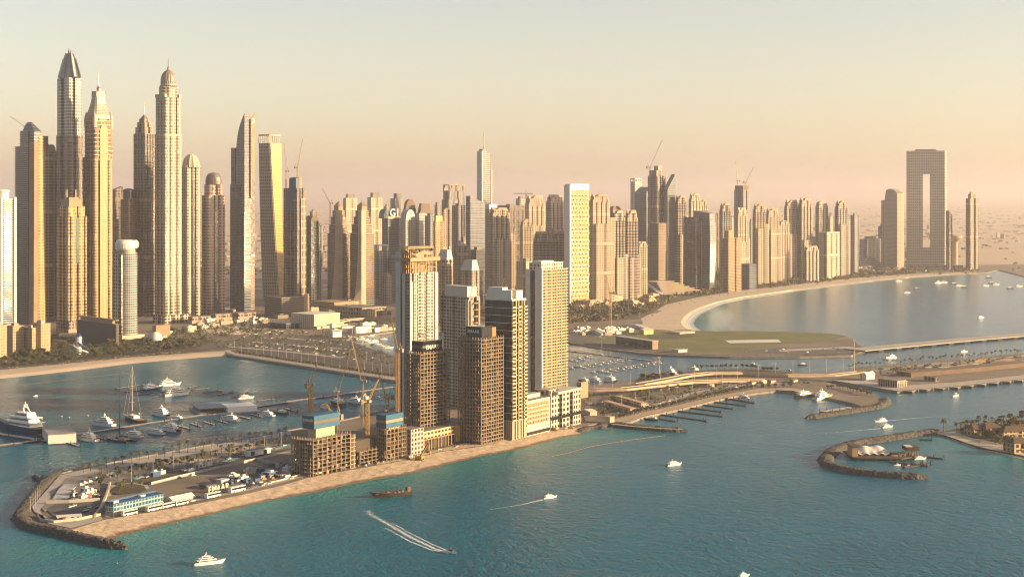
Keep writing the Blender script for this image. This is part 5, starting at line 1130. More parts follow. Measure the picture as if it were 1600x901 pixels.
b = MB(); b.box(-w * .5 - .8, -w * .5 - .01, -d * .1 + .02, d * .22 - .02, 0, s.z(423)); s.part('dark_slot', b, M_GLAZ)
b = MB()
for u in (-.38, -.18, .04, .24, .42): b.box(w * u, w * u + .8, -d * .5 - 1.9, -d * .5 - 1.52, 0, zt)
s.part('fin', b, bl)
b = MB(); b.box(-w * .46, w * .42, -d * .4, d * .4, zt + 1.2, s.z(409), 0, 0); s.part('penthouse', b, facade('penthouse_wall', (0.70, .63, .5), (.05, .045, .04), bay=5, fl=4, wu=.5, wv=.6))
b = MB(); b.box(-w * .4, w * .1, -d * .3, d * .3, s.z(409) + .02, s.z(406.5)); s.part('roof_slab', b, M_WHITE)
b = MB(); b.box(w * .5 + 1.6, w * .62, -d * .4, d * .4, 0, s.z(600)); s.part('side_block', b, FM['cream'])
# podium blocks
s = Spot('podium_building', 'long orange-lit podium block with slit windows below the two bare frame towers', 'building', 648, 660, 756, 707, 56, depth=34.0); w, d = s.w, 34.0
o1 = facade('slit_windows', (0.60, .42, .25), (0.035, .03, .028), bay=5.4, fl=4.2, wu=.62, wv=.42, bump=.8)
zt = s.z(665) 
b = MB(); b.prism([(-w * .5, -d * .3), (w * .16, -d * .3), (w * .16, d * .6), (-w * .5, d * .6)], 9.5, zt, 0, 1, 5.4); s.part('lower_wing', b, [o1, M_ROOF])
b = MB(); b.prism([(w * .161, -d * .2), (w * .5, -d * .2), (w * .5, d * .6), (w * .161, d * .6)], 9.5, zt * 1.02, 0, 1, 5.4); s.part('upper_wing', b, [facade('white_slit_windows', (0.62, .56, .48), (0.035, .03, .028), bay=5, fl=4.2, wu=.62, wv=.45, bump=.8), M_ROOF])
b = MB(); b.box(w * .1, w * .17, -d * .36, -d * .29, 2, zt); s.part('corner_pier', b, mat('ochre_pier', (0.55, .33, .10), .7))
b = MB(); b.box(-w * .5, w * .5, -d * .24, d * .6, 0, 9.4, 1, 1); 
for i in range(19): b.box(-w * .5 + w * i / 18.5, -w * .5 + w * i / 18.5 + .8, -d * .33, -d * .3, 0, 9.4, 0)
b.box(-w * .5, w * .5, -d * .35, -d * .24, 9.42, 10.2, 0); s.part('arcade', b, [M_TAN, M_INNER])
s = Spot('podium_building', 'white podium building with gold panelled balconies at the foot of the tallest white tower', 'building', 812, 819, 860, 683, 58, depth=22.0); w, d = s.w, 22.0
wm = mat('podium_white', (0.64, .57, .46), .7, scale=.2, amount=.1)
zt = s.z(622)
b = MB(); b.prism(fp(w, d), 0, zt, 0, 1, 6); s.part('body', b, [wm, M_ROOF])
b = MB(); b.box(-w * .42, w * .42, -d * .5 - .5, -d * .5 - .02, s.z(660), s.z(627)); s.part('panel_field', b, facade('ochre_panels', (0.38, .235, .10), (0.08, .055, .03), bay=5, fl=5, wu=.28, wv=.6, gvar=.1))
for z in range(5):
    zz = s.z(660) + (s.z(627) - s.z(660)) * z / 5; b = MB(); b.box(-w * .44, w * .44, -d * .5 - 1.6, -d * .5 - .52, zz, zz + 1.2); s.part('balcony', b, wm)
b = MB(); b.box(-w * .46, w * .46, -d * .5 - .6, -d * .5 - .03, 1, s.z(670)); s.part('shopfront', b, M_GLAZ)
b = MB(); b.box(-w * .1, w * .4, -d * .1, d * .3, zt + .03, zt + 4); s.part('roof_plant', b, M_PALEGREY)
s = Spot('podium_building', 'white podium block with gridded windows and dark plinth band, right end of the tower row', 'building', 856, 861, 907, 673, 58, depth=24.0); w, d = s.w, 24.0
zt = s.z(612)
b = MB(); b.prism(fp(w, d, [(0, .0 + .001, .38, 3.0), (0, .62, .74, 4)]), 0, zt, 0, 1, 6); s.part('body', b, [facade('podium_windows', (0.64, .57, .46), (0.035, .033, .03), bay=6, fl=5.2, wu=.6, wv=.6, bump=.8), M_ROOF])
b = MB(); b.box(-w * .5 - .4, w * .5 + .4, -d * .5 - .6, d * .5, s.z(650), s.z(645)); s.part('plinth_band', b, M_DARK)
b = MB(); b.box(-w * .3, w * .52, -d * .5 - 1, d * .5, zt + .03, zt + 2.5); s.part('parapet', b, wm)
b = MB(); b.box(-w * .45, -w * .1, -d * .3, d * .4, zt + .03, zt + 5); s.part('roof_plant', b, FM['cream'])
s = Spot('service_building', 'small tan block with dark recess right of the white podium, by the flyover', 'building', 901, 908, 919, 622, 50)
b = MB(); b.prism(fp(s.w, s.d), 0, s.z(596), 0, 1); s.part('body', b, [M_TAN, M_ROOF])
b = MB(); b.box(-s.w * .56, -s.w * .5 - .02, -s.d * .4, s.d * .4, 0, s.z(600)); s.part('recess', b, M_DARK)
# low frames with blue formwork
s = Spot('construction_building', 'wide bare concrete frame with blue formwork sign box at the left end of the site', 'building', 456, 489, 556, 745, 56); w, d = s.w, s.d
x1_ = w * .36; zt = s.z(680)
frame_building(s, zt, 3.4, 8, 8, .4, x1=x1_, cw=.6)
b = MB(); b.box(x1_ + .6, w * .5, -d * .5, d * .3, 0, zt * .96, 0, 0); s.part('side_frame', b, facade('open_frame', (0.36, .28, .2), (0.025, .02, .018), bay=5, fl=3.7, wu=.8, wv=.78, grough=.8, gvar=.06, bump=1))
b = MB(); b.box(-w * .28, w * .16, -d * .18, d * .2, zt + .05, s.z(664)); s.part('core', b, M_BEIGE)
formwork(s, -w * .36, w * .24, -d * .26, d * .3, s.z(665), s.z(645), M_TEALB)
letters('EMAAR', d * .56 / 3.9, (-w * .36 - .2, d * .02, s.z(654)), (R(90), 0, R(-90)), M_WHITE, s.root, depth=.12)
LAMPS = [(462, 715), (471, 708), (478, 722), (500, 700), (611, 694), (614, 702)]
s = Spot('construction_building', 'low bare concrete frame stepping down in the middle of the site', 'building', 548, 562, 612, 728, 56); w, d = s.w, s.d
frame_building(s, s.z(700), 3.4, 8, 4, .4, core=False, cw=.6)
b = MB(); b.box(-w * .5, w * .5, d * .1, d * 1.0, 0, s.z(684), 0, 0); s.part('rear_wall', b, M_INNER)
s = Spot('construction_building', 'bare concrete frame with second blue formwork box, left of the podium block', 'building', 586, 604, 634, 722, 56); w, d = s.w, s.d
frame_building(s, s.z(668), 3.4, 5, 6, .4, cw=.6)
formwork(s, -w * .5, w * .4, -d * .46, d * .4, s.z(668) + 1.5, s.z(645), M_TEALB, m2=M_TAN)
b = MB(); b.box(-w * .3, w * .3, -d * .35, d * .35, s.z(668), s.z(668) + 1.5); s.part('core', b, M_CREAM)
s = Spot('construction_building', 'grey concrete stub with small windows beside the left end of the podium block', 'building', 622, 642, 662, 712, 56); w, d = s.w, s.d
b = MB(); b.prism(fp(w, d), 0, s.z(668), 0, 1, 5); s.part('body', b, [facade('grey_stub_windows', (0.36, .34, .32), (0.03, .03, .03), bay=5, fl=4, wu=.5, wv=.5, bump=.8), M_ROOF])
# cranes of the site
def CR(label, px, base, mh_py, jib_len, ang, az, wid=2.2, m=None):
    P = G(px, base, LZ); h = zpix(mh_py, P.y); return luffing_crane(label, P, h, jib_len, ang, az, m or M_YELLOW, wid, group='yellow cranes of the building site')
CR('yellow crane with forked head behind the left blue sign box', 485, 690, 603, 22, 68, 60, 2.6)
CR('short stout yellow crane right of the left blue sign box', 523, 712, 652, 14, 110 - 60, 150, 3.0)
CR('thin yellow crane with long raised jib in front of the marina, left of two', 528, 660, 612, 46, 74, 10, 1.6)
CR('thin yellow crane with raised jib leaning left, in front of the marina', 566, 664, 596, 44, 76, 170, 1.6)
CR('yellow crane mast standing in the middle of the low frames', 574, 708, 628, 22, 62, 30, 2.4)
CR('yellow crane standing on the right blue formwork', 605, 690, 622, 30, 72, 200, 2.4)
CR('tall yellow crane tied to the left side of the netted tower', 622, 668, 548, 34, 75, 140, 2.4)
CR('tall orange crane between the black sign box and the dark banded tower', 775, 640, 470, 26, 70, 20, 1.8)
CR('thin tan crane standing among the beach trees behind the towers', 954, 507, 458, 30, 78, 160, 3.0)
CR('red crane far behind the twin stepped towers', 516, 445, 318, 42, 62, 170, 2.6, M_RED)
far_ = G(822, 428, LZ); t = thing('tower_crane', 'far flat-jib crane above the hazy beige towers', 'crane', far_); h = zpix(303, far_.y)
b = MB(); b.box(-1.6, 1.6, -1.6, 1.6, 0, h); b.build('mast', M_METAL, t); b = MB(); b.box(-36, 20, -1, 1, h + .05, h + 2.4); b.build('jib', M_METAL, t); b = MB(); b.tube((0, 0, h + 2), (0, 0, h + 12), .8); b.build('apex', M_METAL, t)
# small excavating crane on the sand
P = G(655, 718, LZ); t = thing('crawler_crane', 'yellow folded long-arm excavator on the sand by the podium block', 'excavator', P, R(-20))
b = MB(); b.box(-3.4, 3, -2, 2, .9, 3.4); b.build('body', M_YELLOW, t); b = MB(); b.box(-3.6, 3.6, -2.3, -1.3, 0, .9); b.box(-3.6, 3.6, 1.3, 2.3, 0, .9); b.build('tracks', M_DARK, t)
b = MB(); b.tube((1, 0, 3), (9, 0, 16), .8, .6, 4); b.tube((9, 0, 16), (11, 0, 3), .6, .35, 4); b.build('arm', M_YELLOW, t)
# work lamps
lm, nt_, bs_ = fresh('work_lamp', (0.9, 0.95, 1.0)); bs_.inputs['Emission Color'].default_value = (.85, .95, 1, 1); bs_.inputs['Emission Strength'].default_value = 6.0
# ------------------------------------------------------------------ rock mounds
def mound(name, L, width, height, label, tip=True, m=None, seed=0, cat='breakwater'):
    P = resample([G(x, y, 0) for x, y in L], 1.8); b = MB(); rings = []; n = len(P); q = random.Random(seed)
    for i, p in enumerate(P):
        t = P[min(i + 1, n - 1)] - P[max(i - 1, 0)]; t.normalize(); nn = Vector((-t.y, t.x, 0)); e = 1.0
        if tip: e = min(1, .25 + min(i, n - 1 - i) * .15)
        r = []
        for u, hgt in ((-.5, -.3), (-.42, .2), (-.34, .55), (-.24, .85), (-.1, 1), (.1, 1), (.24, .85), (.34, .55), (.42, .2), (.5, -.3)):
            v = p + nn * u * width * e; v.z = hgt * height * (e ** .5)
            j = noise.noise_vector(v * .45) * 1.0 + Vector((q.uniform(-.4, .4), q.uniform(-.4, .4), q.uniform(-.5, .5)))
            r.append(v + j * (.9 if -.45 < u < .45 else .7))
        rings.append(r)
    b.loft(rings[::-1], 0, None, None, 0, False, closed=False); b.face(rings[0][::-1]); b.face(rings[-1])
    return tag(b.build(name, m or M_ROCK), label, cat)
mound('breakwater', [(95, 742), (78, 751), (60, 770), (42, 793), (31, 810), (46, 823), (85, 832), (130, 843), (170, 852), (198, 858)], 15, 4.2, 'dark rock breakwater wrapping the tip of the building-site peninsula', seed=1)
mound('breakwater', [(52, 744), (66, 750), (80, 752)], 10, 2.6, 'short dark rock spur sticking out behind the peninsula tip', seed=2)
mound('breakwater', [(955, 664), (990, 669), (1040, 673), (1074, 674)], 15, 4.2, 'straight rock pier with paved top right of the turquoise shallows', seed=3)
ribbon('pier_top', [(956, 662.5), (990, 666.5), (1040, 670), (1066, 671)], 5, M_PAVE, z=4.3, kind='structure')
mound('breakwater', [(1384, 624), (1384, 631), (1372, 637), (1330, 644), (1290, 650), (1260, 654)], 14, 4.0, 'hooked rock breakwater sheltering the promenade marina', seed=4)
mound('breakwater', [(1470, 675), (1430, 680), (1390, 686), (1350, 692), (1318, 699), (1297, 709), (1289, 719), (1296, 729), (1325, 737), (1370, 743), (1410, 746), (1450, 747)], 16, 4.4, 'horseshoe shaped rock breakwater round the tented restaurant', seed=5)
mound('breakwater', [(1356, 546), (1330, 556), (1250, 558), (1140, 558), (1040, 555), (980, 549), (920, 541), (885, 535)], 16, 2.8, 'long low rock edge along the airfield side of the channel', seed=6)
mound('breakwater', [(905, 676), (918, 670), (938, 668), (950, 663)], 12, 3.0, 'broken rocks at the end of the sand bank beside the white podium', seed=7)
b = MB()
for a, c in zip(g2(PEN_IN, 0), g2(PEN_IN, 0)[1:]): b.tube((a.x, a.y, .4), (c.x, c.y, .4), 1.3, 1.3, 5, 0, False)
tag(b.build('quay_fender', M_QUAY), kind='structure')

# ------------------------------------------------------------------ plants
M_TRUNK = mat('bark', (0.13, 0.095, 0.065), 0.9, scale=1.5, amount=0.4)
def leaf_mat(name, c, c2):
    m, nt, bs = fresh(name, c, 0.6, 0, 0.25); geo = N(nt, 'ShaderNodeNewGeometry')
    t = N(nt, 'ShaderNodeTexNoise'); t.inputs['Scale'].default_value = .55; nt.links.new(geo.outputs['Position'], t.inputs['Vector'])
    nt.links.new(mixc(nt, t.outputs[0], c, c2), bs.inputs['Base Color']); return m
M_LEAF = leaf_mat('dark_leaves', (0.035, 0.048, 0.018), (0.085, 0.085, 0.035)); M_LEAF2 = leaf_mat('olive_leaves', (0.05, 0.05, 0.02), (0.11, 0.09, 0.04)); M_PALM = leaf_mat('palm_fronds', (0.035, 0.05, 0.018), (0.09, 0.085, 0.035))
PROTO_Z = -900.0
def palm_proto(seed, h, r, label):
    q = random.Random(seed); t = thing('palm_tree', label, 'palm', (0, 0, 0)); b = MB(); pts = [Vector((0, 0, 0)), Vector((q.uniform(-.2, .2), .15, h * .5)), Vector((q.uniform(-.4, .4), .2, h))]
    for i in range(2): b.tube(pts[i], pts[i + 1], .34 - .07 * i, .27 - .05 * i, 6)
    b.build('trunk', M_TRUNK, t); b = MB(); top = pts[2]
    for k in range(20):
        a = k * 2.4 + q.uniform(-.2, .2); el = q.uniform(-.25, 1.1); d = Vector((math.cos(a), math.sin(a), 0)); sd = Vector((-d.y, d.x, 0)); pr = None
        for s_ in range(5):
            u = s_ / 4; p = top + d * r * (u * math.cos(el) * .95 + .05) + Vector((0, 0, r * (math.sin(el) * u - .75 * u * u))); w_ = (.35, .62, .6, .42, .05)[s_] * r * .32
            cur = (p + sd * w_ - Vector((0, 0, w_ * .45)), p, p - sd * w_ - Vector((0, 0, w_ * .45)))
            if pr: b.face([pr[0], cur[0], cur[1], pr[1]]); b.face([pr[1], cur[1], cur[2], pr[2]])
            pr = cur
    b.build('crown', M_PALM, t); return t
def tree_proto(seed, h, r, label, m, n=330, name='shade_tree', leaf=.85):
    q = random.Random(seed); t = thing(name, label, 'tree', (0, 0, 0)); b = MB(); b.tube((0, 0, 0), (0, 0, h * .45), .32, .2, 6)
    lobes = []
    for k in range(6):
        a = k * 1.05 + q.uniform(-.3, .3); e = Vector((math.cos(a) * r * q.uniform(.3, .62), math.sin(a) * r * q.uniform(.3, .62), h * q.uniform(.5, .85))); b.tube((0, 0, h * .36), e, .13, .05, 4); lobes.append((e, r * q.uniform(.34, .55)))
    lobes.append((Vector((0, 0, h * .8)), r * .5)); b.build('trunk', M_TRUNK, t); b = MB()
    for _ in range(n):
        e, rr = q.choice(lobes); v = Vector((q.gauss(0, 1), q.gauss(0, 1), q.gauss(0, 1))).normalized() * rr * q.random() ** .4; v.z *= .72; p = e + v
        ax = Vector((q.gauss(0, 1), q.gauss(0, 1), q.gauss(0, .6) + .5)).normalized(); a1 = ax.orthogonal().normalized() * leaf * q.uniform(.5, 1.1); a2 = ax.cross(a1).normalized() * leaf * q.uniform(.4, .9)
        b.face([p - a1 - a2 * .4, p + a2 - a1 * .2, p + a1 + a2 * .3, p - a2 + a1 * .3])
    b.build('crown', m, t); return t
palms = [palm_proto(1, 7.5, 2.9, 'x'), palm_proto(2, 9.5, 3.2, 'x')]
trees = [tree_proto(3, 9, 5.0, 'x', M_LEAF), tree_proto(4, 11, 5.6, 'x', M_LEAF2), tree_proto(5, 7, 4.0, 'x', M_LEAF)]
rtree = tree_proto(6, 5.6, 2.5, 'x', M_LEAF, 260, 'clipped_tree', .55)
index_kids(); _used = set()
def plant(protos, P, label, group, scale=(.85, 1.15)):
    p = rnd.choice(protos) if isinstance(protos, list) else protos
    if p.name not in _used:
        _used.add(p.name); p.location = P; p.rotation_euler.z = rnd.uniform(0, 6.3); k = rnd.uniform(*scale); p.scale = (k, k, k); p['label'] = label; p['group'] = group; return p
    return dup(p, P, rnd.uniform(0, 6.3), rnd.uniform(*scale), label, group)
def along(L, n, jit=0.0):
    P = [G(x, y, LZ) for x, y in L]; d = [0]
    for a, c in zip(P, P[1:]): d.append(d[-1] + (c - a).length)
    out = []
    for k in range(n):
        t = d[-1] * (k + .5) / n
        for i in range(len(P) - 1):
            if t <= d[i + 1] or i == len(P) - 2: out.append(P[i].lerp(P[i + 1], (t - d[i]) / (d[i + 1] - d[i])) + Vector((rnd.uniform(-jit, jit), rnd.uniform(-jit, jit), 0))); break
    return out
def scatter(poly, n, pad=None):
    """Random spots in a traced area, even over the picture of it."""
    P = [Vector(p) for p in poly]; x0, x1 = min(p.x for p in P), max(p.x for p in P); y0, y1 = min(p.y for p in P), max(p.y for p in P); out = []
    while len(out) < n:
        v = Vector((rnd.uniform(x0, x1), rnd.uniform(y0, y1)))
        if in_poly(v, P): out.append(G(v.x, v.y, LZ))
    return out
for P in along([(126, 740), (142, 735.5), (240, 716.5), (342, 698.5), (452, 680)], 27, 1.0): plant(palms, P, 'palm tree in the row along the marina side of the peninsula promenade', 'palms along the peninsula promenade')
for P in along([(180, 752), (240, 739), (330, 719), (452, 693)], 22, 2.5): plant(palms, P, 'palm tree beside the peninsula road', 'palms beside the peninsula road', (.65, .95))
for P in scatter([(130, 745), (250, 722), (330, 708), (450, 686), (450, 692), (330, 718), (250, 738), (150, 760)], 26): plant([trees[2]], P, 'small bushy tree in the peninsula gardens', 'bushy trees in the peninsula gardens', (.45, .8))
for P in scatter([(185, 772), (176, 766), (186, 761), (216, 759), (224, 763), (220, 768)], 9): plant(palms, P, 'palm tree in the ring garden behind the blue pavilion', 'palms in the ring garden', (.6, .8))
for P in along([(373, 553.5), (450, 565), (530, 577.5), (616, 590.5)], 44, .6): plant(rtree, P, 'small clipped dark tree in the row along the harbour mole', 'clipped trees along the harbour mole', (.9, 1.15))
for P in scatter([(325, 540), (420, 524), (500, 516), (560, 530), (616, 560), (616, 573), (500, 555), (430, 545), (350, 547)], 95): plant(palms, P, 'palm tree in the harbour parking lots', 'palms in the harbour parking lots', (.7, 1.0))
for P in along([(965, 655), (1000, 645.5), (1060, 632.5), (1116, 619), (1180, 606.5), (1240, 605)], 42, 1): plant(rtree, P, 'clipped dark tree in the row along the eastern promenade', 'clipped trees along the eastern promenade', (.9, 1.2))
for P in along([(1085, 577), (1130, 575.5), (1165, 575.5), (1185, 577)], 13, 1) + along([(1190, 580), (1215, 580)], 6, 2): plant(rtree, P, 'clipped dark tree on the channel side of the flyover', 'clipped trees by the flyover', (1.1, 1.3))
for P in scatter([(994, 596), (1004, 591), (1066, 586), (1060, 589), (1010, 597)], 22): plant(trees, P, 'dark leafy tree in the thicket where the flyover meets the channel', 'trees where the flyover meets the channel', (.6, .8))
for P in scatter([(910, 640), (930, 618), (1000, 612), (1060, 606), (1120, 600), (1180, 598), (1180, 604), (1100, 616), (1040, 628), (960, 648)], 60): plant(palms + [rtree], P, 'palm or clipped tree in the lots behind the eastern promenade', 'trees in the eastern lots', (.6, .9))
for P in along([(1327, 579), (1350, 575), (1420, 570), (1480, 564.5), (1540, 559), (1598, 554)], 46, 2): plant(palms, P, 'palm tree in the row along the cruise quay channel', 'palms along the cruise quay', (.85, 1.1))
for P in along([(1292, 608), (1310, 606), (1335, 610), (1360, 618)], 20, 2.5): plant(rtree, P, 'clipped tree on the hooked marina arm', 'clipped trees on the hooked marina arm', (.9, 1.1))
FOREST = [(-30, 596), (0, 578), (60, 573), (120, 566), (200, 557), (300, 550), (326, 544), (322, 532), (280, 536), (240, 535), (190, 540), (130, 543), (100, 536), (70, 548), (20, 556), (-30, 562)]
for P in sorted(scatter(FOREST, 185), key=lambda v: v.y): plant(trees, P, 'dark leafy tree in the beach park on the left shore', 'trees of the beach park on the left shore', (.8, 1.25))
for P in scatter([(78, 548), (130, 538), (122, 530), (82, 528), (76, 535)], 22): plant(trees, P, 'dark leafy tree between the beige hotel and the dark hotel slab', 'trees between the hotels', (.9, 1.3))
for P in scatter(FOREST, 26): plant(palms, P, 'palm tree standing in the beach park on the left shore', 'palms of the beach park on the left shore', (1.0, 1.4))
for P in scatter([(1480, 672), (1500, 666), (1540, 658), (1600, 652), (1600, 662), (1560, 682), (1520, 684), (1498, 680)], 24) + scatter([(1540, 692), (1580, 690), (1600, 700), (1600, 706), (1562, 700)], 10): plant(trees, P, 'dark bushy tree around the villas on the sandy island', 'bushy trees around the island villas', (.5, .85))
for x, y in ((1495, 676), (1501, 674), (1505, 673), (1512, 673), (1529, 668), (1541, 666), (1550, 664), (1563, 663), (1568, 664), (1582, 663), (1585, 668), (1475, 675), (1530, 692), (1556, 692)): plant(palms, G(x, y, 1.5), 'palm tree around the villas on the sandy island', 'palms around the island villas', (1.0, 1.35))
def mass(name, areas, m_, size=(2.6, 5.5), seed=1):
    """A distant wood that reads as one mass: many small leaf clumps."""
    q = random.Random(seed); b = MB()
    for P in areas:
        k = q.uniform(*size)
        for _ in range(16):
            v = Vector((q.gauss(0, .5) * k, q.gauss(0, .5) * k, k * (.55 + q.gauss(0, .3)))); p = P + v; p.z = max(p.z, LZ + .2)
            ax = Vector((q.gauss(0, 1), q.gauss(0, 1), q.gauss(0, .6) + .4)).normalized(); a1 = ax.orthogonal().normalized() * k * q.uniform(.25, .5); a2 = ax.cross(a1).normalized() * k * q.uniform(.2, .42)
            b.face([p - a1 - a2 * .4, p + a2 - a1 * .2, p + a1 + a2 * .3, p - a2 + a1 * .3])
    return tag(b.build(name, m_), kind='stuff')
mass('beach_vegetation', scatter([(885, 506), (960, 500), (990, 494), (1010, 488), (1040, 474), (1060, 466), (1100, 458), (1060, 455), (1000, 462), (930, 470), (885, 478)], 420), M_LEAF2, (3, 7), 2)
mass('beach_vegetation', scatter([(1060, 465), (1100, 461), (1160, 452), (1240, 443), (1340, 432), (1420, 426), (1420, 418), (1340, 418), (1240, 428), (1160, 442), (1090, 452)], 420), M_LEAF2, (3.5, 8), 3)
mass('street_vegetation', scatter([(225, 535), (330, 530), (420, 517), (560, 510), (616, 505), (600, 490), (440, 503), (330, 500), (290, 510), (220, 520)], 230), M_LEAF, (2.5, 5), 4)
mass('street_vegetation', scatter([(915, 640), (960, 620), (1060, 606), (1180, 596), (1280, 598), (1200, 604), (1100, 618), (1000, 640), (950, 652)], 190), M_LEAF, (1.2, 2.6), 5)
mass('street_vegetation', scatter([(310, 534), (420, 521), (520, 516), (600, 545), (616, 572), (500, 553), (420, 542), (350, 546)], 210), M_LEAF, (1.4, 3.0), 6)
mass('garden_vegetation', scatter([(130, 745), (250, 722), (330, 708), (450, 686), (452, 694), (330, 720), (250, 740), (150, 764)], 90), M_LEAF2, (.8, 1.8), 7)

# ------------------------------------------------------------------ the far city, one mass
q = random.Random(11); b = MB()
for _ in range(4200):
    y = 4800 + 22000 * q.random() ** 2.0; x = q.uniform(-.34, .40) * y * 1.1
    if y < 6500 and x > .25 * y: continue
    w_, d_, h_ = q.uniform(9, 30), q.uniform(9, 30), q.choice((4, 5, 6, 7, 8, 9, 26 if q.random() < .12 else 6)); a = q.uniform(0, 1.5); c, s_ = math.cos(a), math.sin(a)
    f = [(x + px * c - py * s_, y + px * s_ + py * c) for px, py in ((-w_ / 2, -d_ / 2), (w_ / 2, -d_ / 2), (w_ / 2, d_ / 2), (-w_ / 2, d_ / 2))]
    b.prism(f, LZ - .3, LZ + h_, q.choice((0, 0, 1, 2)), q.choice((0, 1)))
tag(b.build('distant_city', [mat('far_pale_houses', (0.34, .285, .23), .9), mat('far_tan_houses', (0.29, .235, .185), .9), mat('grey_houses', (0.26, .23, .21), .9)]), kind='stuff')
mass('distant_trees', [Vector((q.uniform(-.33, .4) * y, y, LZ)) for y in [4600 + 12000 * q.random() ** 1.6 for _ in range(900)]], leaf_mat('far_pale_leaves', (0.17, .145, .10), (0.25, .21, .155)), (4, 9), 9)  # leaf colour paled close to that of the far ground
# ------------------------------------------------------------------ boats
M_HULLW = mat('white_hull', (1.15, 1.14, 1.13), 0.3, scale=.3, amount=.06); M_HULLB = mat('navy_hull', (0.015, 0.09, 0.22), 0.25, scale=.3, amount=.2); M_HULLK = mat('black_hull', (0.025, 0.027, 0.032), 0.3); M_TEAK = mat('teak_deck', (0.36, 0.25, 0.15), 0.7, scale=1.0, amount=.3); M_WIN = mat('boat_windows', (0.012, 0.015, 0.02), 0.1)
def hull_mb(L, B, fb, sheer=1.5, bowrake=.05):
    b = MB(); rings = []; n = 14
    def sec(t, wide, z0k):
        taper = 1.0 if t < .45 else max(.015, 1 - ((t - .45) / .55) ** 2.0); stern = .86 + .14 * min(1, t / .25)
        return B / 2 * taper * stern * wide
    def ring(wide, z, dx, bow): 
        R_ = []
        for i in range(n + 1):
            t = i / n; R_.append((-L / 2 + L * t * (1 - bow) + dx, -sec(t, wide, 0), z * (1 + (sheer - 1) * t * t) if z > 0 else z))
        return R_ + [(x, -y, zz) for x, y, zz in reversed(R_)]
    b.loft([ring(.72, -.5, 0, bowrake + .05), ring(.86, fb * .25, 0, bowrake + .03), ring(1.0, fb, 0, 0)], 0)
    top = ring(.97, fb, 0, .004)
    for i in range(n): b.face([top[i], top[i + 1], top[2 * n - i], top[2 * n + 1 - i]], 1)
    b.face([p for p in (ring(1, fb, 0, 0)[0], ring(.72, -.5, 0, 0)[0], ring(.72, -.5, 0, 0)[-1], ring(1, fb, 0, 0)[-1])], 0)
    return b
def cabin_mb(x0, x1, w, z0, z1, rake, m=0, sh=.88):
    f = lambda k, r: [(x0 + r * .3, -w * k), (x1 - w * .8 - r, -w * k), (x1 - r, -w * .4 * k), (x1 - r, w * .4 * k), (x1 - w * .8 - r, w * k), (x0 + r * .3, w * k)]
    b = MB(); b.loft([[(x, y, z0) for x, y in f(1, 0)], [(x, y, z1) for x, y in f(sh, rake)]], m, m); return b
def motor_yacht(L, decks=3, hm=None, label='x', name='motor_yacht'):
    t = thing(name, label, 'yacht', (0, 0, 0)); B = L * .235; fb = L * .085
    hull_mb(L, B, fb).build('hull', [hm or M_HULLW, M_TEAK], t); z = fb * 1.06; hd = L * .052
    for k in range(decks):
        x0, x1, w = (-.36 + .05 * k) * L, (.27 - .1 * k) * L, B * (.40 - .05 * k)
        c = cabin_mb(x0, x1, w, z, z + hd, hd * 1.1).build(('main_cabin', 'upper_cabin', 'bridge_cabin')[min(k, 2)], M_HULLW, t)
        wb = MB(); f = lambda kk, r, e: [(x0 + L * .03, -w * kk - e), (x1 - w * .8 - r + e, -w * kk - e), (x1 - r + e, -w * .4 * kk - e * .3), (x1 - r + e, w * .4 * kk + e * .3), (x1 - w * .8 - r + e, w * kk + e), (x0 + L * .03, w * kk + e)]
        wb.loft([[(x, y, z + hd * .3) for x, y in f(.97, hd * .3, .06)], [(x, y, z + hd * .8) for x, y in f(.91, hd * .88, .06)]], 0); wb.build('window_band', M_WIN, c)
        z += hd
        if k < decks - 1 or decks < 3:
            b = MB(); b.box(x0 - L * .06, x1 - hd * 1.3, -w * 1.02, w * 1.02, z, z + L * .008); b.build('deck_overhang', M_HULLW, t); z += L * .008
    b = MB(); xm = (-.18 + .02 * decks) * L
    b.tube((xm - L * .04, -B * .2, z), (xm, -B * .12, z + L * .06), L * .009, n=4); b.tube((xm - L * .04, B * .2, z), (xm, B * .12, z + L * .06), L * .009, n=4); b.box(xm - L * .02, xm + L * .02, -B * .14, B * .14, z + L * .06, z + L * .07); b.tube((xm, 0, z + L * .07), (xm, 0, z + L * .13), L * .006, n=4); b.build('radar_arch', M_HULLW, t)
    b = MB(); b.lathe([(L * .012, z + L * .07), (L * .018, z + L * .085), (L * .012, z + L * .10), (.01, z + L * .105)], 8, 0, xm, B * .09); b.lathe([(L * .012, z + L * .07), (L * .018, z + L * .085), (L * .012, z + L * .10), (.01, z + L * .105)], 8, 0, xm, -B * .09); b.build('radar_domes', M_PALEGREY, t)
    for sy in (-1, 1):
        b = MB(); P = [(-L / 2 + L * u, sy * B * .485 * (1.0 if u < .45 else max(.03, 1 - ((u - .45) / .55) ** 2)), fb * (1 + .5 * u * u) + L * .022) for u in (.4, .55, .7, .82, .92, .985)]
        for p, r_ in zip(P, P[1:]): b.tube(p, r_, L * .0035, n=3)
        b.build('bow_rail', M_PALEGREY, t)
    b = MB(); b.box(-L * .5 - L * .04, -L * .5 + .01, -B * .36, B * .36, fb * .12, fb * .25); b.build('swim_platform', M_TEAK, t)
    return t
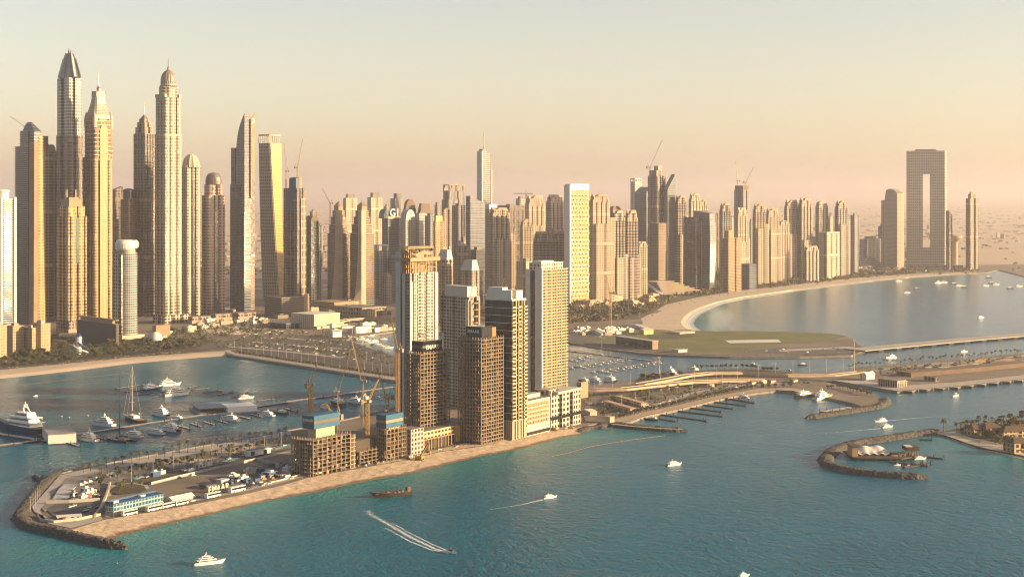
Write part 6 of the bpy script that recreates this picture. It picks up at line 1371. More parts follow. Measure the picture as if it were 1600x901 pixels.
def small_boat(L, label='x', hm=None):
    t = thing('small_boat', label, 'boat', (0, 0, 0)); B = L * .3; fb = L * .1
    hull_mb(L, B, fb, 1.4).build('hull', [hm or M_HULLW, M_TEAK], t)
    c = cabin_mb(-L * .18, L * .2, B * .34, fb, fb + L * .13, L * .08).build('cabin', M_HULLW, t)
    b = MB(); b.box(-L * .16, L * .08, -B * .33 - .03, B * .33 + .03, fb + L * .05, fb + L * .1); b.build('window_band', M_WIN, c)
    b = MB(); b.tube((-L * .1, 0, fb + L * .13), (-L * .12, 0, fb + L * .3), L * .012, n=4); b.build('aerial', M_PALEGREY, t)
    return t
def sail_yacht(L, mast, label, hm, double=True, cat=False):
    t = thing('sailing_yacht', label, 'sailing boat', (0, 0, 0)); B = L * .22; fb = L * .06
    if cat:
        for sy in (-1, 1): o = hull_mb(L, L * .07, fb).build('hull', [hm, hm], t); o.location.y = sy * L * .19
        b = MB(); b.box(-L * .3, L * .1, -L * .19, L * .19, fb * .8, fb * 1.2); b.build('bridge_deck', hm, t)
        c = cabin_mb(-L * .3, L * .05, L * .12, fb * 1.2, fb * 2.2, L * .06).build('cabin', M_STEEL, t)
    else:
        hull_mb(L, B, fb, 1.3).build('hull', [hm, M_TEAK], t); c = cabin_mb(-L * .2, L * .16, B * .3, fb, fb * 1.9, L * .05).build('cabin', M_HULLW, t)
    b = MB(); b.box(-L * .17, L * .07, -B * .3 - .04, B * .3 + .04, fb * 1.3, fb * 1.65); b.build('window_band', M_WIN, c)
    mm = M_CREAM if not cat else M_HULLK
    b = MB(); b.tube((L * .05, 0, fb), (L * .05, 0, mast), L * .012, L * .007, 6); ms_ = b.build('mast', mm, t)
    b = MB()
    for k in (.33, .6, .82): b.tube((L * .05, -B * .34 * (1.2 - k), mast * k), (L * .05, B * .34 * (1.2 - k), mast * k), L * .005, n=3)
    b.build('spreaders', mm, ms_)
    b = MB(); b.tube((L * .05, 0, fb * 2.6), (-L * .34, 0, fb * 2.7), L * .014, n=5); b.build('boom', mm, t)
    b = MB(); b.tube((L * .5, 0, fb * 1.3), (L * .055, 0, mast * .98), L * .0035, n=3); b.tube((-L * .48, 0, fb), (L * .045, 0, mast), L * .003, n=3)
    if double: b.tube((L * .3, 0, fb * 1.2), (L * .055, 0, mast * .75), L * .003, n=3)
    b.build('stays', mm, t)
    b = MB(); b.tube((L * .0, 0, fb * 3.0), (-L * .32, 0, fb * 3.0), L * .02, n=5); b.build('furled_sail', M_CREAM if not cat else M_HULLK, t)
    return t
Y3, Y2, YS = motor_yacht(30, 3), motor_yacht(20, 2), small_boat(9); YB = motor_yacht(30, 3, M_HULLB); YK = motor_yacht(24, 2, M_HULLK)
index_kids()
def boat(proto, stern, bow, label, group=None, stretch=True, lift=0.0):
    ym = (stern[1] + bow[1]) / 2; a, c = G(stern[0], ym + (stern[1] - ym) * .55, 0), G(bow[0], ym + (bow[1] - ym) * .55, 0); v = c - a; L0 = {Y3.name: 30, Y2.name: 20, YS.name: 9, YB.name: 30, YK.name: 24}[proto.name]; k = v.length / L0; P = (a + c) / 2; rz = math.atan2(v.y, v.x)
    if proto.name not in _used:
        _used.add(proto.name); proto.location = P; proto.rotation_euler.z = rz; proto.scale = (k,) * 3; proto['label'] = label
        if group: proto['group'] = group
        return proto
    r = dup(proto, P, rz, k, label, group)
    if not group and 'group' in r: del r['group']
    return r
boat(Y3, (303, 885), (353, 876), 'white motor yacht sailing alone near the bottom left of the open water')
boat(Y2, (849, 780), (871, 775), 'white yacht trailing a pale wake left of centre in the open water'); foam('boat_wake', [(849, 780), (815, 788), (765, 796)], 3, 2)
boat(Y2, (1042, 729), (1066, 724), 'white yacht alone below the straight rock pier')
boat(Y3, (1154, 903), (1172, 897), 'white yacht cut off by the bottom edge of the photo')
boat(YB, (68, 684), (-6, 664), 'large navy-hulled superyacht moored by the white boathouse')
boat(Y3, (178, 668), (140, 661), 'three-decked yacht moored off the main pontoon, left of the tall cream mast')
boat(Y3, (263, 653), (235, 645), 'white yacht with bow to the left, right of the tall cream mast')
boat(Y2, (286, 657), (267, 653), 'smaller white yacht close to the three-decked one right of the tall cream mast')
boat(Y3, (247, 605), (284, 600), 'sunlit yacht on the uppermost finger piers of the marina')
boat(Y3, (256, 621), (298, 614), 'sunlit long yacht on the second finger pier, left of the clubhouse')
boat(YB, (221, 613), (256, 606), 'blue-hulled yacht between the two sunlit yachts')
boat(Y3, (152, 692), (119, 684), 'white yacht below the boathouse on the near side of the main pontoon')
boat(Y2, (222, 685), (189, 679), 'low grey white yacht right of the black mast')
boat(Y2, (256, 680), (229, 675), 'white yacht moored second right of the black mast')
boat(Y3, (279, 677), (249, 668), 'biggest white yacht right of the black mast on the near side of the pontoon')
boat(Y2, (372, 660), (345, 653), 'white yacht moored below the white end of the clubhouse')
boat(Y2, (428, 652), (402, 647), 'white yacht next to the dark one on the near side of the main pontoon')
boat(YK, (449, 648), (428, 644), 'black-hulled yacht on the main pontoon')
boat(Y2, (372, 624), (398, 621), 'small gold-lit yacht behind the clubhouse')
boat(Y2, (513, 640), (499, 634), 'small white yacht just behind the left blue sign box')
boat(YK, (537, 636), (515, 627), 'dark and white yacht behind the low frames, bow towards the pontoon')
boat(Y2, (566, 632), (540, 626), 'long grey white yacht behind the low frames')
boat(Y2, (578, 628), (558, 622), 'white yacht last in the row behind the low frames')
boat(YS, (597, 624), (586, 621), 'little boat beside the crane at the netted tower')
boat(YK, (920, 598), (903, 594), 'dark yacht moored just right of the tallest cream tower')
boat(Y2, (938, 598), (919, 593), 'cream-lit yacht second of three moored by the flyover')
boat(Y2, (962, 599), (942, 592), 'cream-lit yacht third of three moored by the flyover')
boat(Y3, (1057, 589), (1034, 582), 'white yacht at the channel edge by the thicket')
boat(Y2, (1092, 583), (1074, 577), 'smaller white yacht at the channel edge near the clipped trees')
boat(YK, (1029, 657), (1005, 655), 'black boat moored below the eastern promenade')
boat(Y3, (1150, 623), (1179, 628), 'long white yacht beside the last dark pontoon of the promenade')
boat(YK, (1243, 622), (1275, 617), 'dark yacht moored by the hooked arm')
boat(Y3, (1273, 627), (1301, 619), 'white yacht moored by the hooked arm')
boat(Y2, (1385, 657), (1366, 660), 'white boat leading a dark wake in the right channel'); foam('boat_wake', [(1386, 657), (1430, 653), (1500, 648)], 3, 2, fade=1.5)
boat(Y2, (1378, 669), (1396, 666), 'white boat passing just below the wake of another in the right channel'); foam('boat_wake', [(1377, 669), (1330, 673), (1260, 679)], 3, 2, fade=1.5)
boat(Y2, (1399, 558), (1384, 561), 'cream boat crossing the channel below the pile-borne runway')
boat(YS, (1510, 549), (1501, 551), 'small white boat by the palms of the cruise quay')
boat(YS, (1487, 620), (1499, 617), 'small white boat off the cruise quay')
boat(YS, (1169, 570), (1185, 572), 'small boat in mid channel beside the airfield')
boat(YK, (1260, 570), (1245, 571), 'small dark boat in the channel left of the mast light')
boat(YS, (1228, 579), (1240, 581), 'dark launch by the flyover bend')
boat(YS, (52, 619), (60, 618), 'white dinghy alone in the left basin')
boat(YS, (1470, 442), (1460, 443), 'white speedboat leading the moored boats of the far bay')
boat(Y2, (1528, 497), (1538, 496), 'lone white boat in the middle of the far bay')
for i, (x, y) in enumerate(((1404, 440), (1433, 452), (1475, 442), (1491, 444), (1498, 447), (1507, 449), (1540, 447), (1550, 443), (1556, 445), (1578, 451), (1592, 448), (1545, 434), (1417, 458))):
    boat(YK if i % 2 else Y2, (x - 5, y), (x + 6, y - .4), 'small moored boat in the far right bay', 'moored boats in the far bay')
# tall sailing boats
def put(t, stern, bow, L0):
    a, c = G(*stern, 0), G(*bow, 0); v = c - a; t.location = (a + c) / 2; t.rotation_euler.z = math.atan2(v.y, v.x); return t
a, c = G(223, 661, 0), G(193, 652, 0); put(sail_yacht((c - a).length, 57, 'cream sailing yacht with very tall mast moored at the main pontoon', M_HULLK), (223, 661), (193, 652), 1)
put(sail_yacht(30, 62, 'black racing catamaran with tall black mast', M_HULLK, False, True), (212, 692), (166, 686), 1)
put(sail_yacht(16, 22, 'white sailing boat with mast between the pontoons right of the tall cream tower', M_HULLW), (945, 556), (936, 553), 1)
# speeding boat
t = thing('speedboat', 'dark speedboat throwing a white V-shaped wake in front of the peninsula', 'boat'); L = 10
hull_mb(L, 3, 1.1, 1.5).build('hull', [M_HULLW, M_HULLK], t); b = MB(); b.box(-L * .2, L * .12, -1.1, 1.1, 1.1, 2.3); b.build('cabin', M_HULLK, t); b = MB(); b.tube((-1.5, 0, 2.3), (-1.8, 0, 3.6), .12); b.build('aerial', M_PALEGREY, t); b = MB(); b.box(-L * .58, -L * .5, -.5, .5, 0, 1.3); b.build('engine', M_HULLK, t)
put(t, (697, 860), (716, 866), 10)
foam('boat_wake', [(703, 863), (680, 857), (640, 838), (606, 818), (580, 804), (574, 797)], 2.6, 7); foam('boat_wake', [(702, 861), (676, 850), (640, 832), (612, 816)], 1.4, 2.6, fade=.9); foam('boat_wake', [(702, 864), (672, 858), (640, 845), (602, 824)], 1.8, 3, fade=.9)
# dhow-like barge
t = thing('wooden_barge', 'dark flat barge with raised bow and stern post near the sand bank', 'barge'); L = 36
hull_mb(L, 9, 2.6, 1.9, .08).build('hull', [mat('dark_timber', (0.045, .032, .026), .7, scale=.6, amount=.4), mat('brown_deck', (0.15, .09, .055), .8, scale=.5, amount=.5)], t)
b = MB()
for i in range(9): b.box(-L * .4 + i * 3.1, -L * .4 + i * 3.1 + 2.2, -2.4, 2.4, 2.7, 3.2 + (i * 7 % 4) * .35)
b.build('deck_cargo', M_BROWN, t)
b = MB(); b.box(-L * .47, -L * .40, -2, 2, 2.6, 6.4); b.build('wheelhouse', M_BROWN, t); b = MB(); b.tube((-L * .46, 0, 6.4), (-L * .46, 0, 10), .14, n=4); b.tube((L * .05, -2, 3), (L * .05, 2, 7), .1, n=3); b.build('mast', M_BROWN, t)
put(t, (640, 772), (578, 778), 36)

# ------------------------------------------------------------------ pontoons
M_PONT = mat('pontoon_deck', (0.62, 0.56, 0.52), 0.85, scale=.3, amount=.25); M_PILE = mat('pile', (0.045, 0.04, 0.04), 0.8)
def pontoon(name, L, width, label, cat='pontoon', z=.9, group=None, piles=18.0, side=.55, m=None, ph=2.6):
    t = thing(name, label, cat, (0, 0, 0), 0, group); P = resample([G(x, y, 0) for x, y in L], 6.0); b = MB(); Lf = []; Rt = []; n = len(P)
    for i, p in enumerate(P):
        v = P[min(i + 1, n - 1)] - P[max(i - 1, 0)]; v.normalize(); nn = Vector((-v.y, v.x, 0)) * width / 2; Lf.append(p + nn + Vector((0, 0, z))); Rt.append(p - nn + Vector((0, 0, z)))
    dz = Vector((0, 0, z + .3)); b.loft([Rt, Lf], 0, closed=False); b.loft([[p - dz for p in Rt], Rt], 1, closed=False); b.loft([Lf, [p - dz for p in Lf]], 1, closed=False); b.face([Rt[0], Lf[0], Lf[0] - dz, Rt[0] - dz], 1); b.face([Lf[-1], Rt[-1], Rt[-1] - dz, Lf[-1] - dz], 1)
    b.build('deck', [m or M_PONT, M_PILE], t)
    if piles:
        q = max(1, int(piles / 6)); pr = None; bb = MB(); bb.tube((0, 0, -.5), (0, 0, z + ph), .42, .42, 6)
        for i in list(range(q // 2, n, q)) + [n - 1]:
            if pr is None: pr = bb.build('pile', M_PILE, t); o = pr
            else: o = pr.copy(); COL.objects.link(o); o.parent = t
            o.location = Lf[i] + (Rt[i] - Lf[i]) * (1.06 if (i // q) % 2 else -.06); o.location.z = 0
    return t
pontoon('main_pontoon', [(-40, 704), (0, 697), (80, 686), (160, 673.5), (300, 652), (460, 627), (617, 605)], 7, 'long pale main pontoon crossing the basin from the left edge to the netted tower', 'pontoon', 1.2, piles=30)
pontoon('pontoon', [(-40, 672), (0, 679), (40, 685), (75, 690)], 8, 'wide pontoon beside the navy superyacht', 'pontoon', 1.2)
FP = [((180, 608), (226, 601)), ((194, 612.5), (240, 607.5)), ((214, 617), (258, 611.5)), ((238, 621), (262, 617.5)), ((294, 606), (308, 603.5)), ((300, 610), (326, 606.5)), ((318, 613.5), (346, 610)), ((340, 617), (365, 613)), ((364, 620.5), (388, 616.5)), ((402, 627), (430, 623.5)), ((272, 664), (299, 671)), ((298, 662), (315, 667)), ((318, 659), (335, 664)), ((336, 656), (355, 661)), ((372, 650), (391, 655)), ((392, 647.5), (411, 652.5)), ((428, 642), (447, 647)), ((446, 638), (463, 643.5)), ((98, 690), (123, 697)), ((150, 683), (178, 690)), ((310, 630), (340, 637))]
for a, c in FP: pontoon('finger_pier', [a, c], 2.6, 'narrow finger pier with dark piles in the left marina', 'pier', .9, 'finger piers of the left marina', 14)
for a, c in (((1022, 653), (1057, 659)), ((1033, 648), (1105, 658)), ((1058, 642), (1130, 651)), ((1080, 637.5), (1128, 643.5)), ((1098, 632.5), (1147, 639)), ((1116, 628), (1166, 634)), ((1139, 623), (1179, 630))): pontoon('pile_pier', [a, c], 3.2, 'dark pile pier running out from the eastern promenade', 'pier', .9, 'dark pile piers of the eastern promenade', 14, m=M_PILE)
pontoon('main_pontoon', [(884, 548), (940, 554.5), (1019, 564)], 4, 'thin straight pontoon closing the channel marina', 'pontoon', .9)
for i, (a, c, nb) in enumerate((((884, 564.5), (926, 555), 7), ((898, 574), (979, 560), 14), ((932, 580.5), (1033, 564.5), 17))):
    pontoon('berth_pontoon', [a, c], 3.4, ['nearest short', 'middle long', 'outermost long'][i] + ' berth pontoon lined with small boats in the channel marina', 'pontoon', .9, piles=20)
    for k, P in enumerate(along([a, c], nb, 0)):
        P.z = 0; s_ = 1 if k % 2 else -1; P += Vector((7 * s_ * .9, 5 * s_ * -.5, 0)); rz = R(-28 if s_ > 0 else 152)
        dup(YS, P, rz, rnd.uniform(.9, 1.4), 'small white boat berthed in the channel marina right of the towers', 'small boats in the channel marina')
pontoon('pontoon', [(1288, 644), (1330, 637)], 11, 'wide floating deck with people-sized posts inside the hooked breakwater', 'pontoon', .8, piles=8)
# floating booms
def boom(L, label, m, r=.45):
    P = resample([G(x, y, 0) for x, y in L], 5); b = MB()
    for a, c in zip(P, P[1:]): b.tube(a + Vector((0, 0, .1)), a.lerp(c, .86) + Vector((0, 0, .1)), r, r, 5)
    return tag(b.build('floating_boom', m), label, 'boom')
boom([(862, 713), (885, 708), (925, 697), (985, 687), (1040, 680)], 'long brown floating boom off the sand bank', mat('boom_orange', (0.26, .17, .12), .8), .4)
boom([(25, 602.5), (80, 596), (150, 588), (200, 582.5)], 'thin buoy line off the left beach', M_BROWN, .22)
for x, y in ((96, 651), (108, 653), (65, 655), (137, 650)): 
    P = G(x, y, 0); t = thing('mooring_buoy', 'pale round mooring buoy in the left basin', 'buoy', P, 0, 'mooring buoys in the left basin'); b = MB(); b.lathe([(.6, -.2), (1.3, .4), (1.3, 1.0), (.5, 1.6)], 10); b.build('float', M_CREAM, t); b = MB(); b.tube((0, 0, 1.6), (0, 0, 2.6), .12); b.build('post', M_PILE, t)
P = G(183, 880, 0); t = thing('mooring_buoy', 'tiny yellow buoy left of the lone motor yacht', 'buoy', P); b = MB(); b.lathe([(.4, -.2), (.7, .3), (.3, .9)], 8); b.build('float', M_YELLOW, t); b = MB(); b.tube((0, 0, .9), (0, 0, 1.8), .08); b.build('post', M_YELLOW, t)
# ------------------------------------------------------------------ low buildings
def hall(name, label, cat, x0, x_, x1, base, top, th, wall, roof, pitch=0.0, depth=None, bay=4, along_x=True):
    s = Spot(name, label, cat, x0, x_, x1, base, th, None, depth); w, d = s.w, s.d; z = s.z(top)
    b = MB(); b.prism(fp(w, d), 0, z, 0, 1, bay); s.part('walls', b, [wall, roof])
    b = MB(); e = .6
    if pitch:
        if along_x: A = [(-w/2-e, -d/2-e, z), (w/2+e, -d/2-e, z), (w/2+e, d/2+e, z), (-w/2-e, d/2+e, z)]; r = [(-w/2-e, 0, z+pitch), (w/2+e, 0, z+pitch)]; b.face([A[0], A[1], r[1], r[0]]); b.face([A[2], A[3], r[0], r[1]]); b.face([A[1], A[2], r[1]]); b.face([A[3], A[0], r[0]])
        else: A = [(-w/2-e, -d/2-e, z), (w/2+e, -d/2-e, z), (w/2+e, d/2+e, z), (-w/2-e, d/2+e, z)]; r = [(0, -d/2-e, z+pitch), (0, d/2+e, z+pitch)]; b.face([A[1], A[2], r[1], r[0]]); b.face([A[3], A[0], r[0], r[1]]); b.face([A[0], A[1], r[0]]); b.face([A[2], A[3], r[1]])
        b.face(A[::-1])
    else: b.box(-w/2-e, w/2+e, -d/2-e, d/2+e, z + .02, z + .7)
    s.part('roof', b, roof); return s
WIN = facade('small_windows', (0.60, .48, .33), (0.04, .035, .03), bay=4, fl=3.4, wu=.42, wv=.5, bump=.6)
WINW = facade('white_small_windows', (0.70, .67, .62), (0.04, .04, .045), bay=4, fl=3.4, wu=.42, wv=.45, bump=.5)
# peninsula
hall('exhibition_hall', 'long white hall with pale roof at the tip of the peninsula', 'hall', 83, 104, 121, 780, 767, 98, M_WHITE, M_PALEGREY, 1.6, along_x=False)
s = hall('site_shed', 'low white shed with a row of small windows beside the rock breakwater', 'shed', 87, 90, 127, 812, 805, 20, WINW, M_WHITE, .8, depth=10)
for k in (.25, .36):
    b = MB(); vault(b, 3, 2.4, .1, 2.2, 0, 'y'); o = s.part('awning', b, M_RED if k < .3 else M_CREAM); o.location = (-s.w * .5 + s.w * k, -s.d / 2 - 1.3, 0)
s = Spot('sales_pavilion', 'two-storey blue glass pavilion with blue roof by the bus road', 'building', 164, 177, 256, 806, 57); w, d = s.w, s.d
b = MB(); b.box(-w/2, w/2, -d/2, d/2, 0, 2.2); s.part('plinth', b, M_CREAM)
b = MB(); b.prism(fp(w * .98, d * .96), 2.22, 8.4, 0, 1, 3.2); s.part('glass_storeys', b, [facade('teal_pavilion_glass', (0.62, .62, .6), (0.01, .13, .22), bay=3.2, fl=3.1, wu=.84, wv=.74, gvar=.12, grough=.1), M_BLUE])
b = MB(); b.box(-w/2, w/2, -d/2, d/2, 8.42, 8.9); s.part('roof', b, mat('blue_roof', (0.02, .09, .26), .6, scale=.2, amount=.25))
b = MB()
for a, c in (((-w/2, -d/2), (-w/2, d/2)), ((-w/2, d/2), (w/2, d/2))): b.box(min(a[0], c[0]) - .05, max(a[0], c[0]) + .05, min(a[1], c[1]) - .05, max(a[1], c[1]) + .05, 8.92, 10.2)
s.part('roof_parapet', b, M_BLUE)
b = MB(); b.box(-w * .46, -w * .36, -d * .3, 0, 8.92, 10.4); b.box(w * .1, w * .2, -d * .1, d * .2, 8.92, 10); s.part('roof_units', b, M_WHITE)
hall('event_tent', 'white frame tent with pitched roof right of the blue pavilion', 'tent', 258, 271, 305, 786, 778, 55, M_CREAM, M_WHITE, 3.0)
hall('site_cabin', 'grey shed behind the big standing letters', 'shed', 338, 346, 357, 757, 749, 55, M_PALEGREY, M_PALEGREY)
hall('site_cabin', 'dark blue roofed cabin left of the grey shed', 'cabin', 312, 322, 338, 764, 757, 55, M_BROWN, mat('navy_roof', (0.03, .05, .10), .6))
hall('site_cabin', 'flat blue canopy beside the yard, right of the big letters', 'canopy', 378, 392, 412, 761, 757, 50, M_STEEL, mat('navy_roof', (0.03, .05, .10), .6))
s = hall('pavilion', 'white pavilion with blue roof terrace near the marina promenade', 'pavilion', 381, 388, 423, 713, 702, 48, M_WHITE, M_WHITE)
b = MB(); b.box(-s.w * .44, s.w * .40, -s.d * .4, s.d * .4, s.z(702) + .75, s.z(702) + 1.1); s.part('roof_terrace', b, M_BLUE)
for u in (-.3, .25): b = MB(); b.box(s.w * u - 2, s.w * u + 2, -s.d / 2 - .1, -s.d / 2 - .02, .5, 4); s.part('window', b, M_DARK)
M_POOL = mat('pool_water', (0.05, 0.32, 0.36), 0.15)
for P in ([(164, 742), (178, 737), (196, 739), (190, 744), (172, 747)], [(206, 747), (220, 742), (226, 746), (212, 751)], [(345, 722), (362, 716), (376, 716), (360, 722)], [(420, 702), (452, 694), (453, 698), (424, 705)], [(285, 735), (310, 729), (318, 731), (295, 738)]): sheet('pool', P, M_POOL)
sheet('ring_garden', [(183, 773), (172, 768), (178, 762), (200, 758), (222, 759), (227, 763), (222, 769)], M_SOIL)
ribbon('path', [(171, 776), (168, 767), (178, 759), (205, 755), (228, 759), (231, 765)], 3.2, M_PAVE)
def wall_run(name, L, h, m, label, cat='fence', th=.3):
    P = resample([G(x, y, LZ) for x, y in L], 8); b = MB(); Lf, Rt = [], []
    for i, p in enumerate(P):
        v = P[min(i + 1, len(P) - 1)] - P[max(i - 1, 0)]; v.normalize(); nn = Vector((-v.y, v.x, 0)) * th / 2; Lf.append(p + nn); Rt.append(p - nn)
    up = Vector((0, 0, h)); rings = [[a, a + up, c + up, c] for a, c in zip(Rt, Lf)]; b.loft(rings, 0, None, None, 0, False); b.face(rings[0]); b.face(rings[-1][::-1]); return tag(b.build(name, m), label, cat)
wall_run('site_wall', [(72, 787), (108, 786), (156, 783)], 3.0, M_PALEGREY, 'grey wall between the exhibition hall and the site shed yard', 'wall')
wall_run('ramp_wall', [(148, 808), (158, 794), (166, 776), (172, 756)], 2.2, M_CREAM, 'pale curved wall running up from the blue pavilion', 'wall', 1.6)
wall_run('curved_wall', [(58, 806), (64, 814), (84, 817), (120, 813), (158, 805)], 2.0, M_CREAM, 'low pale wall round the site shed yard', 'wall')
wall_run('site_hoarding', [(440, 728), (452, 729), (470, 741), (478, 739)], 3.0, M_TEALB, 'teal hoarding round the yard beside the left concrete frame', 'fence')
wall_run('site_hoarding', [(236, 757), (268, 749), (340, 732), (400, 719), (440, 728)], 2.4, mat('pale_hoarding', (0.42, .45, .48), .7), 'long pale hoarding along the peninsula road', 'fence')
wall_run('site_wall', [(412, 757), (440, 751), (478, 740)], 1.6, M_CREAM, 'low cream wall along the top of the sand bank by the yard', 'wall', .8)
# big letters
pA, pB = G(324, 772, LZ), G(358, 764, LZ); v = pB - pA; rz = math.atan2(v.y, v.x); t = thing('letter_sign', 'big free-standing cream letters reading EMAAR beside the bus road', 'sign', pA, rz); mL = mat('sign_cream', (0.85, .74, .55), .5)
for i, ch in enumerate('EMAAR'): o = letters(ch, 7.6, ((i + .5) * v.length / 5, 0, .5), (R(90), 0, 0), mL, t, 'letter', .35)
b = MB(); b.box(-1, v.length + 1, -.8, .8, 0, .5); b.build('plinth', M_CONC, t)
# coaches and cars
def coach_proto():
    t = thing('coach', 'x', 'bus'); L = 11.5
    b = MB(); b.box(-L/2, L/2, -1.25, 1.25, .4, 3.3); b.build('body', M_WHITE, t); b = MB(); b.box(-L * .46, L * .501, -1.27, 1.27, 1.7, 2.75); b.build('windows', M_WIN, t)
    for x in (-L * .3, L * .32):
        for y in (-1.1, 1.1): b = MB(); b.tube((x, y - .17, .5), (x, y + .17, .5), .5, .5, 10); b.build('wheel', M_HULLK, t)
    return t
cp = coach_proto(); index_kids()
cl = [(202, 804, 'white coach parked in front of the left end of the blue pavilion', 1.2), (240, 797, 'white coach parked in front of the right end of the blue pavilion', 1.25), (262, 792, 'white coach parked below the frame tent, left of two', 1.1), (283, 788, 'white coach parked below the frame tent, right of two', 1.1), (332, 777, 'big cream coach parked below the left of the standing letters', 1.3), (370, 768, 'big white coach parked right of the standing letters', 1.45)]
for i, (x, y, lab, k) in enumerate(cl):
    if i == 0: cp.location = G(x, y, LZ); cp.rotation_euler.z = R(56); cp['label'] = lab; cp.scale = (k,) * 3
    else: dup(cp, G(x, y, LZ + .2), R(56), k, lab)
def car_proto(m, lab):
    t = thing('parked_car', lab, 'car'); b = MB()
    prof = [(-2.2, .3), (2.2, .3), (2.2, .85), (1.2, .98), (-2.1, 1.0)]; 
    for sy in (0,): b.loft([[(x, -.9, z) for x, z in prof], [(x, .9, z) for x, z in prof]], 0); b.face([(x, -.9, z) for x, z in prof]); b.face([(x, .9, z) for x, z in reversed(prof)])
    bo = b.build('body', m, t); b = MB(); b.prism([(-1.9, -.82), (1.1, -.82), (1.1, .82), (-1.9, .82)], 1.0, 1.5, 0, 1, top=[(-1.6, -.68), (.3, -.68), (.3, .68), (-1.6, .68)]); b.build('cabin', [M_WIN, m], t); return t
cars = [car_proto(M_WHITE, 'x'), car_proto(M_HULLK, 'x'), car_proto(M_PALEGREY, 'x')]; cars[0]['label'] = cars[1]['label'] = cars[2]['label'] = 'x'; index_kids()
CN = {cars[0].name: 'white', cars[1].name: 'dark', cars[2].name: 'silver'}
def park(spots, where, grp, rz, jit=.1):
    for P in spots:
        p = rnd.choice([cars[0], cars[0], cars[1], cars[2]]); lab = 'small %s car %s' % (CN[p.name], where); a = R(rz) + rnd.uniform(-jit, jit) + (math.pi if rnd.random() < .5 else 0); P.z = LZ + .12
        if p.name not in _used: _used.add(p.name); p.location = P; p.rotation_euler.z = a; p['label'] = lab; p['group'] = grp
        else: dup(p, P, a, 1.05, lab, grp)
for k, L in enumerate(([(360, 538), (440, 545), (560, 562)], [(380, 534), (470, 540), (600, 563)], [(400, 528), (480, 530), (570, 547)], [(340, 515), (400, 508), (460, 506)], [(330, 521), (390, 523), (440, 517)])): park(along(L, 24, 5), 'parked in the harbour lots', 'cars in the harbour lots', 20 + 30 * (k % 3), .4)
park(along([(915, 632), (960, 626), (1040, 608), (1120, 597)], 16, 3) + scatter([(960, 645), (1040, 625), (1100, 612), (1180, 602), (1180, 606), (1100, 619), (1040, 634), (975, 650)], 34), 'among the lots behind the eastern promenade', 'cars behind the eastern promenade', 50, .6)
park(scatter([(100, 790), (150, 786), (156, 800), (140, 803)], 8) + along([(205, 801), (300, 783), (420, 756)], 9, 2) + scatter([(120, 770), (150, 764), (158, 778), (125, 783)], 8), 'on the tip of the peninsula', 'cars on the peninsula tip', 56, .3)
park(along([(596, 724), (640, 714), (700, 700), (800, 681), (895, 667)], 14, 3), 'at the foot of the peninsula towers', 'cars at the foot of the peninsula towers', 58, .5)
# street lamps
def lamp_proto():
    t = thing('street_lamp', 'x', 'lamp post'); b = MB(); b.tube((0, 0, 0), (0, 0, 14), .16, .09, 6); b.build('pole', M_WHITE, t); b = MB(); b.box(-1.3, 1.3, -.18, .18, 14, 14.25); b.build('lamp_head', M_PALEGREY, t); return t
lp = lamp_proto(); index_kids()
def lamps(spots, where, grp, k=1.0):
    for P in spots:
        lab = 'tall white lamp post ' + where
        if lp.name not in _used: _used.add(lp.name); lp.location = P; lp['label'] = lab; lp['group'] = grp; lp.scale = (k,) * 3
        else: dup(lp, P, rnd.uniform(0, 3), k, lab, grp)
lamps(along([(372, 550), (450, 561), (530, 573.5), (616, 587)], 20), 'on the inner edge of the harbour mole', 'lamp posts of the harbour mole')
lamps(along([(345, 543), (430, 545), (520, 558), (616, 572)], 9), 'along the harbour road', 'lamp posts of the harbour road')
lamps(along([(188, 756), (262, 740), (340, 722), (452, 696)], 9), 'along the peninsula road', 'lamp posts of the peninsula road')
lamps(along([(64, 778), (46, 802)], 5) , 'on the western end of the peninsula', 'lamp posts at the peninsula tip', .8)
lamps(along([(915, 612), (990, 604), (1060, 594), (1180, 590), (1330, 578)], 15), 'along the flyover', 'lamp posts of the flyover', 1.15)
lamps(along([(960, 640), (1040, 619), (1140, 600)], 8), 'in the eastern lots', 'lamp posts of the eastern lots', 1.0)
for (x, y, py, lab) in ((1335, 581, 533, 'tall pale floodlight mast at the bend of the cruise quay'), (1030, 590, 560, 'tall floodlight mast by the thicket at the flyover')):
    P = G(x, y, LZ); t = thing('floodlight_mast', lab, 'mast', P); h = zpix(py, P.y); b = MB(); b.tube((0, 0, 0), (0, 0, h), .6, .35, 6); b.build('pole', M_CREAM, t); b = MB(); b.box(-2, 2, -1, 1, h, h + 2.4); b.build('lamp_head', M_CREAM, t)
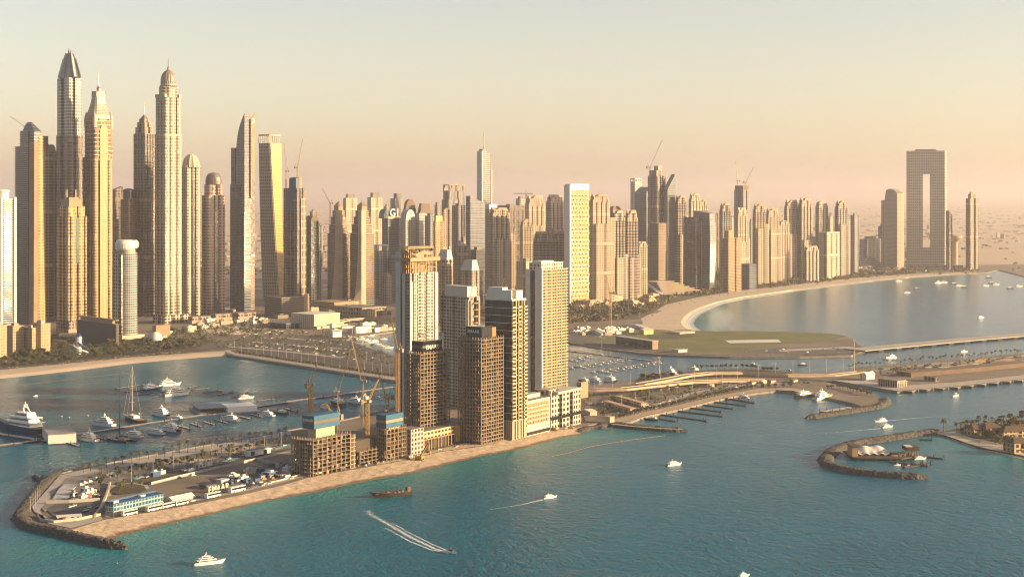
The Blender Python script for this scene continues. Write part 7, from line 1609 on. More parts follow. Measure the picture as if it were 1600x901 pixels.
# flyovers
def viaduct(L, width, z, label, zs=None):
    t = thing('flyover', label, 'flyover'); zz = zs or [z] * len(L); P = resample([G(x, y, zz[i]) for i, (x, y) in enumerate(L)], 14); b = MB(); Lf, Rt = [], []
    for i, p in enumerate(P):
        v = P[min(i + 1, len(P) - 1)] - P[max(i - 1, 0)]; v.z = 0; v.normalize(); nn = Vector((-v.y, v.x, 0)) * width / 2; Lf.append(p + nn); Rt.append(p - nn)
    dn = Vector((0, 0, -1.8)); up = Vector((0, 0, 1.0)); rings = [[a + dn * 1, a + up, a + up + (c - a).normalized() * .5, a + (c - a).normalized() * .5, c - (c - a).normalized() * .5, c + up - (c - a).normalized() * .5, c + up, c + dn] for a, c in zip(Rt, Lf)]
    b.loft(rings, [0] * (len(rings) - 1)); b.build('deck', mat('flyover_concrete', (0.52, .41, .30), .8, scale=.1, amount=.15), t)
    b = MB(); o_ = Vector((0, 0, .03)); b.loft([[a.lerp(c, .08) + o_ for a, c in zip(Rt, Lf)], [a.lerp(c, .92) + o_ for a, c in zip(Rt, Lf)]], 0, closed=False); b.build('roadway', M_LOT, t)
    for i in range(2, len(P) - 1, 3):
        if P[i].z > LZ + 3: b = MB(); b.box(-1.2, 1.2, -2.4, 2.4, LZ, P[i].z - 1.85); o = b.build('pier', M_CONC, t); o.location = (P[i].x, P[i].y, 0)
    return t
viaduct([(896, 608), (930, 608), (975, 607), (1030, 601), (1080, 596), (1140, 594), (1200, 594)], 15, 10, 'long sunlit flyover sweeping from the towers to the eastern lots', [10, 10, 10, 9, 8, 6, 3])
viaduct([(1000, 600), (1045, 592), (1075, 586), (1110, 582.5), (1160, 582), (1230, 586), (1300, 586), (1345, 581)], 13, 8, 'second curved flyover along the channel edge', [9, 9, 8, 8, 7, 5, 3.5, 3.2])
viaduct([(520, 504), (545, 499), (570, 497), (600, 499)], 14, 9, 'short bridge between the white columned hall and the netted tower')
# east lots
hall('warehouse', 'long ochre building with a row of windows, lower of two by the promenade', 'building', 942, 985, 994, 645, 632, 22, WIN, M_BEIGE)
hall('warehouse', 'long ochre building behind another by the promenade, with a lit end', 'building', 961, 1002, 1010, 637, 624, 22, WIN, M_BEIGE)
hall('event_tent', 'small white hut with sunlit gable beside the white podium', 'hut', 905, 922, 933, 650, 641, 30, M_CREAM, M_WHITE, 2.0)
hall('gate_block', 'cream gatehouse block at the root of the straight rock pier', 'building', 946, 953, 960, 661, 651, 40, M_CREAM, M_CREAM)
for i, (x, y, c, lab) in enumerate(((1175, 601, M_RED, 'red roofed kiosk'), (1192, 600, M_WHITE, 'white kiosk'), (1205, 599, M_RED, 'second red roofed kiosk'), (1110, 606, M_BEIGE, 'tan kiosk'), (1240, 598, M_BROWN, 'brown kiosk'))): hall('kiosk', lab + ' in the eastern lots', 'kiosk', x - 6, x, x + 7, y, y - 5, 50, M_CREAM, c, 1.2)
sm = hall('quay_house', 'white tented house with pointed roof at the cruise quay', 'building', 1347, 1354, 1367, 594, 585, 40, M_WHITE, M_WHITE, 4)
s = Spot('cruise_terminal', 'brown terminal block with a colonnade and sunlit end on the cruise quay', 'building', 1372, 1402, 1416, 606, 36); w, d = s.w, s.d
b = MB(); b.prism(fp(w, d), 0, s.z(592), 0, 1, 4); s.part('body', b, [facade('terminal_wall', (0.38, .31, .23), (0.03, .03, .03), bay=4, fl=9, wu=.5, wv=.8), M_ROOF])
b = MB(); b.box(w * .5 + .02, w * .85, -d * .4, -d * .1, s.z(596), s.z(594)); s.part('canopy', b, M_CREAM)
b = MB()
for i in range(5): b.box(w * .55 + i * w * .06, w * .55 + i * w * .06 + .8, -d * .38, -d * .36, 0, s.z(596))
s.part('columns', b, M_CREAM)
s = Spot('quay_arcade', 'low dark arcade with arches on the cruise quay', 'building', 1444, 1462, 1467, 597, 30); b = MB(); b.prism(fp(s.w, s.d), 0, s.z(588), 0, 1, 5); s.part('arches', b, [facade('arcade', (0.36, .30, .24), (0.02, .02, .02), bay=6, fl=9, wu=.6, wv=.7), M_ROOF])
wall_run('quay_shed', [(1412, 588), (1500, 581), (1600, 571)], 6, mat('brown_shed', (0.17, .12, .09), .9), 'long low brown shed along the cruise quay', 'shed', 26)
for i, P in enumerate(along([(1406, 611.5), (1500, 604), (1600, 593)], 9)):
    P.z = 0; t = thing('quay_fender', 'dark round fender on the face of the cruise quay', 'fender', P, R(-15), 'fenders of the cruise quay'); b = MB(); b.tube((-5, -1.2, 1.2), (5, -1.2, 1.2), 1.6, 1.6, 10); b.build('cylinder', M_PILE, t); b = MB(); b.box(-.3, .3, -1.4, .6, 1.2, 3.2); b.build('chain_bracket', M_STEEL, t)
# pile-borne runway
t = thing('runway_bridge', 'long pale runway deck on rows of dark piles in the far channel', 'bridge'); L = [(1336, 546), (1420, 538), (1500, 530.5), (1600, 522), (1800, 506)]; P = resample([G(x, y, 4) for x, y in L], 20); b = MB(); rings = []
for i, p in enumerate(P):
    v = P[min(i + 1, len(P) - 1)] - P[max(i - 1, 0)]; v.normalize(); nn = Vector((-v.y, v.x, 0)) * 19; rings.append([p - nn - Vector((0, 0, 1.2)), p - nn, p + nn, p + nn - Vector((0, 0, 1.2))])
b.loft(rings, 0); b.build('deck', M_PAVE, t); pp = None
for i in range(2, len(P) - 1, 2):
    v = P[i + 1] - P[i - 1]; v.normalize(); b = MB(); b.box(-6, 6, -15, 15, -1, 2.7)
    if pp is None: pp = b.build('pile_cap', M_PILE, t); o = pp
    else: o = pp.copy(); COL.objects.link(o); o.parent = t
    o.location = (P[i].x, P[i].y, 0); o.rotation_euler.z = math.atan2(v.y, v.x)
    if i > 60: break
# airfield and beach club
s = Spot('clubhouse', 'long dark modern clubhouse with a tan sunlit end beside the lawn', 'building', 962, 1019, 1028, 546, 30); w, d = s.w, s.d
b = MB(); b.prism(fp(w, d), 0, s.z(529), 0, 1, 6); s.part('body', b, [facade('dark_club_wall', (0.10, .09, .085), (0.02, .025, .03), bay=12, fl=9, wu=.8, wv=.6), M_ROOF]); b = MB(); b.box(-w * .5, w * .51, -d * .5 - .6, -d * .5 - .02, 0, s.z(527.5)); s.part('end_wall', b, M_TAN); b = MB(); b.box(-w * .6, w * .5, -d * .52, d * .5, s.z(529) + .02, s.z(528)); s.part('roof_slab', b, M_PALEGREY)
hall('marquee', 'long white marquee behind the clubhouse near the beach', 'tent', 976, 1006, 1014, 515, 509, 20, M_WHITE, M_WHITE, 3)
hall('marquee', 'pale blue white marquee left of the clubhouse', 'tent', 918, 940, 948, 524, 518, 20, M_WHITE, M_PALEGREY, 3)
hall('beach_club', 'gold-lit beach club hut between the marquee and the lawn', 'hut', 998, 1006, 1021, 523, 515, 45, M_GOLD, M_CREAM, 2)
hall('hangar', 'low white hangar strip at the edge of the lawn', 'hangar', 1046, 1062, 1086, 522, 518, 40, M_CREAM, M_CREAM)
hall('equipment_hut', 'small pale machinery hut at the lawn edge by the channel', 'hut', 1050, 1060, 1074, 551, 546, 40, M_PALEGREY, M_PALEGREY)
def box_house(name, P, w_, d_, h_, rz, m_, rm, label, cat, grp):
    t = thing(name, label, cat, P, rz, grp); b = MB(); b.prism(fp(w_, d_), 0, h_, 0, 1, 4); b.build('walls', [m_, rm], t); b = MB(); b.box(-w_ * .2, w_ * .15, -d_ * .25, d_ * .2, h_ + .02, h_ + 1.6); b.build('roof_room', rm, t); return t
for i in range(30): box_house('site_cabin', scatter([(888, 524), (975, 524), (1000, 518), (960, 512), (888, 513)], 1)[0], rnd.uniform(6, 16), rnd.uniform(5, 9), rnd.uniform(3, 5), R(rnd.uniform(20, 60)), rnd.choice((M_WHITE, M_PALEGREY, M_BEIGE)), M_WHITE, 'small pale cabin in the airfield yard', 'cabin', 'cabins of the airfield yard')
for i in range(62): box_house('beach_shop', scatter([(1170, 441), (1240, 432), (1345, 422), (1400, 420), (1330, 416), (1230, 419), (1170, 432)], 1)[0], rnd.uniform(14, 40), rnd.uniform(12, 26), rnd.uniform(6, 17), R(rnd.uniform(30, 60)), rnd.choice((WIN, WIN, M_CREAM, FM['jbr2'], M_WHITE)), M_BEIGE, 'low beige shop or restaurant along the far beach', 'shop', 'shops along the far beach')
for i in range(26): box_house('beach_house', scatter([(890, 490), (980, 482), (1040, 466), (1000, 462), (900, 470)], 1)[0], rnd.uniform(14, 34), rnd.uniform(10, 24), rnd.uniform(5, 12), R(rnd.uniform(30, 60)), rnd.choice((WIN, WIN, M_TAN, FM['jbr2'])), M_BEIGE, 'low tan building among the beach trees right of the gold gridded tower', 'house', 'low buildings among the beach trees')
for i in range(34): box_house('street_building', scatter([(430, 500), (610, 498), (614, 470), (600, 440), (640, 440), (480, 476)], 1)[0], rnd.uniform(14, 40), rnd.uniform(12, 30), rnd.uniform(6, 18), R(rnd.uniform(30, 60)), rnd.choice((FM['grey'], FM['tan'], WIN, FM['brown'])), M_ROOF, 'low building in the streets behind the twin stepped towers', 'building', 'low buildings behind the twin stepped towers')
for i in range(30): box_house('street_building', scatter([(640, 470), (800, 468), (860, 478), (860, 500), (640, 512)], 1)[0], rnd.uniform(14, 44), rnd.uniform(12, 30), rnd.uniform(8, 26), R(rnd.uniform(30, 60)), rnd.choice((FM['grey'], FM['tan'], WIN, FM['jbr2'])), M_ROOF, 'low building glimpsed between the peninsula towers', 'building', 'low buildings behind the peninsula towers')
for i in range(24): box_house('street_building', scatter([(225, 528), (300, 512), (330, 500), (430, 500), (420, 508), (330, 512), (240, 534)], 1)[0], rnd.uniform(10, 24), rnd.uniform(8, 18), rnd.uniform(4, 8), R(rnd.uniform(20, 60)), rnd.choice((M_WHITE, WINW, M_CREAM, WIN)), M_PALEGREY, 'small pale building along the street below the domed skyscraper', 'building', 'small buildings along the left street')
# terraced mall
s = Spot('terraced_mall', 'mall of stepped terraces with a long white sloping side near the beach', 'building', 1028, 1036, 1100, 462, 44, None, 60.0); w, d = s.w, s.d
for k in range(7): b = MB(); b.box(-w * .5, w * .5 - k * w * .1, -d * .5 + k * 3, d * .5, k * 4.4 + .03 * k, k * 4.4 + 3.4, 0); b.box(-w * .5, w * .5 - k * w * .1 + 1.5, -d * .5 + k * 3 - 1.5, d * .5, k * 4.4 + 3.42, k * 4.4 + 4.4, 1); s.part('terrace', b, [M_BROWN, M_CREAM])
b = MB(); b.loft([[(-w * .5 - 8, -d * .5 - 4, 0), (-w * .5 - .1, -d * .5 - 4, 3), (-w * .5 - .1, d * .5, 34), (-w * .5 - 8, d * .5, 31)], [(-w * .5 - 8, -d * .5 - 4, 1.5), (-w * .5 - .1, -d * .5 - 4, 4.5), (-w * .5 - .1, d * .5, 35.5), (-w * .5 - 8, d * .5, 32.5)]], 0, 0, 0); s.part('sloping_side', b, M_WHITE)
hall('beach_hotel', 'gold-lit low block right of the stepped terraces', 'building', 1090, 1096, 1119, 450, 440, 44, FM['gold'], M_BEIGE)
# left shore
for (x0, x_, x1, b_, t_, lab) in ((-20, -8, 11, 566, 508, 'leftmost block of the beige beach hotel, cut by the photo edge'), (11, 20, 38, 553, 509, 'middle block of the beige beach hotel with sunlit arched top windows'), (38, 50, 56, 553, 512, 'shaded recessed block of the beige beach hotel'), (50, 64, 79, 551, 505, 'right block of the beige beach hotel with lit balconies')):
    s = hall('beach_hotel', lab, 'hotel', x0, x_, x1, b_, t_, 44, facade('beach_hotel_wall', (0.56, .42, .25), (0.04, .033, .03), bay=4.4, fl=4.2, wu=.42, wv=.42, bump=1.0), M_BEIGE); w, d = s.w, s.d; z = s.z(t_)
    b = MB(); b.box(-w * .3, w * .1, -d * .3, d * .2, z + .72, z + 4.5); s.part('roof_room', b, M_BEIGE)
    for k in range(4): b = MB(); b.box(w * .12, w * .34, -d / 2 - 1.3, -d / 2 - .03, 5 + k * 8.4, 6.2 + k * 8.4); s.part('balcony', b, M_CREAM)
s = hall('beach_hotel', 'dark hotel slab with dotted windows and tan roof storey behind the water slide', 'hotel', 120, 181, 186, 540, 503, 42, facade('dotted_dark_wall', (0.060, .055, .05), (0.35, .30, .24), bay=5.5, fl=4.6, wu=.22, wv=.28, gvar=.1, bump=.2), M_TAN); w, d = s.w, s.d; z = s.z(503)
b = MB(); b.box(-w * .3, w * .45, -d * .4, d * .42, z + .72, z + 6, 0); b.box(-w * .5, w * .5, -d * .5, d * .5, z + 6.02, z + 7.6, 0); s.part('roof_storey', b, M_TAN)
hall('street_building', 'tan windowless block right of the white-capped round tower', 'building', 238, 244, 266, 527, 508, 40, M_TAN, M_TAN)
P = G(243, 535, LZ); t = thing('dome_house', 'white ball-shaped dome house by the beach trees', 'dome', P); b = MB(); b.lathe([(9, 0), (10.5, 4), (10.5, 8), (8.5, 13), (5, 16), (.5, 17.5)], 18, 0, smooth=True); b.build('dome', M_WHITE, t); b = MB(); b.box(-14, 14, -9, 9, 0, 2.6); b.build('base', M_CREAM, t)
P = G(123, 556, LZ); t = thing('water_slide', 'white and blue water slide tower with curling chutes among the beach trees', 'water slide', P); MC = mat('slide_blue', (0.03, .07, .28), .4)
b = MB(); b.lathe([(4.2, 0), (4.0, 24), (4.6, 24.2), (4.6, 28)], 10); b.build('tower', M_WHITE, t); b = MB(); b.lathe([(5, 28.02), (4, 30), (1, 33)], 10); b.build('roof', MC, t)
for k, m_ in ((0, MC), (1, M_WHITE), (2, MC)):
    b = MB(); pr = None
    for i in range(22):
        u = i / 21; a = 2.4 * k + u * 5.2; r_ = 5 + 10 * u; p = Vector((math.cos(a) * r_, math.sin(a) * r_, 24 - 22 * u - k * 2))
        if pr is not None: b.tube(pr, p, 1.2, 1.2, 6)
        pr = p
    b.build('chute', m_, t)
s = hall('columned_hall', 'big cream hall with tall lit wall ribs and flat white roof', 'hall', 455, 491, 531, 514, 489, 50, facade('ribbed_wall', (0.62, .54, .44), (0.34, .27, .19), bay=5, fl=30, wu=.3, wv=.9, grough=.7, gvar=.05), M_WHITE)
b = MB(); b.box(-s.w * .5, s.w * .7, -s.d * .62, -s.d * .5 - .6, 0, 5); s.part('annexe', b, M_CREAM)
hall('street_building', 'dark flat-roofed pavilion left of the columned hall', 'building', 422, 447, 467, 514, 504, 44, FM['dark'], M_PALEGREY)
hall('boat_shed', 'white sunlit shed by the harbour basin, left of two', 'shed', 513, 520, 534, 527, 518, 44, M_WHITE, M_PALEGREY); hall('boat_shed', 'long white sunlit shed by the harbour basin, right of two', 'shed', 552, 556, 580, 521, 510, 44, M_WHITE, M_CREAM); hall('boat_shed', 'small white box shed right of the long sunlit shed', 'shed', 584, 586, 593, 519, 512, 44, M_WHITE, M_WHITE)
for x0, x_, x1, b_, t_, lab in ((294, 300, 329, 506, 494, 'low tan arcade at the foot of the ribbed dome tower'), (328, 336, 363, 502, 490, 'low rose arcade at the foot of the egg-domed tower'), (363, 372, 400, 500, 488, 'dim podium at the foot of the sail tower'), (588, 596, 612, 498, 486, 'low podium right of the twin stepped towers')): hall('podium_building', lab, 'building', x0, x_, x1, b_, t_, 44, FM['tan'], M_ROOF)
# harbour basin boats
for i, (x, y) in enumerate(((530, 527), (538, 529), (545, 527), (552, 530), (566, 529), (574, 532), (583, 535), (590, 538), (598, 541), (606, 544), (580, 525), (600, 530))): dup(Y2 if i % 3 == 0 else YS, G(x, y, 0), R(rnd.choice((30, 210)) + rnd.uniform(-15, 15)), 1.0 if i % 3 == 0 else 1.4, 'white boat berthed in the harbour basin left of the netted tower', 'boats in the harbour basin')
# clubhouse on the pontoon
s = Spot('marina_clubhouse', 'floating clubhouse with blue-grey roofs and a white end block among the finger piers', 'building', 290, 356, 402, 642, 24, None, 30.0); w, d = s.w, s.d
s.root.location.z = 0
b = MB(); b.box(-w * .5 - 30, w * .5 + 3, -d * .5 - 4, d * .5 + 26, -.3, 1.2); s.part('platform', b, M_PONT)
b = MB(); b.box(-w * .5, w * .5, -d * .5, d * .5, 1.22, 7.0); s.part('end_block', b, M_HULLW)
b = MB(); b.box(-w * .5 - 26, w * .1, d * .1, d * .5 + 22, 1.22, 5.4); s.part('dining_hall', b, M_BROWN)
b = MB(); b.box(-w * .5 - 29, w * .14, d * .5 + .05, d * .5 + 25, 5.42, 6.0); b.box(-w * .5 - 30, -w * .5 - .1, -d * .3, d * .5, 5.42, 6.0); s.part('roof', b, mat('slate_roof', (0.34, .42, .54), .6))
s = Spot('boathouse', 'long white boathouse wall beside the navy superyacht', 'building', 66, 75, 119, 690, 22); s.root.location.z = .4
b = MB(); b.box(-s.w * .5, s.w * .5, -s.d * .5, s.d * .5, 0, 9); s.part('walls', b, M_WHITE); b = MB(); b.box(-s.w * .51, s.w * .51, -s.d * .52, s.d * .52, 9.02, 9.5); s.part('roof', b, M_STEEL)
# tented restaurant on its deck
P0 = G(1375, 718, 0); t = thing('restaurant', 'tented white restaurant on a dark pile deck inside the horseshoe breakwater', 'restaurant', P0, R(4)); kk = P0.y / F; M_DK = mat('dark_timber_deck', (0.075, .055, .045), .8, scale=.5, amount=.4)
b = MB(); f = [(-42 * kk, -2), (30 * kk, -8), (66 * kk, 6), (66 * kk, 22), (0, 40), (-40 * kk, 38)]; b.prism(f, 1.2, 2.4, 0, 0, bot=0); b.build('deck', M_DK, t)
for i, (x, y) in enumerate(((-40, 0), (-24, 0), (-8, -4), (8, -4), (24, -6), (40, 0), (60, 8), (-30, 30), (0, 30), (30, 24))): b = MB(); b.tube((x * kk, y, -.5), (x * kk, y, 1.2), .8); b.build('pile', M_PILE, t)
b = MB(); n = 24; NX, NY = 20, 10; W_, D_ = 50 * kk, 26.0                # tensile canopy with two peaks
def tent_z(u, v): return 5.0 + 4.6 * math.exp(-((u - .28) ** 2 + (v - .5) ** 2 * .5) / .035) ** .6 + 4.6 * math.exp(-((u - .74) ** 2 + (v - .5) ** 2 * .5) / .035) ** .6 - 1.6 * (abs(v - .5) * 2) ** 3 + .8 * math.cos(u * math.pi * 8) * (abs(v - .5) * 2) ** 4
rings = [[(-30 * kk + W_ * i / NX, 8 + D_ * j / NY, tent_z(i / NX, j / NY)) for j in range(NY + 1)] for i in range(NX + 1)]
b.loft(rings, 0, None, None, 0, True, closed=False); b.build('tent_canopy', mat('tent_fabric', (0.78, .77, .76), .6, scale=.2, amount=.05), t)
b = MB(); b.box(-42 * kk, -33 * kk, 4, 20, 2.42, 11); b.build('entrance_block', M_TAN, t); b = MB(); b.box(-43 * kk, -29 * kk, 3, 22, 11.02, 11.8); b.build('entrance_roof', M_DK, t)
b = MB(); b.box(-28 * kk, 20 * kk, 10, 32, 2.42, 5); b.build('dining_room', M_BROWN, t)
b = MB(); b.box(46 * kk, 66 * kk, 6, 20, 6.5, 10.5); b.build('lounge', M_DK, t)
b = MB()
for i in range(5): b.box((47 + 4.4 * i) * kk, (47 + 4.4 * i) * kk + .7, 7, 7.7, 2.4, 6.5)
b.build('columns', M_TAN, t); b = MB(); b.box(44 * kk, 54 * kk, 4, 14, 10.52, 11.2); b.build('lounge_canopy', M_WHITE, t)
q = random.Random(5); b = MB()
for _ in range(60): x, y = q.uniform(10, 62) * kk, q.uniform(0, 18); b.box(x, x + q.uniform(.6, 2), y, y + q.uniform(.6, 2), 2.42, 2.42 + q.uniform(.7, 2.2), q.choice((0, 0, 1)))
tag(b.build('terrace_furniture', [M_TAN, M_HULLK], t), kind='stuff')
for a, c, lab in (((1391, 722), (1450, 728), 'long jetty below the tented restaurant'), ((1412, 731), (1452, 725), 'outer cranked jetty below the tented restaurant'), ((1446, 714), (1474, 717), 'jetty reaching right from the tented restaurant'), ((1345, 692), (1364, 703), 'foot bridge from the horseshoe breakwater to the tented restaurant'), ((1438, 687), (1456, 687.5), 'little jetty at the island beach')): pontoon('jetty', [a, c], 4 if 'long' in lab else 3, lab, 'jetty', 1.0, None, 10, m=M_DK)
boat(Y2, (1428, 718), (1448, 716), 'white yacht moored right beside the tented restaurant'); boat(YS, (1397, 727), (1408, 726), 'small boat at the long restaurant jetty, left of two'); boat(YS, (1414, 729), (1426, 728), 'small boat at the long restaurant jetty, right of two')
# villas
VW = facade('villa_wall', (0.42, .32, .20), (0.03, .027, .025), bay=5, fl=4.5, wu=.45, wv=.6, bump=1.0); VR = mat('brown_tiles', (0.12, .075, .05), .85, scale=.6, amount=.35)
for x0, x_, x1, b_, t_, lab in ((1518, 1522, 1537, 680, 667, 'tan villa with brown hip roof, left of three on the sandy island'), (1537, 1541, 1566, 680, 665, 'wide pale fronted villa with brown roof, middle of the sandy island'), (1580, 1585, 1612, 707, 688, 'villa cut by the right edge of the photo'), (1562, 1568, 1612, 684, 670, 'large brown roofed villa behind the others at the right edge')):
    s = Spot('villa', lab, 'villa', x0, x_, x1, b_, 22, None, 16.0); w, d = s.w, s.d; z = s.z(t_); s.root.location.z = 1.5
    b = MB(); b.prism(fp(w, d, [(0, .35, .65, 1.6)]), 0, z, 0, 1, 5); s.part('walls', b, [VW, VR])
    b = MB(); b.prism(fp(w + 2, d + 2), z + .02, z + 4.2, 0, 0, top=fp(w * .5, d * .08)); s.part('roof', b, VR)
    b = MB(); b.box(-w * .16, w * .16, -d * .5 - 2, -d * .5 + 1.5, 3.4, 3.9); s.part('porch', b, M_CREAM)
# clutter of the building site
q = random.Random(21)
for i in range(46):
    P = scatter([(352, 752), (410, 730), (452, 724), (474, 738), (430, 750), (372, 762)], 1)[0] if i < 24 else (along([(470, 742), (560, 729), (650, 711), (760, 689)], 30, 3)[i % 30]); w_, d_, h_ = q.uniform(1.5, 5), q.uniform(1.2, 3), q.uniform(.8, 2.8)
    t = thing('material_stack', 'stack of building materials on the site ground by the sand bank', 'material stack', P, q.uniform(0, 3), 'stacks of building materials on the site'); b = MB(); b.box(-w_ / 2, w_ / 2, -d_ / 2, d_ / 2, .15, h_ * .6); b.build('lower_load', q.choice((M_TAN, M_PALEGREY, M_BROWN, M_WHITE)), t); b = MB(); b.box(-w_ * .3, w_ * .4, -d_ * .4, d_ * .3, h_ * .6 + .02, h_); b.build('upper_load', q.choice((M_TAN, M_PALEGREY, M_BLUE, M_STEEL)), t)
for i, (x, y) in enumerate(((497, 741), (640, 716), (868, 672), (893, 668))):
    P = G(x, y, LZ); t = thing('dump_truck', ['cream lorry in front of the left concrete frame', 'orange lorry by the excavator', 'yellow lorry below the white podium', 'tan lorry at the right end of the site road'][i], 'lorry', P, R(56 + 10 * i)); m_ = (M_CREAM, M_TAN, M_YELLOW, M_BEIGE)[i]
    b = MB(); b.box(-4, 1.5, -1.3, 1.3, 1.1, 3.0); b.build('load_bed', m_, t); b = MB(); b.box(1.7, 3.8, -1.25, 1.25, .8, 3.3); b.build('cab', M_WHITE, t)
    for x2 in (-3, -1.4, 2.7):
        for y2 in (-1.1, 1.1): b = MB(); b.tube((x2, y2 - .2, .55), (x2, y2 + .2, .55), .55, .55, 8); b.build('wheel', M_HULLK, t)
# lamps alight in the bare frames
for i, (x, y, Yr) in enumerate(((462, 717, 741), (471, 709, 741), (478, 722, 741), (493, 700, 743), (500, 706, 743), (611, 694, 722), (614, 701, 722))):
    yy = G(x, Yr, 0).y - 4; P = Vector(((x - 800) * yy / F, yy, CAMZ - (y - YH) * yy / F)); t = thing('work_lamp', 'bright white work lamp shining from the bare concrete frames', 'lamp', P, 0, 'work lamps in the bare frames'); b = MB(); b.box(-.5, .5, -.25, .25, -.35, .35); b.build('lamp_face', lm, t); b = MB(); b.box(-.08, .08, .26, 3.0, -.08, .08); b.build('bracket', M_STEEL, t)

# more life on the peninsula
for i, (x, y) in enumerate(((126, 762), (132, 759), (140, 757), (150, 752), (236, 744), (300, 747))):
    t = thing('gazebo', 'small white pyramid gazebo on the peninsula plaza', 'gazebo', G(x, y, LZ), .9, 'white gazebos on the plaza')
    b = MB(); b.prism(fp(5, 5), 2.6, 4.4, 0, 0, top=fp(.3, .3), bot=0); b.build('canopy', M_WHITE, t)
    for sx in (-2.3, 2.3):
        for sy in (-2.3, 2.3): b = MB(); b.tube((sx, sy, 0), (sx, sy, 2.6), .1, n=4); b.build('post', M_STEEL, t)
q = random.Random(31); CM = {'white': M_WHITE, 'blue': M_BLUE, 'rust red': M_RED, 'grey': M_STEEL, 'tan': M_TAN}
for i in range(30):
    c = q.choice(list(CM)); P = scatter([(345, 754), (410, 730), (452, 722), (474, 735), (430, 748), (372, 760)] if i < 18 else [(110, 772), (150, 764), (158, 775), (118, 786)] if i < 24 else [(420, 744), (470, 736), (470, 742), (425, 752)], 1)[0]
    t = thing('shipping_container', c + ' site container in the yards of the peninsula', 'container', P, q.choice((1.0, 2.57)) + q.uniform(-.1, .1), c + ' containers in the yards'); b = MB(); b.box(-3, 3, -1.2, 1.2, .1, 2.7); b.build('body', CM[c], t); b = MB(); b.box(3.01, 3.06, -1.1, 1.1, .2, 2.6); b.build('door', M_STEEL, t)
for L in ([(166, 803), (240, 790), (320, 775), (378, 763), (430, 752)], [(455, 693), (400, 706), (340, 720), (262, 738), (215, 748)], [(905, 634), (960, 626), (1040, 607), (1120, 596), (1240, 592)], [(372, 550), (450, 561.5), (530, 574), (616, 587)]): ribbon('road_marking', L, .55, M_WHITE, lift=.03 + .012 * (_lvl[0] + 6))
park(scatter([(170, 797), (250, 787), (400, 757), (470, 742), (472, 745), (400, 762), (250, 794)], 14), 'on the peninsula bus road', 'cars on the peninsula bus road', 56, .2)
park(along([(452, 694), (340, 721), (220, 748)], 10, 1.5), 'on the inner peninsula road', 'cars on the inner peninsula road', 56, .1)
park(scatter([(330, 520), (420, 510), (520, 512), (500, 520), (420, 526), (350, 530)], 36), 'on the sandy lots below the columned hall', 'cars on the sandy lots', 30, .8)
for i in range(16): box_house('street_building', scatter([(520, 506), (612, 508), (612, 516), (540, 522), (500, 516)], 1)[0], rnd.uniform(9, 24), rnd.uniform(8, 14), rnd.uniform(3, 7), R(rnd.uniform(20, 60)), rnd.choice((M_WHITE, WINW, M_CREAM)), M_PALEGREY, 'small white harbour building beside the basin left of the netted tower', 'building', 'white harbour buildings')

# parasols on the beaches, planting and huts on the cruise quay
def parasol():
    t = thing('beach_parasol', 'x', 'parasol'); b = MB(); b.tube((0, 0, 0), (0, 0, 3), .12, n=4); b.build('pole', M_TRUNK, t); b = MB(); b.lathe([(2.2, 2.5), (1.2, 3.1), (.1, 3.5)], 8); b.build('canopy', mat('thatch', (0.30, .22, .13), .9), t); return t
pl = parasol(); index_kids()
def parasols(spots, lab, grp):
    for P in spots:
        if pl.name not in _used: _used.add(pl.name); pl.location = P; pl['label'] = lab; pl['group'] = grp
        else: dup(pl, P, 0, rnd.uniform(.9, 1.3), lab, grp)
parasols(along([(0, 579), (100, 570), (200, 559.5), (300, 552)], 44, 7), 'thatched parasol on the sand of the left beach', 'parasols of the left beach')
parasols(along([(1005, 504), (1030, 487), (1100, 467), (1240, 448), (1420, 430.5)], 60, 16), 'thatched parasol on the sand of the curved far beach', 'parasols of the curved far beach')
for i in range(22): box_house('quay_hut', scatter([(1420, 588), (1520, 579), (1600, 570), (1600, 560), (1520, 567), (1420, 578)], 1)[0], rnd.uniform(10, 34), rnd.uniform(6, 12), rnd.uniform(3, 6), R(14 + rnd.uniform(-4, 4)), rnd.choice((M_BROWN, M_TAN, M_PALEGREY)), M_ROOF, 'low hut or canopy on the cruise quay', 'hut', 'huts on the cruise quay')
mass('street_vegetation', scatter([(1350, 580), (1420, 573), (1520, 564), (1600, 557), (1600, 562), (1500, 571), (1370, 586)], 90), M_LEAF, (1.4, 3.2), 8)
mass('beach_vegetation', scatter([(1180, 446), (1260, 438), (1340, 431), (1430, 424), (1430, 428), (1340, 435), (1240, 446), (1180, 452)], 120), M_LEAF2, (3, 6), 12)
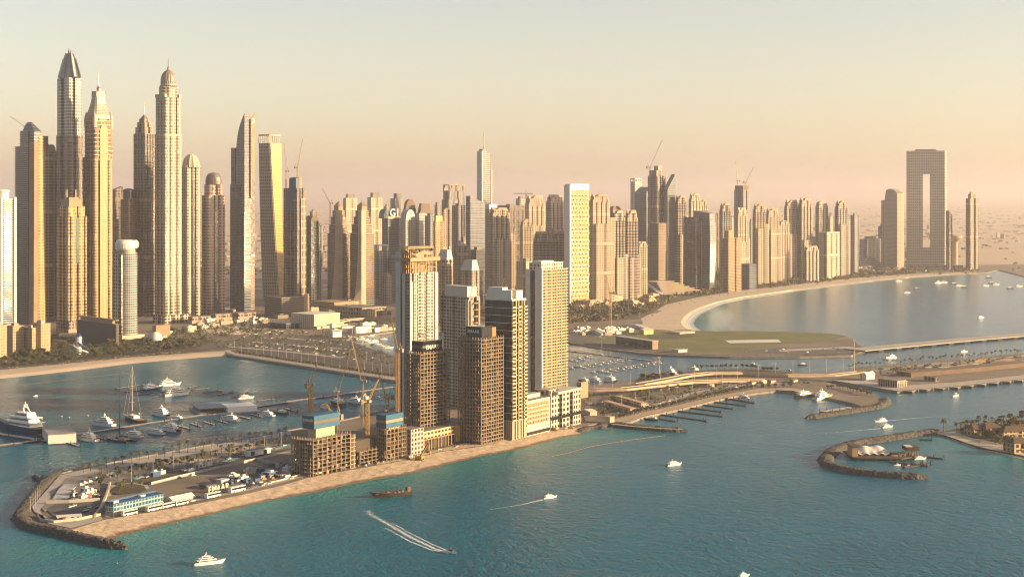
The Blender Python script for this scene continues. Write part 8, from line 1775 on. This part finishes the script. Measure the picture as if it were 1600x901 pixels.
mass('beach_vegetation', scatter([(1380, 420), (1530, 419), (1530, 424), (1420, 427)], 90), M_LEAF2, (3, 7), 13)
park(scatter([(1150, 549), (1230, 544), (1320, 542), (1330, 550), (1180, 554)], 12) + scatter([(900, 520), (1000, 519), (1010, 523), (930, 530)], 16), 'on the airfield ground by the channel', 'cars of the airfield', 10, .8)
for i in range(26): box_house('site_office', scatter([(340, 752), (410, 730), (452, 720), (470, 734), (430, 746), (372, 760)] if i < 14 else [(110, 768), (160, 758), (162, 776), (118, 784)] if i < 19 else [(240, 742), (330, 722), (400, 708), (400, 712), (330, 727), (245, 748)], 1)[0], rnd.uniform(5, 12), rnd.uniform(3, 6), rnd.uniform(2.6, 4.2), R(57 + rnd.uniform(-6, 6)), rnd.choice((M_WHITE, M_WHITE, M_PALEGREY, WINW, M_BLUE)), rnd.choice((M_WHITE, M_PALEGREY, M_STEEL)), 'small flat-roofed site office on the peninsula', 'site office', 'site offices on the peninsula')
for P in scatter([(130, 748), (250, 726), (340, 708), (450, 688), (452, 693), (340, 716), (250, 735), (165, 752)], 34): plant(palms, P, 'palm tree in the peninsula gardens', 'palms in the peninsula gardens', (.6, .85))
for P in scatter([(1496, 672), (1540, 662), (1600, 654), (1600, 700), (1566, 692), (1530, 682), (1506, 678)], 44): P.z = 1.5; plant(trees, P, 'dark bushy tree around the villas on the sandy island', 'bushy trees around the island villas', (.5, .8))
# ------------------------------------------------------------------ air
b = MB(); b.box(-59000, 59000, -1800, 97000, -1.9, 560.0)
hz = b.build('haze', []); tag(hz, kind='stuff')
hm = bpy.data.materials.new('haze'); hm.use_nodes = True; hm.node_tree.nodes.clear()
pv = hm.node_tree.nodes.new('ShaderNodeVolumePrincipled'); out = hm.node_tree.nodes.new('ShaderNodeOutputMaterial')
pv.inputs['Density'].default_value = HAZE_DENSITY; pv.inputs['Color'].default_value = (*HAZE_COLOR, 1); pv.inputs['Anisotropy'].default_value = HAZE_G
hm.node_tree.links.new(pv.outputs[0], out.inputs['Volume']); hz.data.materials.append(hm)
